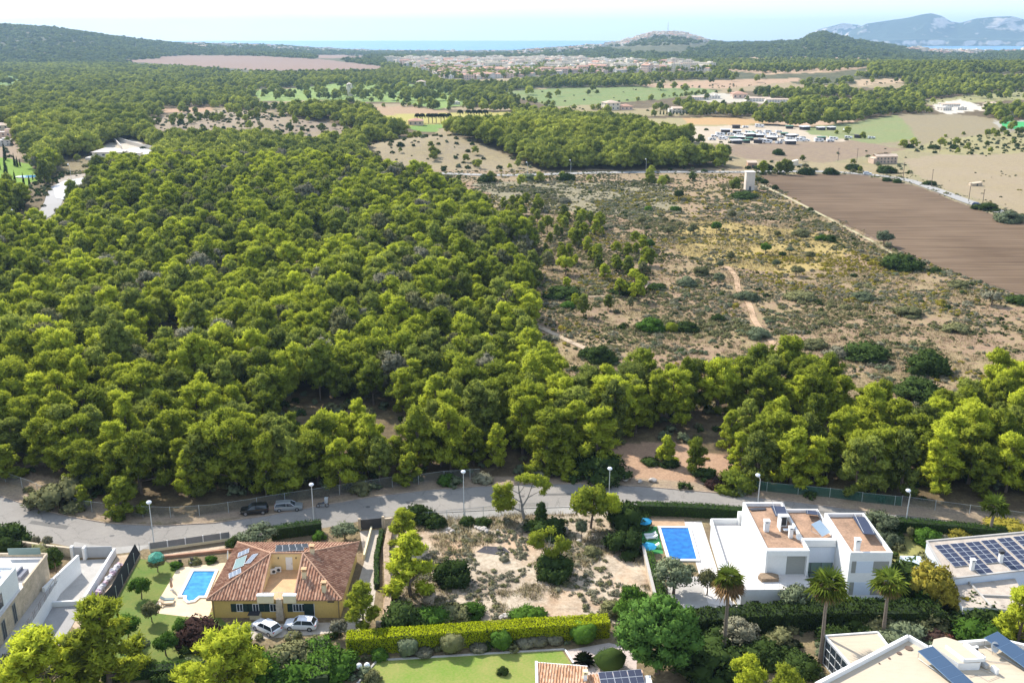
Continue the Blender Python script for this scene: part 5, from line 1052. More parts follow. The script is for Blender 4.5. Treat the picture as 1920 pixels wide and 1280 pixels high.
pool('small turquoise pool with a rounded step end left of the ochre house', [(-46.4, 119.2), (-45.6, 119.2), (-45.4, 118.3), (-44.9, 117.8), (-44.3, 118.0), (-43.9, 119.1), (-43.1, 119.1), (-43.55, 125.7), (-46.7, 125.7)], .42, .20, water2)
# ------------------------------------------------------------------ street lamps
def lamp(px, py, h, label, curved=False, at=None, s=1.0):
    p = at or G(px, py); o = empty('street_lamp', p); tag(o, label, 'street lamp', 'street lamps along the road'); m = MB()
    if curved:
        m.tube([(0, 0, -.1), (0, 0, h * .55), (.05, -.05, h * .8), (.0, -.25, h * .93), (-.35, -.4, h)], [.10 * s, .09 * s, .075 * s, .07 * s, .06 * s], 7); tip = (-.5, -.45, h + .02)
    else: m.tube([(0, 0, -.1), (0, 0, h)], [.10 * s, .06 * s], 7); tip = (0, 0, h)
    m.tube([(0, 0, 0), (0, 0, .5)], .15 * s, 7); lbuild(m, 'pole', mat('grey_pole', (.55, .55, .53), .5, .05, 2), o, True)
    g = MB(); g.lathe(tip, [(0, -.02), (.22 * s, .0), (.38 * s, .16), (.40 * s, .30), (.30 * s, .44), (.02, .52)], 12); lbuild(g, 'lamp_head', mat('opal_lamp_cover', (.85, .86, .9), .3, .02, 1), o, True); return o
lamp(290, 1028, 7.6, 'leftmost street lamp, on the near kerb beside the mesh fence of the ochre house'); lamp(589, 985, 7.0, 'street lamp on the near kerb in front of the hedge, next to the motorcycle')
lamp(870, 966, 7.6, 'street lamp beside the open gate of the bare building plot'); lamp(1141, 955, 7.2, 'street lamp mostly hidden behind the loose yellow-green tree')
lamp(1419, 966, 7.2, 'curved street lamp rising just behind the left block of the white villa', True); lamp(1697, 990, 6.6, 'curved street lamp behind the hedge at the right of the white villa', True)
for (x, y, h, l) in ((32, 433, 8, 'small far street lamp by the pale lane at the left edge'), (134, 338, 8, 'small far street lamp at the bend of the pale lane'), (1070, 328, 8, 'far street lamp below the wooded hill, the left one'), (1211, 326, 8, 'far street lamp below the wooded hill, the right one'), (989, 329, 7, 'far street lamp behind the grey bushes of the country road')):
    lamp(x, y, h, l, True)
# ------------------------------------------------------------------ fences
meshm, nt, bs = nodes('wire_mesh'); bs.inputs['Base Color'].default_value = (.25, .27, .25, 1); tr_ = nt.nodes.new('ShaderNodeBsdfTransparent'); mxs = nt.nodes.new('ShaderNodeMixShader'); mxs.inputs[0].default_value = .2; nt.links.new(tr_.outputs[0], mxs.inputs[1]); nt.links.new(bs.outputs[0], mxs.inputs[2]); nt.links.new(mxs.outputs[0], nt.nodes['Material Output'].inputs[0])
gmesh, nt, bs = nodes('green_windbreak'); bs.inputs['Base Color'].default_value = (.03, .10, .07, 1); bs.inputs['Roughness'].default_value = .9; tr_ = nt.nodes.new('ShaderNodeBsdfTransparent'); mxs = nt.nodes.new('ShaderNodeMixShader'); mxs.inputs[0].default_value = .72; nt.links.new(tr_.outputs[0], mxs.inputs[1]); nt.links.new(bs.outputs[0], mxs.inputs[2]); nt.links.new(mxs.outputs[0], nt.nodes['Material Output'].inputs[0])
def fence(label, pts, h, gap, mm, post=None, lean=0, pr=.045, world=False, top=True, name='wire_fence', pm=None, z0=0):
    P = [Vector((*p, z0)) if world else G(*p) + Vector((0, 0, z0)) for p in pts]; o = empty(name, P[0]); tag(o, label, 'fence'); b = MB(); base = P[0]
    tot = 0
    for a, c in zip(P[:-1], P[1:]): b.face([a - base, c - base, c - base + Vector((lean, 0, h)), a - base + Vector((lean, 0, h))])
    lbuild(b, 'mesh_panel', mm, o); pm = pm or mat('fence_post', (.42, .44, .42), .7, .1, 2); carry = 0
    if top:
        t = MB(); [t.tube([a - base + Vector((0, 0, h)), c - base + Vector((0, 0, h))], .02, 4) for a, c in zip(P[:-1], P[1:])]; lbuild(t, 'top_wire', pm, o)
    for a, c in zip(P[:-1], P[1:]):
        l = (c - a).length; d = carry
        while d < l: q = a + (c - a) * d / l - base; t = MB(); t.tube([q - Vector((0, 0, .1)), q + Vector((0, 0, h + .08))], pr, 5); lbuild(t, 'post', pm, o); d += gap
        carry = d - l
    return o
fence('long wire fence on thin posts along the wood, left of the clearing', [(-20, 893), (60, 920), (100, 940), (160, 958), (250, 968), (327, 970), (400, 965), (467, 955), (500, 949), (628, 929), (724, 914), (785, 908), (827, 902), (900, 897)], 1.9, 4.6, meshm)
fence('green mesh fence along the wood right of the clearing', [(1380, 913), (1450, 922), (1558, 932), (1623, 941), (1690, 948)], 1.7, 5.2, gmesh); fence('wire fence on thin posts behind the road at the right edge', [(1690, 948), (1757, 957), (1825, 966), (1990, 990)], 1.8, 5.2, meshm)
fence('fine wire fence at the plot of the clearing behind the road', [(1000, 893), (1075, 891), (1130, 893)], 1.5, 4, meshm)
fence('metal sheep fence between the pavement and the bare plot with two gate posts', [(-19.2, 139.4), (-17, 140.4), (-12.5, 141.4), (-6, 142.8), (0, 144.0), (6, 144.6)], 1.7, 3.0, meshm, world=True)
# front of the ochre garden: low cream wall with grey mesh and white posts
fence('grey mesh fence with pale posts on the low cream wall by the left pavement', [(-55.2, 131.6), (-50, 133.2), (-46.5, 134.3), (-44.0, 135.1)], 1.1, 2.6, mat('grey_screen', (.24, .24, .24), .8), world=True, pr=.08, pm=white, top=False, name='screen_fence', z0=.35)
fence('black screen fence leaning beside the strip of bare earth and rubble bags', [(-56.5, 131.0), (-55.4, 119.0), (-56.0, 113)], 1.7, 3, mat('black_screen', (.035, .037, .04), .85), world=True, name='screen_fence', lean=-.6, top=False)
def wall(label, pts, h, w, m, name='garden_wall', cap=None, z=-.05):
    b = MB(); [b.beam((*a, z), (*c, z), w, h) for a, c in zip(pts[:-1], pts[1:])]; o = b.build(name, m); tag(o, label, 'wall')
    if cap: c_ = MB(); [c_.beam((*a, z + h), (*c, z + h), w + .1, .06) for a, c in zip(pts[:-1], pts[1:])]; cb(c_, 'wall_cap', cap, o)
    return o
wall('low cream wall carrying the grey mesh fence along the left pavement', [(-55.2, 131.6), (-44, 135.1)], .45, .3, cream)
wall('low ochre garden wall behind the small pool', [(-53.8, 129.3), (-41.3, 132.0)], .5, .3, mat('brick_red', (.42, .22, .14), .9, .2, 1))
wall('rubble stone wall between the paved drive and the bare plot', [(-19.3, 138.0), (-19.1, 131), (-17.2, 118), (-16.6, 111.5)], 1.0, .9, mat('rubble_stone', (.52, .38, .26), .95, .3, 1.5, col2=(.24, .17, .11), fine=4, bmp=.8)); wall('short sandstone wall closing the near end of the drive', [(-18.0, 111.2), (-15.8, 111.3)], 1.3, .4, stone)
wall('sand-coloured boundary wall between the bare plot and the villa turf', [(19.9, 131.2), (19.8, 118)], 1.3, .35, stone, cap=conc)
wall('ochre wall behind the tiled house along the drive', [(-22.3, 138), (-22.2, 129.2)], .9, .25, cream); wall('grey stone wall at the bend by the white ramp', [(-66.3, 130.2), (-72, 131.4), (-80, 133.5)], 1.5, .4, stone)
gt = empty('driveway_gate', (-22.4, 138.6, 0)); tag(gt, 'black metal gate closing the paved drive beside the ochre house', 'gate')
s = MB(); s.box((0, 0, .95), (3.3, .08, 1.8), .2); lbuild(s, 'gate_panel', grill, gt); s = MB(); s.box((-1.8, -.35, 1.05), (.4, .4, 2.1)); lbuild(s, 'gate_post', stone, gt); s = MB(); s.box((1.85, .4, 1.05), (.4, .4, 2.1)); lbuild(s, 'gate_post', stone, gt)
wall('sandstone wall right of the black drive gate', [(-20.3, 139.1), (-18.3, 139.7)], 1.7, .35, stone)
# ------------------------------------------------------------------ cars
rub = mat('tyre_rubber', (.03, .03, .03), .9); rim = mat('wheel_rim', (.5, .5, .52), .3, metal=.8); lampm = mat('lamp_glass', (.8, .82, .85), .2); redl = mat('tail_lamp', (.45, .02, .02), .3)
def paint(name, c, rough=.25, metal=0):
    m, nt, bs = nodes(name); bs.inputs['Base Color'].default_value = (*c, 1); bs.inputs['Roughness'].default_value = rough; bs.inputs['Metallic'].default_value = metal; bs.inputs['Coat Weight'].default_value = .5; return m
def car(px, py, rz, pm, label, L_=4.2, W_=1.78, H_=1.5, kind='hatch', name='parked_car', at=None, cat='car'):
    p = at or G(px, py); o = empty(name, p, rz); tag(o, label, cat); hw = W_ / 2; belt = H_ * .60; gc_ = .22
    # body: stations front (+x) to back
    st = [(.5, .30, .52, .80), (.485, .26, .60, .90), (.40, gc_, .66, .98), (.20, gc_, .70, 1.0), (.0, gc_, .72, 1.0), (-.25, gc_, .72, 1.0), (-.42, gc_, .72, .98), (-.485, .28, .68, .92), (-.5, .34, .60, .84)]
    b = MB(); rings = []
    for (x, z0, zb, w) in st:
        zt_ = zb * H_ / 1.18; y = hw * w; rings.append([Vector((x * L_, -y * .9, z0)), Vector((x * L_, -y, z0 + .15)), Vector((x * L_, -y, (z0 + zt_) / 2 + .1)), Vector((x * L_, -y * .93, zt_)), Vector((x * L_, -y * .5, zt_ + .05)), Vector((x * L_, 0, zt_ + .06)), Vector((x * L_, y * .5, zt_ + .05)), Vector((x * L_, y * .93, zt_)), Vector((x * L_, y, (z0 + zt_) / 2 + .1)), Vector((x * L_, y, z0 + .15)), Vector((x * L_, y * .9, z0))])
    for i in range(len(rings) - 1):
        for k in range(11): b.face([rings[i][k], rings[i][(k + 1) % 11], rings[i + 1][(k + 1) % 11], rings[i + 1][k]])
    b.face(rings[0][::-1]); b.face(rings[-1]); lbuild(b, 'body', pm, o, True)
    rear = {'hatch': -.455, 'wagon': -.47, 'suv': -.46}[kind]; rt = {'hatch': -.36, 'wagon': -.43, 'suv': -.41}[kind]
    z1 = .70 * H_ / 1.18; cabin = [(.245, z1, .88), (.09, H_ - .05, .70), (-.06, H_ + .0, .71), (rt, H_ - .06, .68), (rear, z1 + .05, .84)]
    base = [(x * L_, z1 - .04) for x in (.245, .09, -.06, rt, rear)]
    g = MB(); lo = lambda i, s: Vector(([.245, .12, -.06, rt + .02, rear][i] * L_, s * hw * .90, z1)); up = lambda i, s: Vector((cabin[i][0] * L_, s * hw * cabin[i][2], cabin[i][1] - .03))
    for s_ in (-1, 1):
        for i in range(1, 3): q = [lo(i, s_), lo(i + 1, s_), up(i + 1, s_), up(i, s_)]; g.face(q if s_ < 0 else q[::-1])
        q = [lo(0, s_), lo(1, s_), up(1, s_)]; g.face(q[::-1] if s_ > 0 else q); q = [lo(3, s_), lo(4, s_), up(3, s_)]; g.face(q if s_ < 0 else q[::-1])
    g.face([lo(0, -1), up(1, -1), up(1, 1), lo(0, 1)][::-1]); g.face([lo(4, 1), up(3, 1), up(3, -1), lo(4, -1)][::-1]); lbuild(g, 'windows', glass, o)
    r = MB(); e = .03
    tops = [[up(i, -1) + Z * e, (up(i, -1) + up(i, 1)) / 2 + Z * (e + .06), up(i, 1) + Z * e] for i in (1, 2, 3)]
    for i in range(2):
        for k in range(2): r.face([tops[i][k], tops[i][k + 1], tops[i + 1][k + 1], tops[i + 1][k]][::-1])
    for s_ in (-1, 1):
        for i, (a, c) in enumerate(((lo(0, s_), up(1, s_)), (lo(4, s_), up(3, s_)), (lo(2, s_), up(2, s_)), (up(1, s_), up(2, s_)), (up(2, s_), up(3, s_)))): r.tube([a, c], .045 if i > 1 else .06, 4)
    lbuild(r, 'roof', pm, o)
    wr = .33 if kind != 'suv' else .37
    for x in (.31, -.31):
        for s_ in (-1, 1):
            w = MB(); w.tube([(x * L_, s_ * (hw - .2), wr), (x * L_, s_ * (hw + .012), wr)], wr, 14); wo_ = lbuild(w, 'wheel', rub, o); q = MB(); q.tube([(x * L_, s_ * (hw + .0), wr), (x * L_, s_ * (hw + .022), wr)], wr * .62, 10); lbuild(q, 'rim', rim, wo_)
    for s_ in (-1, 1):
        h = MB(); h.box((.475 * L_, s_ * hw * .66, .62), (.16, .36, .15), s_ * -.3); lbuild(h, 'headlight', lampm, o); h = MB(); h.box((-.485 * L_, s_ * hw * .72, .78), (.12, .28, .2)); lbuild(h, 'tail_light', redl, o); h = MB(); h.box((.19 * L_, s_ * (hw + .07), z1 + .02), (.12, .2, .13)); lbuild(h, 'mirror', pm, o)
    return o
whitep = paint('white_paint', (.82, .83, .85)); car(0, 0, math.atan2(3.1, -4.5), whitep, 'white hatchback parked at an angle in front of the ochre house, the left one', 4.2, 1.8, 1.48, at=Vector((-32.4, 111.0, 0)))
car(0, 0, R(176), whitep, 'white hatchback parked parallel to the ochre house beside its glass door', 4.3, 1.8, 1.5, at=Vector((-28.0, 111.7, 0)))
car(0, 0, R(190), paint('black_paint', (.012, .012, .014)), 'black car parked on the far side of the road under the pines', 4.5, 1.85, 1.62, 'suv', at=Vector((-42.4, 144.2, 0)))
car(0, 0, R(8), paint('silver_paint', (.42, .44, .46), .3, .6), 'silver estate car parked behind the black car on the road', 4.6, 1.8, 1.5, 'wagon', at=Vector((-37.1, 145.4, 0)))
car(0, 0, R(-35), paint('blue_paint', (.03, .06, .2)), 'tiny dark blue car driving on the far country road', 4.4, 1.8, 1.5, at=G(1832, 387) + Vector((0, 0, .28)), name='driving_car')
car(0, 0, R(-10), whitep, 'tiny pale car on the bend of the far country road', 4.6, 1.9, 1.6, 'wagon', at=G(1626, 328) + Vector((0, 0, .28)), name='driving_car')
def motorbike(at, rz):
    o = empty('motorcycle', at, rz); tag(o, 'dark motorcycle parked on the road edge near the street lamp', 'motorcycle')
    for x in (-.75, .75):
        w = MB(); ring = [Vector((x + .30 * math.cos(t), 0, .31 + .30 * math.sin(t))) for t in np.linspace(0, 6.283, 15)]; w.tube(ring, .055, 6, cap=False); wo_ = lbuild(w, 'wheel', rub, o); s = MB(); [s.tube([(x, 0, .31), (x + .27 * math.cos(t), 0, .31 + .27 * math.sin(t))], .012, 3) for t in np.linspace(0, 6.28, 9)[:-1]]; s.tube([(x, -.07, .31), (x, .07, .31)], .06, 7); lbuild(s, 'rim', rim, wo_)
    f = MB(); f.tube([(-.75, 0, .31), (-.1, 0, .45), (.35, 0, .5), (.5, 0, .85)], .05, 6); f.box((.05, 0, .42), (.45, .3, .32)); f.tube([(-.9, .16, .3), (.1, .16, .25)], .05, 6); lbuild(f, 'frame', steel, o)
    f = MB(); f.tube([(.75, .08, .31), (.52, .08, .95)], .03, 5); f.tube([(.75, -.08, .31), (.52, -.08, .95)], .03, 5); lbuild(f, 'fork', steel, o); t = MB(); t.tube([(-.05, 0, .78), (.15, 0, .85), (.38, 0, .80)], [.09, .17, .10], 8); lbuild(t, 'fuel_tank', paint('bike_paint', (.03, .04, .08)), o, True)
    s = MB(); s.tube([(-.75, 0, .78), (-.45, 0, .76), (-.08, 0, .76)], [.08, .14, .11], 7); lbuild(s, 'seat', grill, o, True); h = MB(); h.tube([(.32, -.38, 1.02), (.5, -.1, .98), (.5, .1, .98), (.32, .38, 1.02)], .02, 5); lbuild(h, 'handlebar', steel, o); l = MB(); l.lathe((.62, 0, .8), [(.0, -.1), (.1, 0), (.0, .1)], 8); lbuild(l, 'headlight', lampm, o)
    return o
motorbike(Vector((-31.6, 146.2, 0)), R(8))
m_ = empty('wheelie_bin', G(612, 943)); tag(m_, 'small grey bin standing behind the motorcycle', 'bin'); s = MB(); s.prism([(-.25, -.3), (.25, -.3), (.25, .3), (-.25, .3)], .08, .9); lbuild(s, 'body', mat('pale_plastic', (.6, .6, .58), .6), m_); s = MB(); s.box((0, .02, .94), (.58, .68, .08)); lbuild(s, 'lid', mat('pale_plastic', (.6, .6, .58)), m_)
# ------------------------------------------------------------------ loungers, parasols, garden things
def lounger(x, y, rz, label, frame=white, pad=None, group='sun loungers', z=.03):
    o = empty('sun_lounger', (x, y, z), rz); tag(o, label, 'sun lounger', group); f = MB(); [f.box((0, s_ * .3, .28), (1.9, .05, .06)) for s_ in (-1, 1)]; f.box((.92, 0, .28), (.05, .6, .06)); f.box((-.92, 0, .28), (.05, .6, .06)); lbuild(f, 'frame', frame, o)
    for a in (-.75, .75):
        for s_ in (-1, 1): l = MB(); l.box((a, s_ * .27, .13), (.05, .05, .26)); lbuild(l, 'leg', frame, o)
    s = MB(); s.box((.3, 0, .36), (1.25, .58, .09)); lbuild(s, 'mattress', pad or white, o); b = MB(); b.box((-.62, 0, .55), (.7, .58, .08), M=Matrix.Rotation(R(35), 4, 'Y')); lbuild(b, 'backrest', pad or white, o); return o
lounger(21.7, 136.3, math.pi + .1, 'white sun lounger on the green turf, nearest the blue parasol and furthest up'); lounger(21.8, 135.4, math.pi + .15, 'white sun lounger on the green turf, the middle one of three'); lounger(21.7, 132.8, math.pi + .05, 'white sun lounger on the green turf, nearest the pool corner tree')
gf = mat('grey_green_fabric', (.22, .27, .27), .9); lounger(-47.9, 117.9, .1, 'grey lounger lying on the sand paving at the left corner of the small pool', steel, gf); lounger(-47.7, 117.1, .1, 'beige lounger on the sand paving below the grey one', steel, deckm)
def parasol(x, y, h, label, m, closed=True, z=0):
    o = empty('parasol', (x, y, z)); tag(o, label, 'parasol'); p = MB(); p.tube([(0, 0, 0), (0, 0, h)], .03, 6); lbuild(p, 'pole', white, o); b = MB(); b.lathe((0, 0, 0), [(.3, 0), (.3, .08), (.02, .1)], 10); lbuild(b, 'base', conc, o); c = MB()
    c.lathe((0, 0, 0), [(.05, h), (.14, h - .5), (.22, h - 1.3), (.12, h - 1.5), (.05, h - 1.45)] if closed else [(.02, h), (.7, h - .2), (1.3, h - .5), (1.28, h - .56)], 8); lbuild(c, 'canopy', m, o); return o
parasol(-41.9, 127.2, 2.7, 'closed white parasol by the tiled roof corner at the small pool', white); parasol(-48.3, 120.9, 1.9, 'closed brown parasol on the sand paving left of the small pool', mat('brown_cloth', (.45, .28, .2), .9))
blc = mat('blue_cloth', (.03, .30, .50), .8); parasol(20.9, 138.2, 2.2, 'blue parasol at the far end of the green turf strip', blc, False); parasol(20.7, 131.3, 1.6, 'blue parasol at the near end of the green turf strip', blc, False)
for x, y, l in ((-49.2, 127.2, 'dark garden chair at the far left corner of the small pool deck'), (-47.6, 127.7, 'dark garden chair next to the flower bed behind the small pool')):
    o = empty('garden_chair', (x, y, .02)); tag(o, l, 'chair'); s = MB(); s.box((0, 0, .42), (.5, .5, .06)); lbuild(s, 'seat', grill, o); s = MB(); s.box((0, .24, .75), (.5, .05, .6)); lbuild(s, 'backrest', grill, o)
    for a in (-.22, .22):
        for b_ in (-.22, .22): s = MB(); s.box((a, b_, .2), (.05, .05, .4)); lbuild(s, 'leg', grill, o)
for px, py, l in ((674, 1262, 'left one of the two white globe lamps by the lawn corner'), (689, 1261, 'right one of the two white globe lamps by the lawn corner')):
    o = empty('globe_lamp', G(px, py)); tag(o, l, 'garden lamp', 'white globe lamps'); s = MB(); s.tube([(0, 0, 0), (0, 0, .8)], .05, 6); lbuild(s, 'pole', grill, o); s = MB(); s.lathe((0, 0, 1.1), [(.01, -.38), (.2, -.33), (.33, -.19), (.38, 0), (.33, .19), (.2, .33), (.01, .38)], 14); lbuild(s, 'globe', white, o, True)
bagm = mat('white_sacking', (.72, .70, .72), .9, .25, 3, col2=(.45, .42, .42)); g = np.random.default_rng(5)
for i in range(13):
    t = i / 12; px, py = 224 - 40 * t, 1062 + 52 * t; p = G(px, py); o = empty('rubble_bag', p, g.uniform(0, 3)); tag(o, ['uppermost crumpled white rubble bag in the row along the ramp wall', 'lowest crumpled white rubble bag in the row along the ramp wall'][i == 12] if i in (0, 12) else 'crumpled white rubble bag in the middle of the row along the ramp wall', 'bag', 'rubble bags beside the white ramp wall')
    v, f = ICO[2]; v = v * (1 + g.uniform(-.3, .3, (len(v), 1))) * np.array([.55, .48, .42]) * g.uniform(.75, 1.2) + [0, 0, .35]; mb = MB(); [mb.face([v[k] for k in q]) for q in f]; lbuild(mb, 'sack', bagm if i % 4 else mat('pink_sacking', (.62, .45, .5), .9), o, False)
# worker in orange behind the bottom right house roof edge
def person(p, rz, label, top, legs_, hairc=(.05, .03, .02)):
    o = empty('person', p, rz); tag(o, label, 'person')
    J = {'pel': (0, 0, .95), 'sp': (0, .02, 1.2), 'ch': (0, .06, 1.42), 'nk': (0, .1, 1.52), 'hd': (0, .13, 1.66), 'top': (0, .14, 1.76), 'ls': (-.19, .06, 1.43), 'le': (-.27, .12, 1.16), 'lw': (-.22, .32, 1.0), 'rs': (.19, .06, 1.43), 're': (.27, .12, 1.16), 'rw': (.2, .34, 1.02), 'lh': (-.1, 0, .9), 'lk': (-.12, .05, .5), 'la': (-.12, -.02, .08), 'lt': (-.13, .16, .04), 'rh': (.1, 0, .9), 'rk': (.12, .03, .5), 'ra': (.12, -.04, .08), 'rt': (.13, .14, .04)}
    rad = {'pel': .15, 'sp': .14, 'ch': .16, 'nk': .055, 'hd': .095, 'top': .07, 'ls': .075, 'le': .05, 'lw': .035, 'rs': .075, 're': .05, 'rw': .035, 'lh': .10, 'lk': .065, 'la': .045, 'lt': .04, 'rh': .10, 'rk': .065, 'ra': .045, 'rt': .04}
    E_ = ['pel sp', 'sp ch', 'ch nk', 'nk hd', 'hd top', 'ch ls', 'ls le', 'le lw', 'ch rs', 'rs re', 're rw', 'pel lh', 'lh lk', 'lk la', 'la lt', 'pel rh', 'rh rk', 'rk ra', 'ra rt']; ks = list(J)
    for side in (-1, 1):
        w = 'lw' if side < 0 else 'rw'; wx, wy, wz = J[w]
        for k in range(5): n_ = w + str(k); J[n_] = (wx + (k - 2) * .018, wy + .08 + (.01 if k in (1, 2, 3) else -.02), wz - .05); rad[n_] = .009; ks.append(n_); E_.append(w + ' ' + n_)
    me = bpy.data.meshes.new('body'); me.from_pydata([J[k] for k in ks], [tuple(ks.index(x) for x in e.split()) for e in E_], []); b = link('body', me, o); b.modifiers.new('skin', 'SKIN'); sv = me.skin_vertices[0].data
    for i, k in enumerate(ks): sv[i].radius = (rad[k],) * 2; sv[i].use_root = (k == 'pel')
    b.modifiers.new('sub', 'SUBSURF').levels = 1; me.materials.append(mat('skin', (.45, .27, .19), .7))
    def tubep(name, m, segs):
        t = MB(); [t.tube([Vector(J[a]) for a in q.split()], [rad[a] * s_ for a in q.split()], 9) for q, s_ in segs]; lbuild(t, name, m, o, True)
    tubep('jacket', top, [('pel sp ch nk', 1.18), ('ls le lw', 1.35), ('rs re rw', 1.35)]); tubep('trousers', legs_, [('pel lh lk la', 1.25), ('pel rh rk ra', 1.25)])
    h = MB(); h.lathe((0, .12, 1.70), [(.105, -.03), (.11, .02), (.08, .09), (.01, .115)], 10); lbuild(h, 'hair', mat('hair', hairc, .9), o, True)
person(Vector((46.9, 101.9, 2.25)), R(200), 'person in an orange jacket behind the parapet of the side room roof', mat('orange_jacket', (.85, .16, .02), .8), mat('dark_trousers', (.04, .05, .08), .9)); s = MB(); s.box((47.2, 101.9, 1.1), (1.5, 2.6, 2.26)); small('garden_platform', 'small white landing beside the side room, behind the parapet', 'platform', s, white)
# ------------------------------------------------------------------ hedges
def hedge(label, pts, w, h, leaf, per=55, size=.16, wob=.12, name='hedge'):
    g = np.random.default_rng(len(label) * 7); VV = []; FF = []; NN = []; TT = []; off = 0; core = MB(); P = [Vector(p) for p in pts]; o = empty(name, (P[0].x, P[0].y, 0)); tag(o, label, 'hedge')
    for a, c in zip(P[:-1], P[1:]):
        d = (c - a); L_ = d.length; d.normalize(); n = Vector((d.y, -d.x)); core.beam((a.x - P[0].x, a.y - P[0].y, -.05), (c.x - P[0].x, c.y - P[0].y, -.05), w * .86, h * .95)
        for (nx, ny, nz, ext) in ((n.x, n.y, 0, h), (-n.x, -n.y, 0, h), (0, 0, 1, w)):
            k = int(L_ * ext * per); u = g.uniform(-.1, L_ + .1, k); t = g.uniform(0, 1, k)
            wv = vnoise(u + a.x, t * ext + a.y, 1.1, 3) * wob * 2 - wob
            if nz: pos = np.stack([a.x + d.x * u + n.x * (t - .5) * w, a.y + d.y * u + n.y * (t - .5) * w, h + wv + g.normal(size=k) * .04], 1)
            else: pos = np.stack([a.x + d.x * u + nx * (w / 2 + wv * .6), a.y + d.y * u + ny * (w / 2 + wv * .6), t * h], 1)
            N0 = np.tile([[nx, ny, nz]], (k, 1)).astype(float); m = nrm(N0 + g.normal(size=(k, 3)) * .6); aa_ = nrm(np.cross(m, g.normal(size=(k, 3)))); bb = np.cross(m, aa_); s = size * g.uniform(.6, 1.5, (k, 1))
            v0 = pos - aa_ * s * .5; v1 = pos + aa_ * s * .5; v2 = pos + bb * s * .7 + N0 * s * .5; v = np.stack([v0, v1, v2], 1).reshape(-1, 3) - np.array([P[0].x, P[0].y, 0])
            VV.append(v); FF.append(np.arange(k * 3).reshape(-1, 3) + off); off += 3 * k; NN.append(np.repeat(nrm(N0 + g.normal(size=(k, 3)) * .4 + [0, 0, .15]), 3, 0)); TT.append(np.repeat(np.clip(.5 + g.normal(size=k) * .25, 0, 1), 3))
    link('foliage', trimesh('foliage', np.vstack(VV), np.vstack(FF), np.vstack(NN), np.concatenate(TT), [leaf]), o); lbuild(core, 'branches', mat('hedge_core', (.02, .035, .01), .95), o); return o
hedge('long clipped hedge with bright yellow-green top between the lawn and the bare plot', [(-21.0, 106.6), (-12, 107.6), (-4, 108.6), (5, 109.6), (12.6, 110.4)], 2.2, 2.3, L_HEDGE, 190, .13, .08)
hedge('dark hedge between the road and the rectangular pool', [(20.6, 144.0), (28, 143.6), (35, 142.6), (41, 141.6)], 1.7, 1.9, L_HEDGE_D); hedge('dark hedge along the road right of the villa blocks', [(54.5, 139.2), (62, 138.2), (70, 136.8), (77, 135.2)], 1.8, 2.0, L_HEDGE_D)
hedge('dark hedge between the road and the ochre house roof', [(-37.6, 135.6), (-34, 136.8), (-30.2, 137.8)], 1.5, 1.9, L_HEDGE_D); hedge('tall dark hedge in front of the white villa terrace', [(22.5, 110.5), (30, 111.6), (38, 112.4), (46, 112.6), (57, 112.4)], 3.0, 2.6, L_DARK, 45, .26, .5)
hedge('second dark hedge row behind the palms in front of the villa', [(40, 115.0), (47, 114.9), (55, 114.7)], 1.6, 2.0, L_HEDGE_D, 45, .22, .3); hedge('narrow clipped hedge beside the boundary wall of the villa', [(20.6, 129.5), (20.7, 122), (20.9, 115.5)], .9, 1.4, L_GREEN)
hedge('dense green leafy hedge climbing left of the lawn', [(-24.2, 104.6), (-22.8, 97)], 2.6, 3.2, L_GREEN, 50, .24, .4); hedge('low green hedge at the bottom of the left garden', [(-50, 101.0), (-36, 102.2)], 1.6, 1.3, L_HEDGE_D); hedge('green hedge running down between the villa palms and the solar-roofed house', [(57.0, 120.5), (56.6, 113.5)], 1.6, 2.4, L_GREEN, 45, .22, .3)
hedge('thin green hedge between the paved drive and the rubble wall', [(-20.5, 137), (-20.3, 129), (-19.2, 121)], .6, 1.0, L_HEDGE_D)
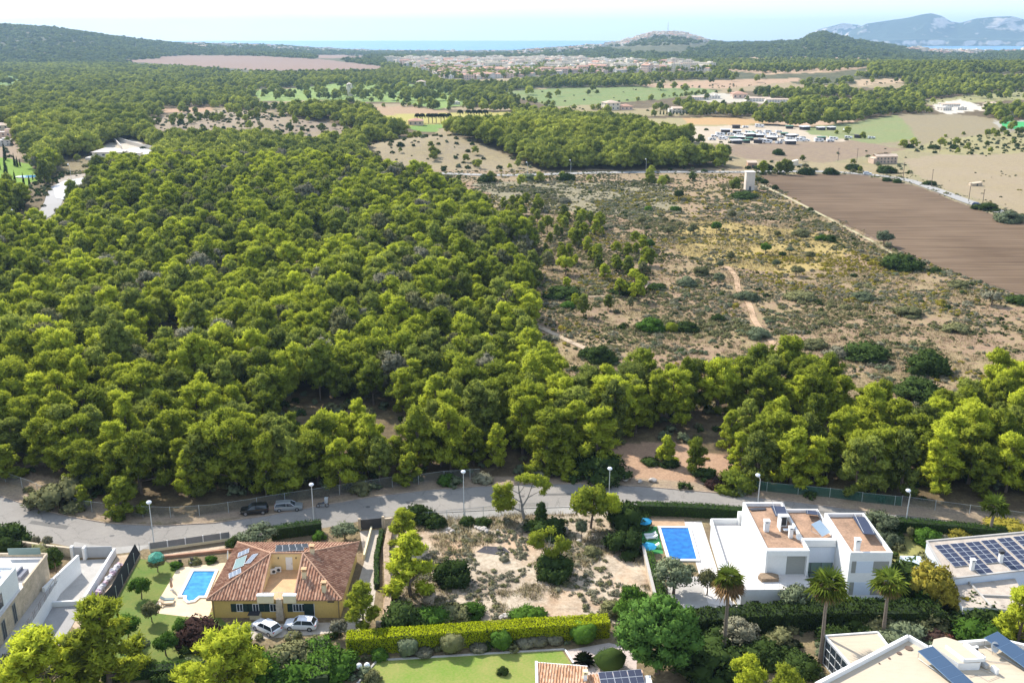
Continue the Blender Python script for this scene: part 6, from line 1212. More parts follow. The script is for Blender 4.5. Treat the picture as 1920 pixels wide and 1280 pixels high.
# ------------------------------------------------------------------ palms
def palm(px, py, h, r, label, nf=26, skirt=True, sk=.8):
    p = G(px, py); o = empty('palm_tree', p, random.uniform(0, 6)); tag(o, label, 'palm'); g = np.random.default_rng(px)
    t = MB(); t.tube([(0, 0, -.2), (.04, 0, h * .3), (.0, .05, h * .65), (0, 0, h)], [.32, .24, .21, .24], 9); lbuild(t, 'trunk', mat('palm_bark', (.20, .16, .125), .95, .3, 4, mscale=(1, 1, 6)), o, True)
    def fan(bucket, az, el, ln, droop):
        V_, F_, N_ = bucket; d = np.array([math.cos(az) * math.cos(el), math.sin(az) * math.cos(el), math.sin(el)]); side = np.array([-math.sin(az), math.cos(az), 0]); up_ = np.cross(d, side) * -1; if_ = np.array([0, 0, h]) ; hub = if_ + d * ln * .42; w = .035
        i = len(V_); V_ += [if_ - side * w, if_ + side * w, hub]; F_.append([i, i + 1, i + 2]); N_ += [up_] * 3
        for k in range(9):
            a = (k - 4) / 4 * 1.3; dd = d * math.cos(a) + side * math.sin(a); tip = hub + dd * ln * .72 * (1 - .12 * abs(a)) + np.array([0, 0, -droop * ln * (.25 + .2 * abs(a))]); mid = hub + dd * ln * .3; sd_ = np.cross(dd, up_); i = len(V_); V_ += [hub, mid + sd_ * ln * .035, tip, mid - sd_ * ln * .035]; F_ += [[i, i + 1, i + 2], [i, i + 2, i + 3]]; N_ += [nrm((up_ + dd * .3 + g.normal(size=3) * .15)[None])[0]] * 4
    G_ = ([], [], []); B_ = ([], [], [])
    for k in range(nf): u = (k + .5) / nf; fan(G_, k * 2.399 + g.uniform(-.2, .2), 1.3 - 1.55 * u + g.uniform(-.1, .1), r * g.uniform(.85, 1.15), .3 + .8 * u)
    for (nm, bk, lf) in (('crown', G_, L_PALM),): link(nm, trimesh(nm, np.array(bk[0]), np.array(bk[1]), np.array(bk[2]), g.random(len(bk[0])), [lf]), o)
    if skirt:
        for k in range(int(nf * 1.5)): u = k / (nf * 1.5); fan(B_, k * 2.399, -.35 - .95 * u, r * sk * g.uniform(.7, 1.05), .5)
        link('dead_skirt', trimesh('dead_skirt', np.array(B_[0]), np.array(B_[1]), np.array(B_[2]), g.random(len(B_[0])), [L_BROWN]), o)
    return o
palm(1356, 1232, 11.4, 1.9, 'tall fan palm with thick brown skirt in front of the terrace, left of the villa', sk=1.45); palm(1537, 1242, 11.0, 2.6, 'fan palm with dark trunk in front of the middle block of the villa'); palm(1655, 1192, 7.9, 2.4, 'fan palm before the right block of the villa'); palm(1855, 1007, 5.4, 2.3, 'small fan palm behind the solar panel roof', 26, False)
# ------------------------------------------------------------------ rosette plants
def rosette(px, py, r, n, label, leaf, cat='plant', name='cycad', el=(.1, 1.3), w=.12):
    p = G(px, py); o = empty(name, p); tag(o, label, cat); g = np.random.default_rng(int(px)); V_ = []; F_ = []; N_ = []
    for k in range(n):
        az = k * 2.4; e = el[0] + (el[1] - el[0]) * (k / n); d = np.array([math.cos(az) * math.cos(e), math.sin(az) * math.cos(e), math.sin(e)]); s = np.array([-math.sin(az), math.cos(az), 0]); b0 = np.array([0, 0, .15]); m = b0 + d * r * .6; t = b0 + d * r + np.array([0, 0, -r * .18]); i = len(V_); V_ += [b0, m + s * w * r, t, m - s * w * r]; F_ += [[i, i + 1, i + 2], [i, i + 2, i + 3]]; N_ += [np.array([d[0] * .3, d[1] * .3, 1])] * 4
    link('leaves', trimesh('leaves', np.array(V_), np.array(F_), nrm(np.array(N_)), g.random(len(V_)), [leaf]), o); c = MB(); c.tube([(0, 0, -.1), (0, 0, .25)], .12, 7); lbuild(c, 'stem', bark, o); return o
rosette(1095, 1243, 1.7, 60, 'spiky dark green cycad on the gravel beside the domed topiary', L_DARK); rosette(1490, 1213, 1.2, 34, 'pale blue-green agave on the ground between two palms', L_OLIVE, name='agave_plant'); rosette(44, 1040, 1.6, 30, 'bright green spiky plant at the left edge by the road wall', L_GREEN, name='dwarf_palm')
rosette(1480, 1248, 1.0, 24, 'dark spiky plant below the pale agave', L_DARK, name='agave_plant')
def ball(px, py, r, label, leaf, hs=1.0, name='topiary_bush', cat='bush', size=.15, per=520, lump=.1, cat2=None, group=None):
    """a clipped round bush: one leafy surface over a solid core"""
    p = G(px, py); o = empty(name, p); tag(o, label, cat, group); pf = [(0, 0, r * hs * .86, r)]; g = np.random.default_rng(int(px + py)); k = int(14 * (1 + lump * 4)); pf += [(math.cos(a) * r * (.45 + lump), math.sin(a) * r * (.45 + lump), r * hs * (.55 + g.uniform(0, .9)), r * .5) for a in np.linspace(0, 6.28 * 3, k)]
    v, f, n, t = cloud(pf, int(per * .35), size, int(px), core=.93, csub=2, cen=(0, 0, r * .8), squash=hs, shag=.5); link('foliage', trimesh('foliage', v, f, n, t, [leaf]), o); return o
ball(765, 1226, 1.25, 'round grey-green bush before the hedge, leftmost of the lawn border', L_OLIVE, .95); ball(847, 1220, 1.45, 'round green bush before the hedge, second from the left on the lawn border', L_SCRUB, .9); ball(940, 1214, 1.3, 'round bright green bush before the hedge, third on the lawn border', L_GREEN, .95)
ball(1093, 1200, 1.7, 'large oval green bush before the right end of the clipped hedge', L_GREEN, .75); ball(1143, 1252, 2.1, 'smooth domed dark green topiary on the gravel', L_DARK, .62, lump=-.12, size=.1, per=1500)
for (px, py, r, hs, l) in ((795, 1228, .9, .45, 'low grey shrub in the border between the first two round bushes'), (897, 1219, .9, .45, 'low grey shrub in the border between the second and third round bushes'), (985, 1209, 1.0, .5, 'low grey shrub right of the third round bush'), (1010, 1206, 1.0, .55, 'low grey shrub in the middle of the border right end'), (1040, 1203, .9, .5, 'low grey shrub in the border next to the gravel path')): ball(px, py, r, l, L_GREY, hs, 'border_shrub', 'shrub', lump=.3)
wall('pale stone edging along the top and left side of the lawn', [(-18.9, 99.5), (-17.0, 104.5), (-8, 105.4), (0, 106.2), (6.7, 106.8)], .2, .25, conc, 'lawn_edging'); wall('white edging between the lawn and the gravel path', [(6.8, 106.7), (7.9, 103.4), (9, 97.6)], .2, .2, white, 'lawn_edging')
# ------------------------------------------------------------------ single trees and shrubs of the gardens and the plot
T = tree
T('pine', 770, 1117, 10.2, 'tall bright green pine on the left side of the bare plot', 'pine', v=4, w=1.35); T('pine', 760, 1022, 6.2, 'shorter bright pine behind the tall one at the top left of the plot', 'pine', v=7, w=1.4); T('pine', 683, 1180, 7.2, 'feathery pale green pine at the near end of the paved drive', 'pine', v=11, w=1.1)
T('round_tree', 1107, 990, 9.0, 'loose yellow-green tree at the top right of the plot', w=.82, leaf=L_PINE, v=1); T('round_tree', 1145, 985, 7.0, 'small yellow-green tree close beside the loose one at the plot edge', w=.6, leaf=L_PINE, v=2); T('round_tree', 1090, 1010, 4.2, 'thin pale sapling standing before the loose yellow-green tree', w=.5, leaf=L_OLIVE, v=0)
T('young_pine', 1015, 982, 4.2, 'small dark blue-green fir-like tree behind the wide dark shrub', 'tree', leaf=L_DARK)
for (px, py, h, w, l, lf) in ((1168, 1032, 4.0, 1.05, 'very large dark rounded shrub at the corner of the turf strip', L_DARK), (1178, 985, 5.2, .9, 'tall dark shrub behind the very large one by the pool hedge', L_DARK), (1022, 998, 2.6, 1.8, 'wide dark shrub under the leaning pine', L_DARK), (1042, 1078, 3.6, 1.15, 'dark dome-shaped shrub right of the middle of the plot', L_DARK), (850, 1088, 3.5, 1.15, 'large dark green shrub left of the middle of the plot', L_DARK), (877, 981, 1.5, 1.2, 'small dark bush behind the rocks, the left one', L_DARK), (906, 983, 1.5, 1.3, 'small dark bush behind the rocks, the right one', L_DARK),
    (1111, 1038, 1.7, 1.1, 'small olive-brown round bush right of the dark dome', L_SCRUB), (760, 1176, 4.3, 1.0, 'dark shrub at the bottom left of the plot beside the rubble wall', L_DARK), (808, 1168, 2.6, 1.5, 'green shrub along the hedge, left end of the plot', L_GREEN), (850, 1163, 2.5, 1.5, 'green shrub along the hedge next to the dark one', L_SCRUB), (885, 1153, 2.0, 1.4, 'low green shrub above the yellow hedge, left of the stones', L_GREEN), (990, 1160, 1.7, 2.0, 'wide low green shrub against the middle of the yellow hedge', L_GREEN), (1150, 1150, 2.0, 1.2, 'olive shrub at the bottom right corner of the plot', L_SCRUB),
    (785, 975, 2.9, 1.3, 'dark green bush by the pavement behind the bright pines', L_DARK), (815, 985, 2.2, 1.2, 'low dark bush right of the bright pines at the plot gate', L_DARK), (800, 1110, 1.2, 1.2, 'little grey bush in the shade of the tall pine', L_GREY), (945, 1050, .9, 1.1, 'tiny grey bush on the middle of the plot', L_GREY)): T('shrub', px, py, h, l, 'shrub', w=w, leaf=lf)
# pine with the crown in yellow tufts above the dark dome
g = np.random.default_rng(77); pf = [(-1.6, -.3, 4.2, .8), (-2.2, .1, 5.2, .8), (-1.1, .2, 5.6, .75), (-1.7, .5, 4.8, .7), (.2, .3, 6.1, .7), (1.7, -.2, 4.1, .85), (2.3, .1, 3.5, .8), (1.2, -.5, 3.5, .7), (2.6, .4, 4.0, .65), (.6, -1.0, 2.9, .7), (-.3, -.9, 3.3, .7), (1.5, .6, 4.6, .6), (-2.6, -.4, 4.6, .6)]
def special(name, px, py, puffs, per, size, leaf, label, trunkmb, tb=bark, sc=1.0, cat='pine', **kw):
    o = empty(name, G(px, py)); tag(o, label, cat); o.scale = (sc, sc, sc); v, f, n, t = cloud(puffs, per, size, px, **kw); link('crown', trimesh('crown', v, f, n, t, [leaf]), o)
    if trunkmb: lbuild(trunkmb, 'trunk', tb, o, True)
    return o
special('pine_tree', 1030, 1066, [(x, y, z, r * 1.1) for x, y, z, r in pf], 150, .26, L_PINE, 'sparse pine with bare pale twigs above the dark dome-shaped shrub', limbs(g, pf, 6, .16, n=11), palebark)
pf = [(-4.2 + .5 * math.sin(i * 2.1), .4 * math.cos(i), 1.9 + .52 * i, .85) for i in range(9)] + [(-3.0 + .4 * math.cos(i * 1.7), -.4 * math.sin(i), 2.3 + .55 * i, .8) for i in range(9)] + [(-2.0, .3, 3.0, .7), (-5.0, 0, 3.2, .7), (-5.0, .2, 4.5, .7), (-4.8, 0, 5.6, .6)]
pf2 = [(.2 + 1.1 * (i % 4), .7 * math.sin(i * 1.9), 7.6 + .45 * math.cos(i * 1.3) - .12 * (i % 4), .8) for i in range(12)] + [(3.6, .2, 5.8, .6), (3.2, -.4, 5.3, .6), (4.2, 0, 6.5, .6), (-1.0, .3, 7.6, .7)]
lm = MB()
for pts, rr2 in (([(0, 0, -.2), (-.3, 0, 1.6), (-.5, .1, 3.2), (-.9, 0, 5), (-1.1, .2, 7.2)], [.32, .27, .2, .14, .07]), ([(-.3, 0, 1.5), (-1.6, .1, 2.0), (-3.2, 0, 2.6)], [.2, .14, .07]), ([(-.4, 0, 2.4), (.6, 0, 4.2), (1.2, .1, 6.0), (1.6, 0, 7.4)], [.19, .13, .09, .05]), ([(.6, 0, 4.2), (2.0, .1, 5.0), (3.6, .1, 5.7)], [.11, .07, .04]), ([(-.9, 0, 5), (-2.2, .1, 5.6), (-3.4, 0, 5.9)], [.11, .07, .04]), ([(-.9, 0, 5), (.1, .3, 6.4), (.3, .4, 7.6)], [.1, .06, .03]), ([(-.5, .1, 3.2), (-1.9, .2, 4.1), (-3.1, .1, 4.6)], [.12, .08, .04]), ([(1.2, .1, 6), (2.4, -.3, 6.5), (3.3, -.2, 7.1)], [.07, .05, .03])): lm.tube(pts, rr2, 6)
special('leaning_pine_tree', 983, 973, pf + pf2, 150, .28, L_PINE, 'leaning pine with bare pale branches at the top of the bare plot', lm, palebark, .93)
# big feathery tree
g = np.random.default_rng(88); pf = [(x, y, z + 4.6, r) for x, y, z, r in dome(g, 4.9, 6.4, 150, (.65, 1.05))] + [(x, y, 5.2 - z * .75, r) for x, y, z, r in dome(g, 4.6, 4.2, 60, (.65, 1.0))]
special('pepper_tree', 1232, 1262, pf, 75, .32, L_PEPPER, 'huge round bright green feathery tree right of the clipped hedge', limbs(g, pf, 9, .34, n=12), bark, cat='tree', shag=.9, core=.8, tip=1.5)
T('olive', 1262, 1112, 6.2, 'wide olive tree hiding the near corner of the rectangular pool', w=1.15, v=1); T('olive', 1325, 1115, 4.8, 'small tree on the gravel left of the tall palm', w=.7, leaf=L_SCRUB, v=2); T('olive', 1492, 1150, 5.2, 'grey-leaved bushy tree in front of the terrace wall of the villa', w=.95, v=0); T('olive', 1385, 1212, 4.6, 'grey-brown bare-looking bush behind the tall skirted palm', w=1.25, leaf=L_GREY, v=1)
T('olive', 481, 1022, 3.9, 'broad silvery olive tree behind the left roof corner of the ochre house', w=1.75, v=0); T('olive', 648, 1012, 3.4, 'silvery olive tree beside the black drive gate', w=1.5, v=2); T('shrub', 440, 1023, 1.9, 'small dark green bush left of the broad silvery olive', 'shrub', leaf=L_DARK); T('shrub', 598, 1010, 1.5, 'bright green bush at the gap beside the roof hedge', 'shrub', leaf=L_GREEN)
# right gardens
for (k, px, py, h, w, lf, l) in (('round_tree', 1738, 1133, 7.6, .95, L_YELLOW, 'yellowing tree between the villa and the solar-panelled house'), ('round_tree', 1765, 1150, 5.4, .8, L_YELLOW, 'pale yellow bush-like tree at the corner of the lower wing roof'), ('round_tree', 1800, 1160, 4.0, .9, L_YELLOW, 'yellow-green small tree before the lower wing of the solar-panelled house'), ('shrub', 1710, 1095, 4.2, 1.5, L_DARK, 'dark rounded shrub behind the yellowing tree'), ('shrub', 1745, 1078, 3.6, 1.4, L_SCRUB, 'grey-green shrub at the gable of the solar-panelled house'), ('shrub', 1740, 1016, 2.7, 1.15, L_GREEN, 'round bright green shrub on the small lawn behind the solar-panelled house'), ('shrub', 1768, 1018, 1.6, 1.0, L_GREY, 'small grey-green shrub next to the round bright green one'),
    ('shrub', 1795, 1012, 2.0, 1.4, L_YELLOW, 'yellow-green shrub between the round shrub and the small palm'), ('shrub', 1890, 998, 2.2, 2.2, L_YELLOW, 'wide yellow shrub behind the roof right of the small palm'), ('round_tree', 1705, 1010, 2.6, .5, L_SCRUB, 'thin sapling on the small lawn'), ('olive', 1648, 1000, 4.5, 1.3, L_OLIVE, 'silvery olive tree right behind the villa roof'), ('shrub', 1665, 1018, 2.4, 1.2, L_OLIVE, 'silvery shrub below the olive behind the villa roof'),
    ('pine', 1905, 1215, 9.5, 1.1, L_PINE, 'big bright green pine covering the lower wing at the right edge'), ('shrub', 1840, 1175, 4.2, 1.5, L_DARK, 'dark shrub left of the big pine at the right edge'), ('shrub', 1850, 1205, 3.4, 1.6, L_GREEN, 'green shrub behind the roof satellite dish'), ('shrub', 1700, 1198, 2.6, 1.8, L_OLIVE, 'blue-green round shrub behind the white parapet corner'), ('shrub', 1640, 1172, 3.0, 1.5, L_SCRUB, 'green shrub right beside the right-hand palm'),
    ('shrub', 1600, 1165, 3.0, 1.6, L_DARK, 'dark shrub between the two right palms'), ('shrub', 1690, 1165, 2.8, 1.4, L_DARK, 'dark shrub right of the right-hand palm'), ('shrub', 1740, 1172, 2.8, 1.5, L_SCRUB, 'olive-green shrub below the yellow trees'), ('shrub', 1570, 1210, 3.0, 1.3, L_DARK, 'dark shrub behind the side room roof'), ('shrub', 1752, 1205, 1.6, 2.2, L_RED, 'dark red bush behind the roof stair tower'), ('shrub', 1775, 1203, 1.3, 1.3, L_MAGENTA, 'magenta flowering bush behind the roof stair tower'),
    ('shrub', 1340, 1205, 2.6, 1.5, L_DARK, 'dark shrub at the foot of the skirted palm'), ('shrub', 1420, 1232, 3.0, 1.5, L_DARK, 'dark shrub right of the skirted palm trunk'), ('shrub', 1460, 1205, 2.2, 1.2, L_SCRUB, 'green shrub left of the pale agave'), ('shrub', 1330, 1262, 4.5, 1.4, L_DARK, 'dark shrub in the shade right of the feathery tree'), ('shrub', 1500, 1255, 2.6, 1.3, L_DARK, 'dark shrub at the foot of the middle palm'),
    ('pine', 1400, 1330, 7.5, .95, L_PINE, 'yellow-green pine cut by the bottom edge, left of the middle palm'), ('pine', 1468, 1345, 6.8, .9, L_PINE, 'yellow-green pine cut by the bottom edge, below the agave'), ('round_tree', 1185, 1150, 5.0, .85, L_GREEN, 'bright green small tree above the huge feathery tree'), ('round_tree', 1165, 1162, 3.8, .8, L_GREEN, 'smaller bright green tree at the end of the yellow hedge')): T(k, px, py, h, l, 'pine' if k == 'pine' else ('tree' if k != 'shrub' else 'shrub'), w=w, leaf=lf)
# left and bottom gardens
for (k, px, py, h, w, lf, l) in (('pine', 205, 1292, 13.0, 1.3, L_PINE, 'large umbrella-shaped pine covering the left garden'), ('pine', 78, 1330, 10.5, 1.4, L_PINE, 'large dark-centred pine at the bottom left corner'), ('pine', 150, 1300, 9.0, .9, L_PINE2, 'pine between the two large ones in the bottom left'), ('pine', 430, 1322, 10.0, 1.25, L_PINE, 'broad yellow-green pine at the bottom, below the dark purple shrub'), ('pine', 365, 1345, 7.5, 1.1, L_PINE, 'yellow pine cut by the bottom edge, left of the broad one'), ('round_tree', 452, 1222, 3.8, .95, L_GREEN, 'light green tree beside the white cars, left of them'),
    ('round_tree', 545, 1270, 5.4, 1.2, L_SCRUB, 'grey-green tree below the two white cars'), ('round_tree', 598, 1238, 3.6, 1.15, L_OLIVE, 'greyish tree just below the right white car'), ('round_tree', 500, 1290, 5.5, 1.1, L_GREEN, 'green leafy tree at the bottom, left of the climbing hedge'), ('shrub', 560, 1290, 4.0, 1.5, L_GREEN, 'spiky green shrub mass at the bottom below the white cars'), ('round_tree', 636, 1195, 3.2, .8, L_GREY, 'bare greyish tree against the right wall of the ochre house'), ('shrub', 610, 1260, 3.6, 1.4, L_GREEN, 'green shrub left of the leafy climbing hedge'),
    ('shrub', 372, 1200, 3.4, 1.25, L_RED, 'dark purple-leaved shrub at the lower left corner of the ochre house'), ('round_tree', 312, 1228, 4.0, .85, L_GREEN, 'bright green citrus tree in the middle of the left lawn'), ('round_tree', 265, 1232, 3.6, .8, L_OLIVE, 'small grey olive in the left lawn'), ('round_tree', 338, 1192, 3.2, .7, L_GREEN, 'small bright citrus tree near the pool paving'), ('round_tree', 265, 1122, 4.0, .85, L_GREEN, 'round green tree beside the black screen fence'), ('round_tree', 285, 1165, 3.5, .8, L_SCRUB, 'small tree below the round one on the left lawn'), ('round_tree', 240, 1200, 4.4, .9, L_GREEN, 'green tree under the umbrella-shaped pine'),
    ('round_tree', 105, 1072, 4.8, .62, L_DARK, 'dark rounded tree beside the white ramp wall'), ('shrub', 15, 1022, 4.0, 1.3, L_DARK, 'dark shrub at the left edge by the road'), ('shrub', 62, 1050, 2.2, 1.8, L_SCRUB, 'green shrub row between the dark shrub and the ramp'), ('shrub', 85, 1058, 2.0, 1.4, L_GREEN, 'bright green shrub beside the glass balustrade'), ('round_tree', 92, 1028, 2.6, .7, L_GREY, 'pale thin tree on the road side of the left wall'), ('round_tree', 70, 1026, 2.4, .6, L_GREY, 'second pale thin tree on the road side of the left wall'),
    ('shrub', 712, 1232, 1.7, .9, L_GREEN, 'small bright citrus bush in the border left of the lawn'), ('shrub', 700, 1275, 1.6, 1.0, L_SCRUB, 'small green bush below the two globe lamps'), ('shrub', 330, 1062, 1.0, 1.4, L_GREEN, 'low flowering bush on the bed behind the small pool'), ('shrub', 365, 1056, 1.1, 1.2, L_SCRUB, 'green bush in the middle of the bed behind the small pool'), ('shrub', 395, 1052, 1.1, 1.2, L_GREEN, 'green bush in the bed near the closed parasol'), ('shrub', 30, 1262, 3.2, 1.3, L_SCRUB, 'dark green shrub under the pine at the bottom left edge'), ('shrub', 310, 1290, 2.0, 1.4, L_DARK, 'dark shrub at the foot of the left garden hedge'),
    ('shrub', 942, 1262, 1.1, .9, L_DARK, 'small dark potted bush at the corner of the cottage terrace')): T(k, px, py, h, l, 'pine' if k == 'pine' else ('tree' if k != 'shrub' else 'shrub'), w=w, leaf=lf)
# tree under a green net
o = T('round_tree', 296, 1072, 3.4, 'small tree wrapped in a torn turquoise net by the pool path', w=.85, leaf=L_SCRUB); nm = MB(); v, f = ICO[2]
nv = [(Vector(p) * 1.0) for p in v]; [nm.face([Vector((nv[k].x * 1.9, nv[k].y * 1.9, 2.9 + nv[k].z * 1.2 + .15 * math.sin(k * 3))) for k in q]) for q in f if min(nv[k].z for k in q) > -.35]
netm, nt, bs = nodes('turquoise_net'); bs.inputs['Base Color'].default_value = (.05, .42, .30, 1); tr_ = nt.nodes.new('ShaderNodeBsdfTransparent'); mxs = nt.nodes.new('ShaderNodeMixShader'); mxs.inputs[0].default_value = .5; nt.links.new(tr_.outputs[0], mxs.inputs[1]); nt.links.new(bs.outputs[0], mxs.inputs[2]); nt.links.new(mxs.outputs[0], nt.nodes['Material Output'].inputs[0])
no = lbuild(nm, 'net', netm, None); no.parent = o
# rocks, stones on the plot and at the clearing
rockm = mat('pale_rock', (.50, .44, .38), .95, .2, 2, bmp=.4)
def rock(px, py, s, label, n=1, group=None):
    o = empty('rock', G(px, py), random.uniform(0, 6)); tag(o, label, 'rock', group); v, f = ICO[2]; g = np.random.default_rng(int(px * 3 + py)); vv = v * (1 + g.uniform(-.25, .2, (len(v), 1))) * np.array([1, .75, .55]) * s; m = MB(); [m.face([vv[k] + np.array([0, 0, s * .3]) for k in q]) for q in f]; lbuild(m, 'stone', rockm, o); return o
for i, (px, py, s) in enumerate(((893, 989, .5), (899, 992, .6), (906, 994, .7), (912, 997, .5), (903, 988, .45), (889, 985, .35), (841, 993, .5), (848, 997, .5), (838, 999, .35), (940, 1158, .5), (948, 1156, .6), (955, 1153, .4), (1086, 1015, .5), (1059, 992, .6), (1052, 988, .5), (933, 994, .3))): rock(px, py, s, 'pale rough stone lying on the bare plot', group='stones on the bare plot')
for (px, py, s, l) in ((1147, 896, .8, 'white boulder at the left edge of the clearing by the road'), (1172, 900, .7, 'white boulder next to the leftmost one by the road'), (1200, 904, .6, 'grey boulder in the middle of the clearing edge'), (1224, 902, .8, 'pale boulder right of the middle of the clearing edge')): rock(px, py, s, l)
# shrubs at the clearing and verge
for (k, px, py, h, w, lf, l) in (('young_pine', 1250, 868, 6.0, 1.0, None, 'slim pale pine in the clearing, left of the round one'), ('pine', 1305, 888, 7.2, .95, None, 'round pale green pine standing alone in the clearing'), ('shrub', 1255, 872, 1.8, 1.4, L_DARK, 'dark low bush under the slim pine of the clearing'), ('shrub', 1220, 868, 1.3, 1.8, L_DARK, 'small dark cushion bush in the clearing'), ('shrub', 1318, 892, 1.7, 2.0, L_DARK, 'dark bush at the foot of the round pine of the clearing'), ('shrub', 1130, 893, 4.8, 1.5, L_DARK, 'big dark leafy shrub at the left side of the clearing'), ('shrub', 1090, 880, 3.8, 1.2, L_DARK, 'dark shrub left of the big one at the wood edge'), ('pine', 1215, 830, 0, 0, None, ''),
    ('young_pine', 763, 910, 6.8, 1.0, None, 'slim young pine at the wood edge above the fence, near the plot lamp'), ('young_pine', 541, 926, 8.5, 1.2, None, 'light green cone-shaped pine at the wood edge behind the silver car'), ('young_pine', 233, 965, 7.5, 1.3, None, 'yellow-green cone-shaped pine at the wood edge by the left fence'), ('young_pine', 158, 952, 4.5, 1.0, None, 'small yellow-green pine by the left fence'), ('shrub', 110, 945, 4.6, 1.5, L_SCRUB, 'grey-green thicket behind the left fence'), ('shrub', 165, 915, 3.6, 1.6, L_OLIVE, 'grey-green bush in the shade of the left wood edge'),
    ('young_pine', 10, 900, 8.0, 1.3, None, 'bright pine at the left edge beside the orange dirt patch'), ('shrub', 840, 906, 2.0, 1.3, L_GREEN, 'bright green bush on the verge above the fence'), ('shrub', 905, 902, 1.8, 1.4, L_GREY, 'grey bush on the verge before the wood'), ('shrub', 675, 922, 2.4, 1.2, L_SCRUB, 'green bush behind the fence right of the motorcycle'), ('young_pine', 1065, 895, 4.6, 1.3, None, 'light young pine behind the leaning pine, by the fence'), ('young_pine', 1035, 893, 4.2, 1.3, None, 'light young pine left of its twin by the fence'), ('shrub', 1010, 893, 1.6, 1.6, L_GREY, 'dry grey bush at the fence behind the leaning pine'), ('shrub', 1345, 910, 1.8, 1.6, L_RED, 'dry dark bush at the right side of the clearing'), ('shrub', 1380, 915, 3.8, 1.3, L_PINE, 'bright low pine bush at the start of the green mesh fence')):
    if h: T(k, px, py, h, l, 'pine' if 'pine' in k else 'shrub', w=w, leaf=lf)
# dry tufts on the plot and verges
X = rng.uniform(-19, 19.5, 9000); Y = rng.uniform(111, 145, 9000); z_, px, py = classify(X, Y, False); k = (z_ == -2) & (vnoise(X, Y, 5, 71) * .6 + vnoise(X, Y, 1.6, 72) * .4 > .57) & (Y < 143.5) & (X > -16); X, Y = X[k], Y[k]
scatter('dry_grass', C_GRASS, np.stack([X, Y, X * 0], 1), rng.uniform(0, 6.28, len(X)), rng.uniform(.5, 1.3, len(X)), rng.integers(0, 3, len(X)), 'dry grass tufts over the bare plot', 'grass')
X = rng.uniform(-16, 19.3, 1500); Y = rng.uniform(112, 142, 1500); k = (vnoise(X, Y, 4, 75) > .5); X, Y = X[k], Y[k]
scatter('low_scrub', C_SCR, np.stack([X, Y, X * 0], 1), rng.uniform(0, 6.28, len(X)), rng.uniform(.25, .8, len(X)), rng.choice([3, 1, 0, 3], len(X)), 'small grey cushions of scrub on the bare plot', 'scrub')
# garden undergrowth where the photograph shows planted beds
X, Y = jgrid(70, 139, 1.5, 40); k = np.zeros(len(X), bool); _, px, py = classify(X, Y, False)
for poly in ([(-60, 1140), (20, 1245), (150, 1230), (150, 1400), (-60, 1400)], [(340, 1215), (480, 1195), (640, 1190), (650, 1400), (340, 1400)], [(1300, 1150), (1560, 1170), (1760, 1150), (1850, 1180), (1920, 1180), (1920, 1230), (1560, 1215), (1540, 1400), (1260, 1400)], [(655, 1215), (1080, 1190), (1090, 1212), (700, 1238), (690, 1290), (655, 1290)], [(1640, 990), (1700, 1010), (1690, 1100), (1780, 1100), (1790, 1180), (1690, 1180)]): k |= inside(poly, px, py)
k &= rng.random(len(X)) < .5; X, Y = X[k], Y[k]
scatter('garden_undergrowth', C_FLOOR, np.stack([X, Y, X * 0], 1), rng.uniform(0, 6.28, len(X)), rng.uniform(.3, .85, len(X)), rng.integers(0, 4, len(X)), 'mixed low planting filling the garden beds', 'undergrowth')
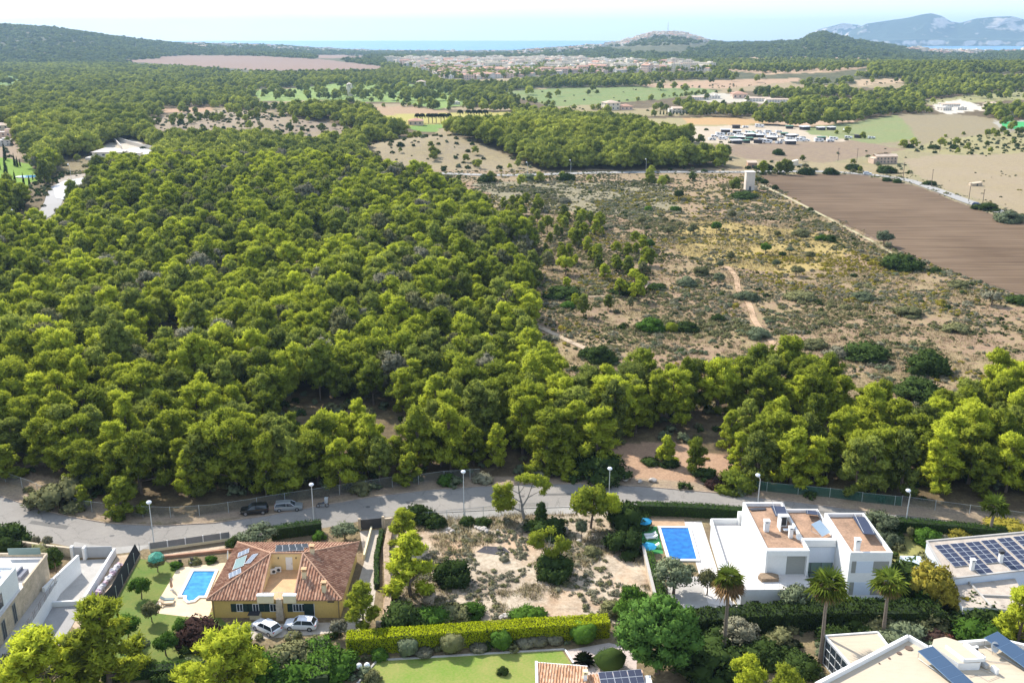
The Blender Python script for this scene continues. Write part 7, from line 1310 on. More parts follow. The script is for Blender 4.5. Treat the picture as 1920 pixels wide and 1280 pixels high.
# ------------------------------------------------------------------ trees and bushes of the open land
def sh(px, py, hpx, wf, lf, label, k='shrub'):
    p = G(px, py); h = hpx / pxm(p.y) ; T(k, px, py, max(.8, h), label, 'tree' if k != 'shrub' else 'bush', w=wf, leaf=lf, group='lone bushes and small trees of the open land')
OPEN = [(1372, 413, 24, .8, L_SCRUB, 'r', 'round dark green tree alone below the white tower'), (1343, 438, 30, .75, L_GREEN, 'r', 'bright green tree on the yellow grass, left part of the scrubland'), (1300, 440, 28, .6, L_SCRUB, 'r', 'slender green tree left of the bright one on yellow grass'), (1435, 477, 28, .9, L_GREEN, 'r', 'bright green round tree beside the orange dirt track'), (1458, 446, 18, .9, L_SCRUB, 'r', 'small tree above the bright one by the orange track'),
 (1370, 490, 22, .95, L_SCRUB, 'r', 'grey-green tree at the head of the dirt track'), (1350, 503, 18, 1.0, L_OLIVE, 'r', 'greyish tree left of the dirt track head'), (1480, 476, 18, 1.1, L_OLIVE, 'r', 'olive-grey tree right of the bright round tree'), (1467, 485, 18, .9, L_DARK, 'r', 'dark small tree in the middle of the orange dirt'), (1518, 488, 22, 1.0, L_SCRUB, 'r', 'broad tree right of the orange dirt patch'), (1455, 503, 22, .9, L_OLIVE, 'r', 'grey tree below the orange dirt patch'), (1493, 518, 26, 1.3, L_SCRUB, 'r', 'wide green tree at the lower end of the orange dirt'),
 (1347, 533, 28, .95, L_OLIVE, 'r', 'grey-green tree left of the dirt track bend'), (1657, 462, 38, 1.0, L_OLIVE, 'r', 'tall olive-green tree at the corner of the ploughed field'), (1690, 503, 34, 1.6, L_DARK, 's', 'big dark shrub at the edge of the ploughed field'), (1676, 492, 22, 1.3, L_SCRUB, 's', 'lighter bush behind the big dark shrub at the field edge'), (1393, 371, 16, 2.4, L_DARK, 's', 'flat wide dark bush at the foot of the white tower'), (1755, 509, 10, 1.6, L_DARK, 's', 'small dark bush at the end of the field-edge track'), (1798, 538, 16, 1.9, L_SCRUB, 's', 'wide green bush near the lower right field edge'), (1858, 572, 34, 1.3, L_GREY, 'r', 'bare grey thorny tree near the right edge of the scrubland'), (1910, 568, 20, 1.6, L_DARK, 's', 'dark bush at the right edge beside the ploughed field'),
 (1313, 515, 20, 1.1, L_SCRUB, 's', 'green bush left part, below the slender tree'), (1290, 535, 22, 1.1, L_OLIVE, 's', 'grey bush left of the dirt track'), (1520, 394, 7, 1.2, L_DARK, 's', 'tiny dark bush on the field-edge track'), (1453, 362, 20, .8, L_DARK, 'r', 'dark small tree at the field corner behind the tower, right one'), (1433, 350, 18, 1.0, L_DARK, 'r', 'dark tree cluster at the corner beside the white tower'), (1422, 345, 16, 1.0, L_DARK, 'r', 'dark tree just right of the white tower'), (1557, 452, 14, 1.3, L_DARK, 's', 'dark bush on the pale patch of the scrubland'), (1500, 442, 18, 1.3, L_SCRUB, 's', 'grey-green thicket in the middle of the scrubland top'), (1540, 450, 12, 1.5, L_GREEN, 's', 'low green bush beside the dark bush of the pale patch'),
 (1272, 375, 24, 1.0, L_DARK, 'r', 'dark green round tree near the far bushes, above the yellow grass'), (1057, 380, 12, 1.6, L_GREY, 's', 'grey bush on the flat ground below the country road'), (1203, 422, 22, .9, L_SCRUB, 'r', 'grey-green orchard tree, leftmost of its loose group'), (1247, 418, 14, .9, L_SCRUB, 'r', 'small orchard tree in the loose group'), (1253, 442, 22, 1.0, L_SCRUB, 'r', 'orchard tree at the bottom of the loose group'), (1273, 428, 16, .9, L_SCRUB, 'r', 'small orchard tree right of the loose group'), (1295, 440, 20, .8, L_OLIVE, 'r', 'grey orchard tree at the right of the loose group'), (1280, 452, 12, .9, L_OLIVE, 'r', 'tiny grey orchard tree under the loose group'),
 (1218, 469, 26, .9, L_GREEN, 'r', 'light green tree in the upper middle of the scrubland'), (1190, 530, 34, .95, L_PINE, 'r', 'rounded bright pine-green tree at the watermark-free centre clearing'), (1060, 515, 46, .9, L_PINE, 'r', 'tall rounded bright tree at the scrub edge of the wood'), (1027, 490, 30, .9, L_PINE, 'r', 'round bright tree left of the tall one at the scrub edge'), (1160, 508, 26, 1.2, L_PINE, 'r', 'wide bright tree on the scrub slope'), (1057, 556, 24, 2.3, L_DARK, 's', 'large dark mastic bush beside the foot path'), (1180, 549, 24, 2.0, L_DARK, 's', 'large dark mastic bush at the right end of the foot path'), (1230, 541, 14, 1.8, L_DARK, 's', 'dark bush right of the foot path end'), (1287, 536, 20, 1.3, L_OLIVE, 's', 'grey bush group right of the foot path'), (1215, 394, 10, 1.2, L_GREEN, 's', 'small yellow-green bush at the far scrub'), (1267, 394, 10, 1.5, L_GREEN, 's', 'small light bush near the dark round tree'),
 (1620, 668, 36, 1.9, L_DARK, 's', 'big flat dark green bush alone on pale soil'), (1735, 696, 50, 1.15, L_DARK, 's', 'tall dark bush right of the big flat one'), (1755, 700, 30, 1.2, L_DARK, 's', 'smaller dark bush joined to the tall one'), (1105, 668, 24, 1.3, L_DARK, 's', 'dark bush at the lower end of the pale foot path'), (1128, 678, 36, 1.0, L_DARK, 's', 'taller dark bush at the lower end of the pale foot path'), (1148, 682, 20, 1.0, L_DARK, 's', 'small dark bush right of the taller one at the path'), (1065, 576, 16, 1.2, L_GREEN, 's', 'bright little bush above the pale foot path'), (1222, 618, 28, 1.4, L_GREEN, 's', 'bright green bush in the centre of the scrubland'), (1260, 620, 20, 1.0, L_PINE, 's', 'yellow-green small bush right of the bright green one'), (1288, 618, 18, 2.0, L_DARK, 's', 'wide dark bush in the centre of the scrubland'),
 (1315, 712, 52, 1.0, L_GREY, 'r', 'grey leafless-looking tree above the right pine belt'), (1420, 632, 22, 1.6, L_OLIVE, 's', 'grey-green bush beside the dirt track'), (1525, 650, 20, 1.8, L_SCRUB, 's', 'olive bush row right of the dirt track'), (1570, 668, 24, 1.5, L_GREY, 's', 'grey bush left of the big flat bush'), (1345, 600, 14, 1.4, L_DARK, 's', 'small dark bush left of the dirt track'), (1700, 590, 20, 2.0, L_SCRUB, 's', 'low grey-green thicket on the right scrubland'), (1500, 560, 20, 2.0, L_SCRUB, 's', 'low thicket in the middle of the right scrubland'), (1620, 560, 16, 2.2, L_OLIVE, 's', 'wide low grey thicket below the field edge bush'), (1790, 620, 18, 2.0, L_SCRUB, 's', 'low thicket near the right edge of the scrubland'), (1400, 560, 20, 1.6, L_OLIVE, 's', 'grey thicket left of the dirt track middle'),
 (1720, 745, 44, 1.5, L_DARK, 's', 'dark green thicket above the right pine belt'), (1760, 760, 30, 1.6, L_DARK, 's', 'second dark thicket above the right pine belt'), (1700, 790, 40, 1.2, L_DARK, 's', 'dark bush in the gap of the right pine belt'), (1880, 740, 24, 1.5, L_SCRUB, 's', 'green bush above the pine belt at the right edge'),
 (988, 338, 16, 1.4, L_OLIVE, 's', 'grey bush on the country road, the middle one'), (1062, 338, 18, 1.4, L_DARK, 's', 'dark bush on the country road, below the wooded hill'), (912, 341, 18, 1.4, L_DARK, 's', 'dark bush on the country road, the leftmost one'), (1513, 327, 18, 1.3, L_DARK, 's', 'round bush on the field side of the far road, left one'), (1558, 327, 16, 1.3, L_DARK, 's', 'round bush on the field side of the far road, right one'), (1662, 324, 18, 1.4, L_DARK, 's', 'big bush in front of the stone farmhouse'), (1662, 340, 10, 1.3, L_DARK, 's', 'small bush between road and ploughed field, left one'), (1682, 343, 10, 1.3, L_DARK, 's', 'small bush between road and ploughed field, right one'), (1743, 347, 11, 1.6, L_DARK, 's', 'bush by the far road at the tan field'), (1847, 393, 16, 2.2, L_DARK, 's', 'wide bush by the blue car on the far road'), (1893, 416, 26, 1.5, L_OLIVE, 's', 'large grey-green bush by the far road at the right edge'), (1473, 318, 14, 1.6, L_DARK, 's', 'dark bush by the pale ruins near the tower'), (1432, 318, 14, 2.0, L_DARK, 's', 'wide dark bush by the orange hut'), (1600, 318, 13, 1.8, L_DARK, 's', 'bush on the verge left of the farmhouse bush'), (1459, 290, 13, 1.3, L_DARK, 's', 'round bush alone on the far brown field'), (1707, 277, 9, 1.4, L_DARK, 's', 'small bush at the corner of the wide field'), (1751, 279, 10, 1.6, L_DARK, 's', 'bush at the far field edge, left of the slope'), (1790, 279, 10, 1.4, L_DARK, 's', 'bush at the foot of the far scrub slope'), (751, 274, 10, 1.0, L_DARK, 's', 'tiny round tree on the pale mound')]
for (px, py, hp, w, lf, k, l) in OPEN: sh(px, py, hp * .95, w, lf, l.replace('at the watermark-free centre clearing', 'on the scrub slope above the foot path'), 'round_tree' if k == 'r' else 'shrub')
# ------------------------------------------------------------------ far buildings
wm = [mat('town_wall_' + n, c, .9, .05, .1) for n, c in (('white', (.78, .71, .62)), ('cream', (.76, .66, .52)), ('pink', (.72, .52, .40)))]
rm = [mat('town_roof_' + n, c, .9, .12, .2) for n, c in (('clay', (.50, .28, .19)), ('tan', (.58, .44, .33)), ('flat', (.70, .66, .60)))]; wd = mat('far_window', (.10, .11, .12), .5)
def hproto(w, d, h, kind, wi, ri, ns=2):
    b = MB(); P = [(-w / 2, -d / 2), (w / 2, -d / 2), (w / 2, d / 2), (-w / 2, d / 2)]; b.prism(P, -3, h, 0, 1)
    if kind == 'gable':
        e = .5; t = h + d * .2; q = [(-w / 2 - e, -d / 2 - e, h), (w / 2 + e, -d / 2 - e, h), (w / 2 + e, 0, t), (-w / 2 - e, 0, t), (w / 2 + e, d / 2 + e, h), (-w / 2 - e, d / 2 + e, h)]; b.face([q[0], q[1], q[2], q[3]], 1); b.face([q[3], q[2], q[4], q[5]], 1); b.face([(w / 2, -d / 2, h), (w / 2, d / 2, h), (w / 2, 0, t - .1)], 0); b.face([(-w / 2, d / 2, h), (-w / 2, -d / 2, h), (-w / 2, 0, t - .1)], 0)
    elif kind == 'hip':
        e = .5; t = h + d * .2; l = w / 2 - d / 2; c = [(-w / 2 - e, -d / 2 - e, h), (w / 2 + e, -d / 2 - e, h), (w / 2 + e, d / 2 + e, h), (-w / 2 - e, d / 2 + e, h)]; a = (-max(l, .2), 0, t); z = (max(l, .2), 0, t); b.face([c[0], c[1], z, a], 1); b.face([c[1], c[2], z], 1); b.face([c[2], c[3], a, z], 1); b.face([c[3], c[0], a], 1)
    else:
        for p, q in zip(P, P[1:] + P[:1]): b.beam((*p, h), (*q, h), .3, .6, 0)
        b.box((w * .2, d * .1, h + 1.2), (w * .3, d * .35, 2.4), m=0)
    nw = max(2, int(w / 3.2))
    for fl in range(ns):
        for i in range(nw):
            x = -w / 2 + (i + .5) * w / nw; z = 1.6 + fl * 3
            for s_ in (-1, 1): b.box((x, s_ * d / 2, z), (1.1, .12, 1.3), m=2)
        for s_ in (-1, 1):
            for y in (-d / 4, d / 4): b.box((s_ * w / 2, y, 1.6 + fl * 3), (.12, 1.1, 1.3), m=2)
    return b.mesh('house', [wm[wi], rm[ri], wd])
HP = [hproto(12, 9, 6.2, 'gable', 0, 0), hproto(15, 9, 6.4, 'gable', 1, 0), hproto(11, 10, 6.0, 'hip', 1, 1), hproto(13, 10, 6.2, 'flat', 0, 2), hproto(22, 11, 9.2, 'flat', 0, 2, 3), hproto(18, 10, 9.0, 'gable', 2, 0, 3), hproto(26, 10, 6.3, 'gable', 0, 1), hproto(10, 9, 3.4, 'hip', 2, 0, 1), hproto(30, 12, 12, 'flat', 1, 2, 4), hproto(14, 11, 6.0, 'flat', 2, 2)]
C_TOWN = coll('town_blocks', [bpy.data.objects.new('b', m) for m in HP])
X, Y = jgrid(1500, 3300, 21, 20); zi, px, py = classify(X, Y, False); k = (zi == ZN.index('town')) & (rng.random(len(X)) < .9); X, Y, px, py = X[k], Y[k], px[k], py[k]; od = np.argsort(-py); print('town houses', len(X))
col_ = ['white house with a clay roof', 'cream house with a clay roof', 'cream house with a hipped tan roof', 'white flat-roofed house', 'long white flat-roofed block', 'pinkish three-storey house', 'long white row house with a tan roof', 'low pinkish house', 'tall cream apartment block', 'pinkish flat-roofed house']
for j in od[:255]:
    v = random.choice([0, 1, 1, 1, 2, 2, 3, 5, 5, 6, 7, 7, 9, 9] if py[j] < 146 else [0, 1, 2, 3, 9]); o = link('town_house', HP[v]); o.location = (X[j], Y[j], float(H(X[j], Y[j]))); o.rotation_euler = (0, 0, random.uniform(0, 3.1)); s = random.uniform(.85, 1.3); o.scale = (s, s, s * random.uniform(.9, 1.15))
    tag(o, col_[v] + ' in the %s part of the far town' % ('left' if px[j] < 900 else ('middle' if px[j] < 1130 else 'right')), 'house', 'houses of the far town')
r_ = od[255:]; XX, YY = [X[r_]], [Y[r_]]
def clutter(poly, s, p, y0, y1):
    X, Y = jgrid(y0, y1, s); z = H(X, Y); a, b = proj(X, Y, z); k = inside(poly, a, b) & (rng.random(len(X)) < p); XX.append(X[k]); YY.append(Y[k])
clutter([(1125, 86), (1180, 76), (1205, 68), (1230, 64), (1285, 64), (1310, 74), (1330, 80), (1280, 84), (1200, 86)], 20, .9, 4600, 5500); clutter([(960, 98), (1060, 90), (1130, 86), (1130, 92), (1010, 104), (960, 106)], 34, .3, 3500, 6200); clutter([(500, 88), (640, 94), (900, 97), (960, 96), (960, 100), (820, 101), (640, 98), (500, 95)], 45, .32, 4200, 6500); clutter([(330, 84), (480, 86), (480, 92), (360, 90)], 45, .3, 3800, 6200); clutter([(1720, 88), (1830, 92), (1860, 98), (1830, 103), (1740, 101), (1700, 95)], 26, .8, 2600, 5000)
clutter([(1870, 95), (1930, 92), (1930, 99), (1880, 99)], 30, .5, 2600, 5000); XX = np.concatenate(XX); YY = np.concatenate(YY); print('far clutter', len(XX))
scatter('distant_buildings', C_TOWN, np.stack([XX, YY, H(XX, YY)], 1), rng.uniform(0, 6.28, len(XX)), rng.uniform(.85, 1.35, len(XX)), rng.choice([0, 0, 1, 2, 3, 3, 4, 5, 6, 8], len(XX)), 'distant buildings of the town, the villa hill and the coast', 'buildings')
def far_house(px, py, v, s, rz, label, cat='house', name='farm_house'):
    o = link(name, HP[v]); o.location = G(px, py); o.rotation_euler = (0, 0, rz); o.scale = (s, s, s * (.55 if v in (3, 4, 6) else .9)); tag(o, label, cat); return o
for (px, py, v, s, rz, l) in ((853, 196, 3, .8, .3, 'tiny white house at the edge of the golf course'), (365, 178, 3, 1.1, .2, 'white house among trees left of the golf course'), (790, 162, 2, 1.3, 0, 'cream house above the golf course'), (705, 234, 7, 1.4, .2, 'pale farmhouse by the far cypresses'), (780, 234, 7, 1.2, 0, 'small pale house beside the far date palms'), (920, 167, 6, 1.2, 0, 'long white hall right of the golf wood'), (1145, 206, 2, 1.4, .3, 'pale farm among bushes below the green field'), (1173, 206, 7, 1.3, .1, 'low farm house right of the pale farm'), (1310, 187, 6, .9, 0, 'long white building right of the green field'), (1338, 185, 3, 1.1, 0, 'white flat building right of the green field'), (1385, 184, 7, 1.8, 0, 'greenish shed among the trees'), (1420, 190, 6, 1.1, 0, 'long low white hall in the far wood'), (1455, 192, 6, 1.0, 0, 'second long low white hall in the far wood'), (1265, 211, 3, 1.0, 0, 'white villa behind a cypress row, left part'), (1290, 211, 6, 1.3, 0, 'white villa behind a cypress row, right part'), (1325, 212, 3, 1.3, 0, 'white annexe right of the cypress row'), (1780, 200, 6, .8, .1, 'white hall on the pale far yard'), (1800, 206, 3, .8, .1, 'white building at the right of the pale far yard'), (1905, 218, 4, .8, .1, 'white building beside the far sports field'), (1860, 208, 2, 1.3, .2, 'greenish-roofed building left of the sports field'), (1770, 207, 3, .9, .4, 'small white shed on the pale far yard'), (3, 100 + 172, 3, 1.0, .3, 'white villa cut by the left edge above the lawn'), (4, 248, 2, 1.0, .3, 'pale villa cut by the left edge further back'), (72, 253, 3, .6, .2, 'small white building alone in the left wood'), (10, 262, 9, 1.0, 0, 'lower wing of the white villa at the left edge')): far_house(px, py, v, s, rz, l)
# villa with hipped roof inside the left wood
fv = house('hillside_villa', 'white villa with pale hipped roof standing alone in the left wood', loc=G(208, 297)); b = MB(); b.prism([(-9, -6), (9, -6), (9, 5), (-9, 5)], -1, 4.5); b.prism([(9.003, -3), (19, -2), (19, 4.5), (9.003, 4.5)], -1, 3.4); b.prism([(-13, -8), (-9.003, -8), (-9.003, 2), (-13, 2)], -1, 1.4); lbuild(b, 'wall', wm[0], fv)
b = MB(); q = [(-9.8, -6.8, 4.5), (9.8, -6.8, 4.5), (9.8, 5.8, 4.5), (-9.8, 5.8, 4.5)]; a, z = (-3, -.5, 6.7), (3, -.5, 6.7); [b.face(f) for f in ([q[0], q[1], z, a], [q[1], q[2], z], [q[2], q[3], a, z], [q[3], q[0], a])]; b.prism([(9, -3.5), (19.6, -2.6), (19.6, 5), (9, 5)], 3.402, 3.6); lbuild(b, 'roof', mat('pale_roof', (.72, .63, .54), .9, .08, .5), fv)
for x in (-6, -2, 2, 6): w = MB(); w.box((x, -6.03, 2.6), (1.6, .1, 1.6)); lbuild(w, 'window', wd, fv)
for (pts, l) in (([(216, 262), (240, 270), (262, 276)], 'long white wall at the top of the hillside villa drive'), ([(212, 262), (228, 280)], 'white angled wall beside the hillside villa'), ([(285, 300), (296, 283), (262, 276)], 'white wall around the turning area of the hillside villa'), ([(176, 298), (200, 300), (240, 298)], 'low white terrace wall in front of the hillside villa'), ([(290, 304), (285, 300)], 'white end wall below the turning area')):
    P = [G(*p) for p in pts]; b = MB(); [b.beam(a - Vector((0, 0, .5)), c - Vector((0, 0, .5)), .5, 3.0) for a, c in zip(P[:-1], P[1:])]; o = b.build('garden_wall', wm[0]); tag(o, l, 'wall')
sheet('pavement', [(240, 280), (262, 278), (292, 284), (284, 300), (262, 296), (245, 292)], mat('white_paving', (.72, .70, .68), .9, .05, .3), .35)
pool_o = empty('swimming_pool', G(58, 332)); tag(pool_o, 'small oval turquoise pool on the far left lawn', 'pool'); b = MB(); ring = lambda r, z: [(r * 6.5 * math.cos(t), r * 4 * math.sin(t), z) for t in np.linspace(0, 6.283, 21)[:-1]]; b.face(ring(1.25, .35)); lbuild(b, 'coping', white, pool_o); b = MB(); b.face(ring(1, .40)); lbuild(b, 'water', water2, pool_o)
CY = [(13, 335, 44), (10, 300, 34), (29, 345, 26), (45, 347, 24), (56, 350, 24), (28, 312, 26), (33, 313, 22), (38, 312, 16), (0, 318, 20), (62, 338, 14)]
for i, (px, py, hp) in enumerate(CY): p = G(px, py); T('cypress', px, py, hp / pxm(p.y), ['tallest dark cypress on the far left lawn', 'tall cypress beside the villa at the left edge'][i] if i < 2 else 'slim dark cypress standing on the far left lawn', 'cypress', 'cypresses of the far left lawn', w=.85)
for i in range(5): px, py = 695 + i * 7 + (12 if i > 2 else 0), 232; p = G(px, py); T('cypress', px, py, 12 / pxm(p.y), 'small dark cypress in the row by the far pale farmhouse', 'cypress', 'cypresses by the far farmhouse', w=1.3)
for i in range(16): px = 1238 + i * 6.2; p = G(px, 215); T('cypress', px, 215, 9 / pxm(p.y), 'dark clipped cypress in the row before the far white villa', 'cypress', 'cypress row of the far white villa', w=1.5)
# date palms of the far farm
dp = PROTO['young_pine'][0][0]
def fpalm(px, py, hp, label):
    p = G(px, py); h = hp / pxm(p.y); o = empty('date_palm', p); tag(o, label, 'palm', 'date palms of the far farm'); t = MB(); t.tube([(0, 0, 0), (0, 0, h * .8)], .35, 6); lbuild(t, 'trunk', bark, o); V_ = []; F_ = []; N_ = []
    for k in range(30):
        az = k * 2.4; e = 1.2 - 1.6 * k / 30; L2 = h * .42; d = np.array([math.cos(az) * math.cos(e), math.sin(az) * math.cos(e), math.sin(e)]); s = np.array([-math.sin(az), math.cos(az), 0]) * .5; b0 = np.array([0, 0, h * .8]); m_1 = b0 + d * L2 * .6 + [0, 0, .3]; t_ = b0 + d * L2 + [0, 0, -L2 * .4]; i = len(V_); V_ += [b0, m_1 + s, t_, m_1 - s]; F_ += [[i, i + 1, i + 2], [i, i + 2, i + 3]]; N_ += [d * .4 + [0, 0, 1]] * 4
    link('crown', trimesh('crown', np.array(V_), np.array(F_), nrm(np.array(N_)), rng.random(len(V_)), [L_DARK]), o)
for i, px in enumerate((783, 792, 804, 811, 818, 827, 833, 842, 863, 878, 889, 899, 910)): fpalm(px, 231 if px < 850 else 224, 17, 'date palm in the row beside the yellow far field')
# white square tower at the field corner and the mill tower of the golf course
tw_ = empty('stone_tower', G(1404, 357)); tag(tw_, 'plain white square tower at the corner of the ploughed field', 'tower'); b = MB(); b.prism([(-2.2, -2.2), (2.2, -2.2), (2.2, 2.2), (-2.2, 2.2)], -.5, 9.2, bottom=True); lbuild(b, 'wall', mat('pale_tower_stone', (.72, .62, .52), .9, .12, .3), tw_); b = MB(); b.prism([(-2.4, -2.4), (2.4, -2.4), (2.4, 2.4), (-2.4, 2.4)], 9.202, 9.6); lbuild(b, 'roof_edge', wm[0], tw_); b = MB(); b.box((0, -2.23, 1.2), (1.1, .1, 2.2)); lbuild(b, 'door', wd, tw_); b = MB(); b.prism([(2.21, -2.0), (4, -1.8), (4, 1), (2.21, 1)], -.3, 2.2); lbuild(b, 'lean_to', stone, tw_)
ml_ = empty('windmill_tower', G(656, 180)); tag(ml_, 'round pale windmill tower on the golf course', 'tower'); b = MB(); b.lathe((0, 0, 0), [(4.6, -1), (3.9, 12), (3.6, 15), (.1, 17)], 14); lbuild(b, 'tower_wall', wm[1], ml_, True)
for a in range(4): s = MB(); t = a * math.pi / 2 + .4; s.tube([(0, -4.2, 14), (7 * math.cos(t), -4.4, 14 + 7 * math.sin(t))], .22, 4); lbuild(s, 'sail', bark, ml_)
# stone farmhouse on the brown fields
fh = house('stone_farmhouse', 'long stone farmhouse with tiled roofs alone on the brown fields', loc=G(1655, 306)); fh.rotation_euler = (0, 0, .12); fh.scale = (.66, .66, .7); b = MB(); b.prism([(-9, -4), (12, -4), (12, 4), (-9, 4)], -.5, 6.2); b.prism([(-12, -6), (-9.003, -6), (-9.003, 5), (-12, 5)], -.5, 4.6); b.prism([(-3, 4.003), (9, 4.003), (9, 9), (-3, 9)], -.5, 6.8); lbuild(b, 'wall', mat('farm_stone', (.60, .44, .33), .9, .18, .5), fh)
b = MB(); b.face([(-12.5, -6.5, 4.7), (-8.8, -6.5, 5.2), (-8.8, 5, 5.2), (-12.5, 5, 4.7)]); b.face([(-9.4, -4.6, 6.2), (12.5, -4.6, 6.2), (12.5, 0, 8.0), (-9.4, 0, 8.0)]); b.face([(-9.4, 0, 8.0), (12.5, 0, 8.0), (12.5, 4.6, 6.2), (-9.4, 4.6, 6.2)]); b.face([(-3.5, 4, 8.3), (9.5, 4, 8.3), (9.5, 9.6, 6.8), (-3.5, 9.6, 6.8)]); lbuild(b, 'roof', mat('old_tiles', (.62, .48, .36), .9, .15, .4), fh)
for i in range(6):
    for z in (1.6, 4.4): w = MB(); w.box((-7 + i * 3.4, -4.04, z), (1.1, .1, 1.4)); lbuild(w, 'window', wd, fh)
h_ = house('brick_hut', 'small orange brick hut by the far road left of the tower bushes', 'hut', loc=G(1409, 314)); h_.scale = (.66, .66, .7); b = MB(); b.prism([(-4, -3), (4, -3), (4, 3), (-4, 3)], -.3, 4.4); lbuild(b, 'wall', mat('orange_brick', (.52, .32, .2), .9, .15, 1), h_); b = MB(); b.face([(-4.5, -3.5, 4.3), (4.5, -3.5, 4.3), (4.5, 3.5, 5.6), (-4.5, 3.5, 5.6)]); lbuild(b, 'roof', rm[1], h_); b = MB(); b.box((.5, -3.03, 1.2), (1.4, .1, 2.2)); lbuild(b, 'door', wd, h_)
h_ = house('field_hut', 'low ruined stone hut alone in the far tan field', 'hut', loc=G(1829, 348)); h_.scale = (.62, .62, .7); b = MB(); b.prism([(-5, -3), (4, -3.4), (4.4, 3), (-4.6, 3)], -.3, lambda p: 2.3 + .12 * p[0]); lbuild(b, 'wall', stone, h_); b = MB(); b.box((0, -3.25, .9), (1.4, .1, 1.6)); lbuild(b, 'door', wd, h_)
h_ = house('ruined_farm', 'roofless pale ruin with a white gable near the far road', 'ruin', loc=G(1487, 310)); h_.scale = (.62, .62, .62); b = MB(); b.prism([(-2, -3), (4, -3), (4, 3), (-2, 3)], -.3, lambda p: 5.5 if p[0] > 0 else 4); b.beam((-10, -3, 0), (-2.2, -3, 0), .5, 2); b.beam((4.3, -3, 0), (13, -2.5, 0), .5, 1.6); b.beam((13, -2.5, 0), (13, 3, 0), .5, 1.6); lbuild(b, 'wall', wm[1], h_)
# caravans, sheds and vehicles of the far camp
cw = mat('caravan_white', (.80, .80, .80), .5, .03, 1); ck = mat('shed_dark', (.06, .05, .05), .8, .2, 1); cg = mat('shed_green', (.10, .22, .15), .8)
def campproto(w, d, h, m_, kind):
    b = MB()
    if kind == 'van': b.prism([(-w / 2, -d / 2), (w / 2, -d / 2), (w / 2, d / 2), (-w / 2, d / 2)], .4, lambda p: h if p[0] < w * .3 else h * .75, 0, bottom=True); [b.tube([(x, -d / 2 - .05, .4), (x, d / 2 + .05, .4)], .38, 8, 1) for x in (-w * .3, w * .32)]; [b.box((x, s_ * d / 2, h * .65), (w * .2, .08, .7), m=1) for x in (-w * .25, w * .1) for s_ in (-1, 1)]
    else: b.prism([(-w / 2, -d / 2), (w / 2, -d / 2), (w / 2, d / 2), (-w / 2, d / 2)], -.3, h * .8, 1); b.prism([(-w / 2 - .4, -d / 2 - .5), (w / 2 + .4, -d / 2 - .5), (w / 2 + .4, d / 2 + .5), (-w / 2 - .4, d / 2 + .5)], h * .8 + .01, lambda p: h * .8 + .3 + .06 * (p[1] + d / 2), 0, bottom=True)
    return b.mesh('unit', [m_, ck])
CP = [(campproto(6.5, 2.4, 2.7, cw, 'van'), 'caravan', 'white caravan', 'caravan'), (campproto(6.5, 4, 2.8, cw, 'shed'), 'shed', 'white-roofed open shed', 'shed'), (campproto(5.5, 3, 2.6, ck, 'shed'), 'shed', 'black-roofed shed', 'shed'), (campproto(5.5, 3.2, 2.6, cg, 'shed'), 'shed', 'green-roofed shed', 'shed'), (campproto(5.2, 2.1, 1.9, cw, 'van'), 'parked_van', 'white van', 'van')]
CZ = [(1262, 248), (1600, 268), 0]
g = np.random.default_rng(9); n_ = 0
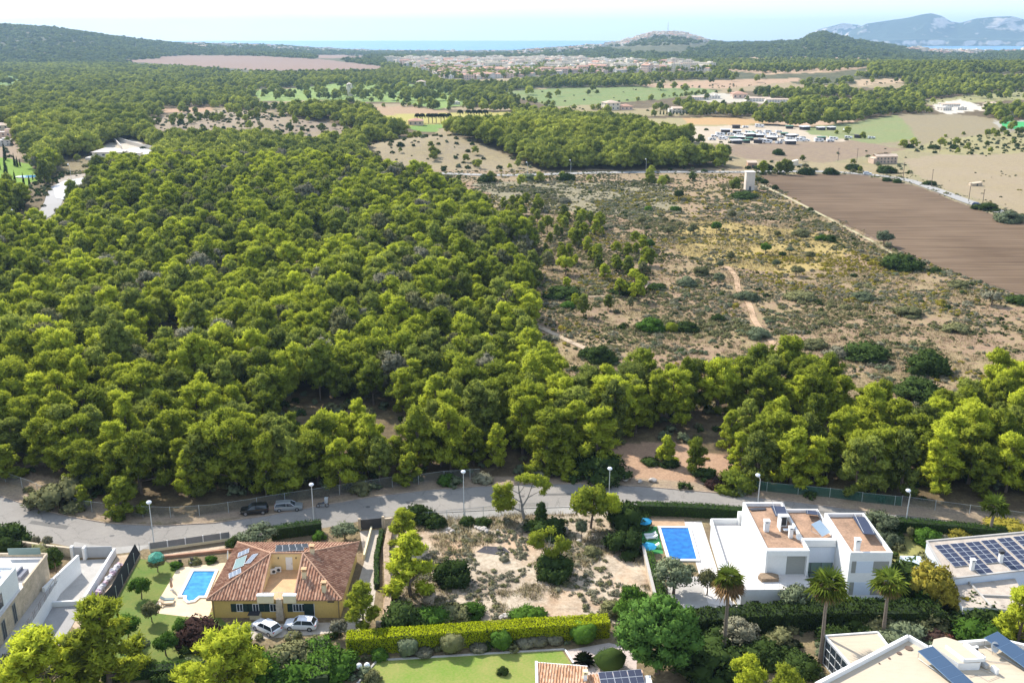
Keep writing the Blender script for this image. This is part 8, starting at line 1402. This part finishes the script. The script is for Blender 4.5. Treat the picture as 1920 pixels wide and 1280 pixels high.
for row, (ya, yb, xa, xb, st) in enumerate(((246, 246, 1205, 1310, 15), (262, 266, 1335, 1560, 14), (258, 259, 1340, 1520, 16), (254, 255, 1350, 1500, 17), (249, 249, 1360, 1470, 16), (242, 246, 1480, 1600, 19), (269, 270, 1380, 1500, 15), (240, 240, 1380, 1440, 16), (262, 259, 1540, 1640, 17))):
    x = xa
    while x < xb:
        t = (x - xa) / (xb - xa); py = ya + (yb - ya) * t + g.uniform(-1.2, 1.2); v = int(g.choice([0, 0, 0, 1, 1, 2, 4, 4, 4, 3])); m_, nm, lab, ct = CP[v]; o = link(nm, m_); o.location = G(x, py); o.rotation_euler = (0, 0, g.uniform(-.5, .5)); s = g.uniform(.9, 1.15); o.scale = (s, s, s); tag(o, '%s in the %s row of the far camp, %s end' % (lab, ['back left', 'front', 'second', 'third', 'fourth', 'right back', 'nearest', 'rearmost', 'right front'][row], 'left' if t < .4 else ('right' if t > .6 else 'middle')), ct, 'caravans and sheds of the far camp'); x += st * g.uniform(.9, 1.7)
for px, py, h, l in ((1606, 306, 9, 'wooden power pole left of the stone farmhouse'), (1650, 500, 0, ''), (1762, 285, 10, 'thin pole on the scrub slope behind the fields'), (1571, 302, 8, 'thin pole on the brown field left of the farmhouse'), (1693, 335, 9, 'pole with a yellow cap beside the far road'), (1746, 350, 9, 'thin pole beside the far road bush'), (1816, 378, 9, 'thin pole left of the blue car'), (1841, 392, 9, 'thin pole right of the blue car')):
    if h: b = MB(); b.tube([(0, 0, -.3), (0, 0, h)], [.16, .10], 6); b.box((0, 0, h - .5), (1.4, .1, .12)); o = b.build('power_pole', bark); o.location = G(px, py); tag(o, l, 'pole')
b = MB(); b.tube([(0, 0, 0), (0, 0, 60)], [2.2, .5], 5); [b.box((0, 0, z), (5, .6, .6)) for z in (30, 42, 52)]; o = b.build('radio_mast', steel); o.location = G(1252, 66); tag(o, 'thin mast on top of the far villa hill', 'mast')
sheet('sports_field', [(1876, 229), (1990, 229), (1990, 243), (1882, 242)], mat('pitch_green', (.05, .36, .10), .9, .05, .1), .3)
# ------------------------------------------------------------------ air
def add_haze(density):
    mb = MB(); mb.box((0, 11500, 150), (40000, 31000, 640)); hz = mb.build('haze', [])
    bm = bmesh.new(); bm.from_mesh(hz.data); bmesh.ops.remove_doubles(bm, verts=bm.verts, dist=.01); bmesh.ops.recalc_face_normals(bm, faces=bm.faces); bm.to_mesh(hz.data); bm.free()
    m = bpy.data.materials.new('haze'); m.use_nodes = True; nt = m.node_tree; nt.nodes.clear(); out = nt.nodes.new('ShaderNodeOutputMaterial'); pv = nt.nodes.new('ShaderNodeVolumePrincipled')
    pv.inputs['Color'].default_value = (.50, .74, 1.0, 1); pv.inputs['Density'].default_value = density; pv.inputs['Anisotropy'].default_value = .25
    nt.links.new(pv.outputs[0], out.inputs['Volume']); hz.data.materials.append(m); tag(hz, kind='stuff', label='pale blue air thickening towards the coast', cat='haze')
add_haze(6.6e-5)
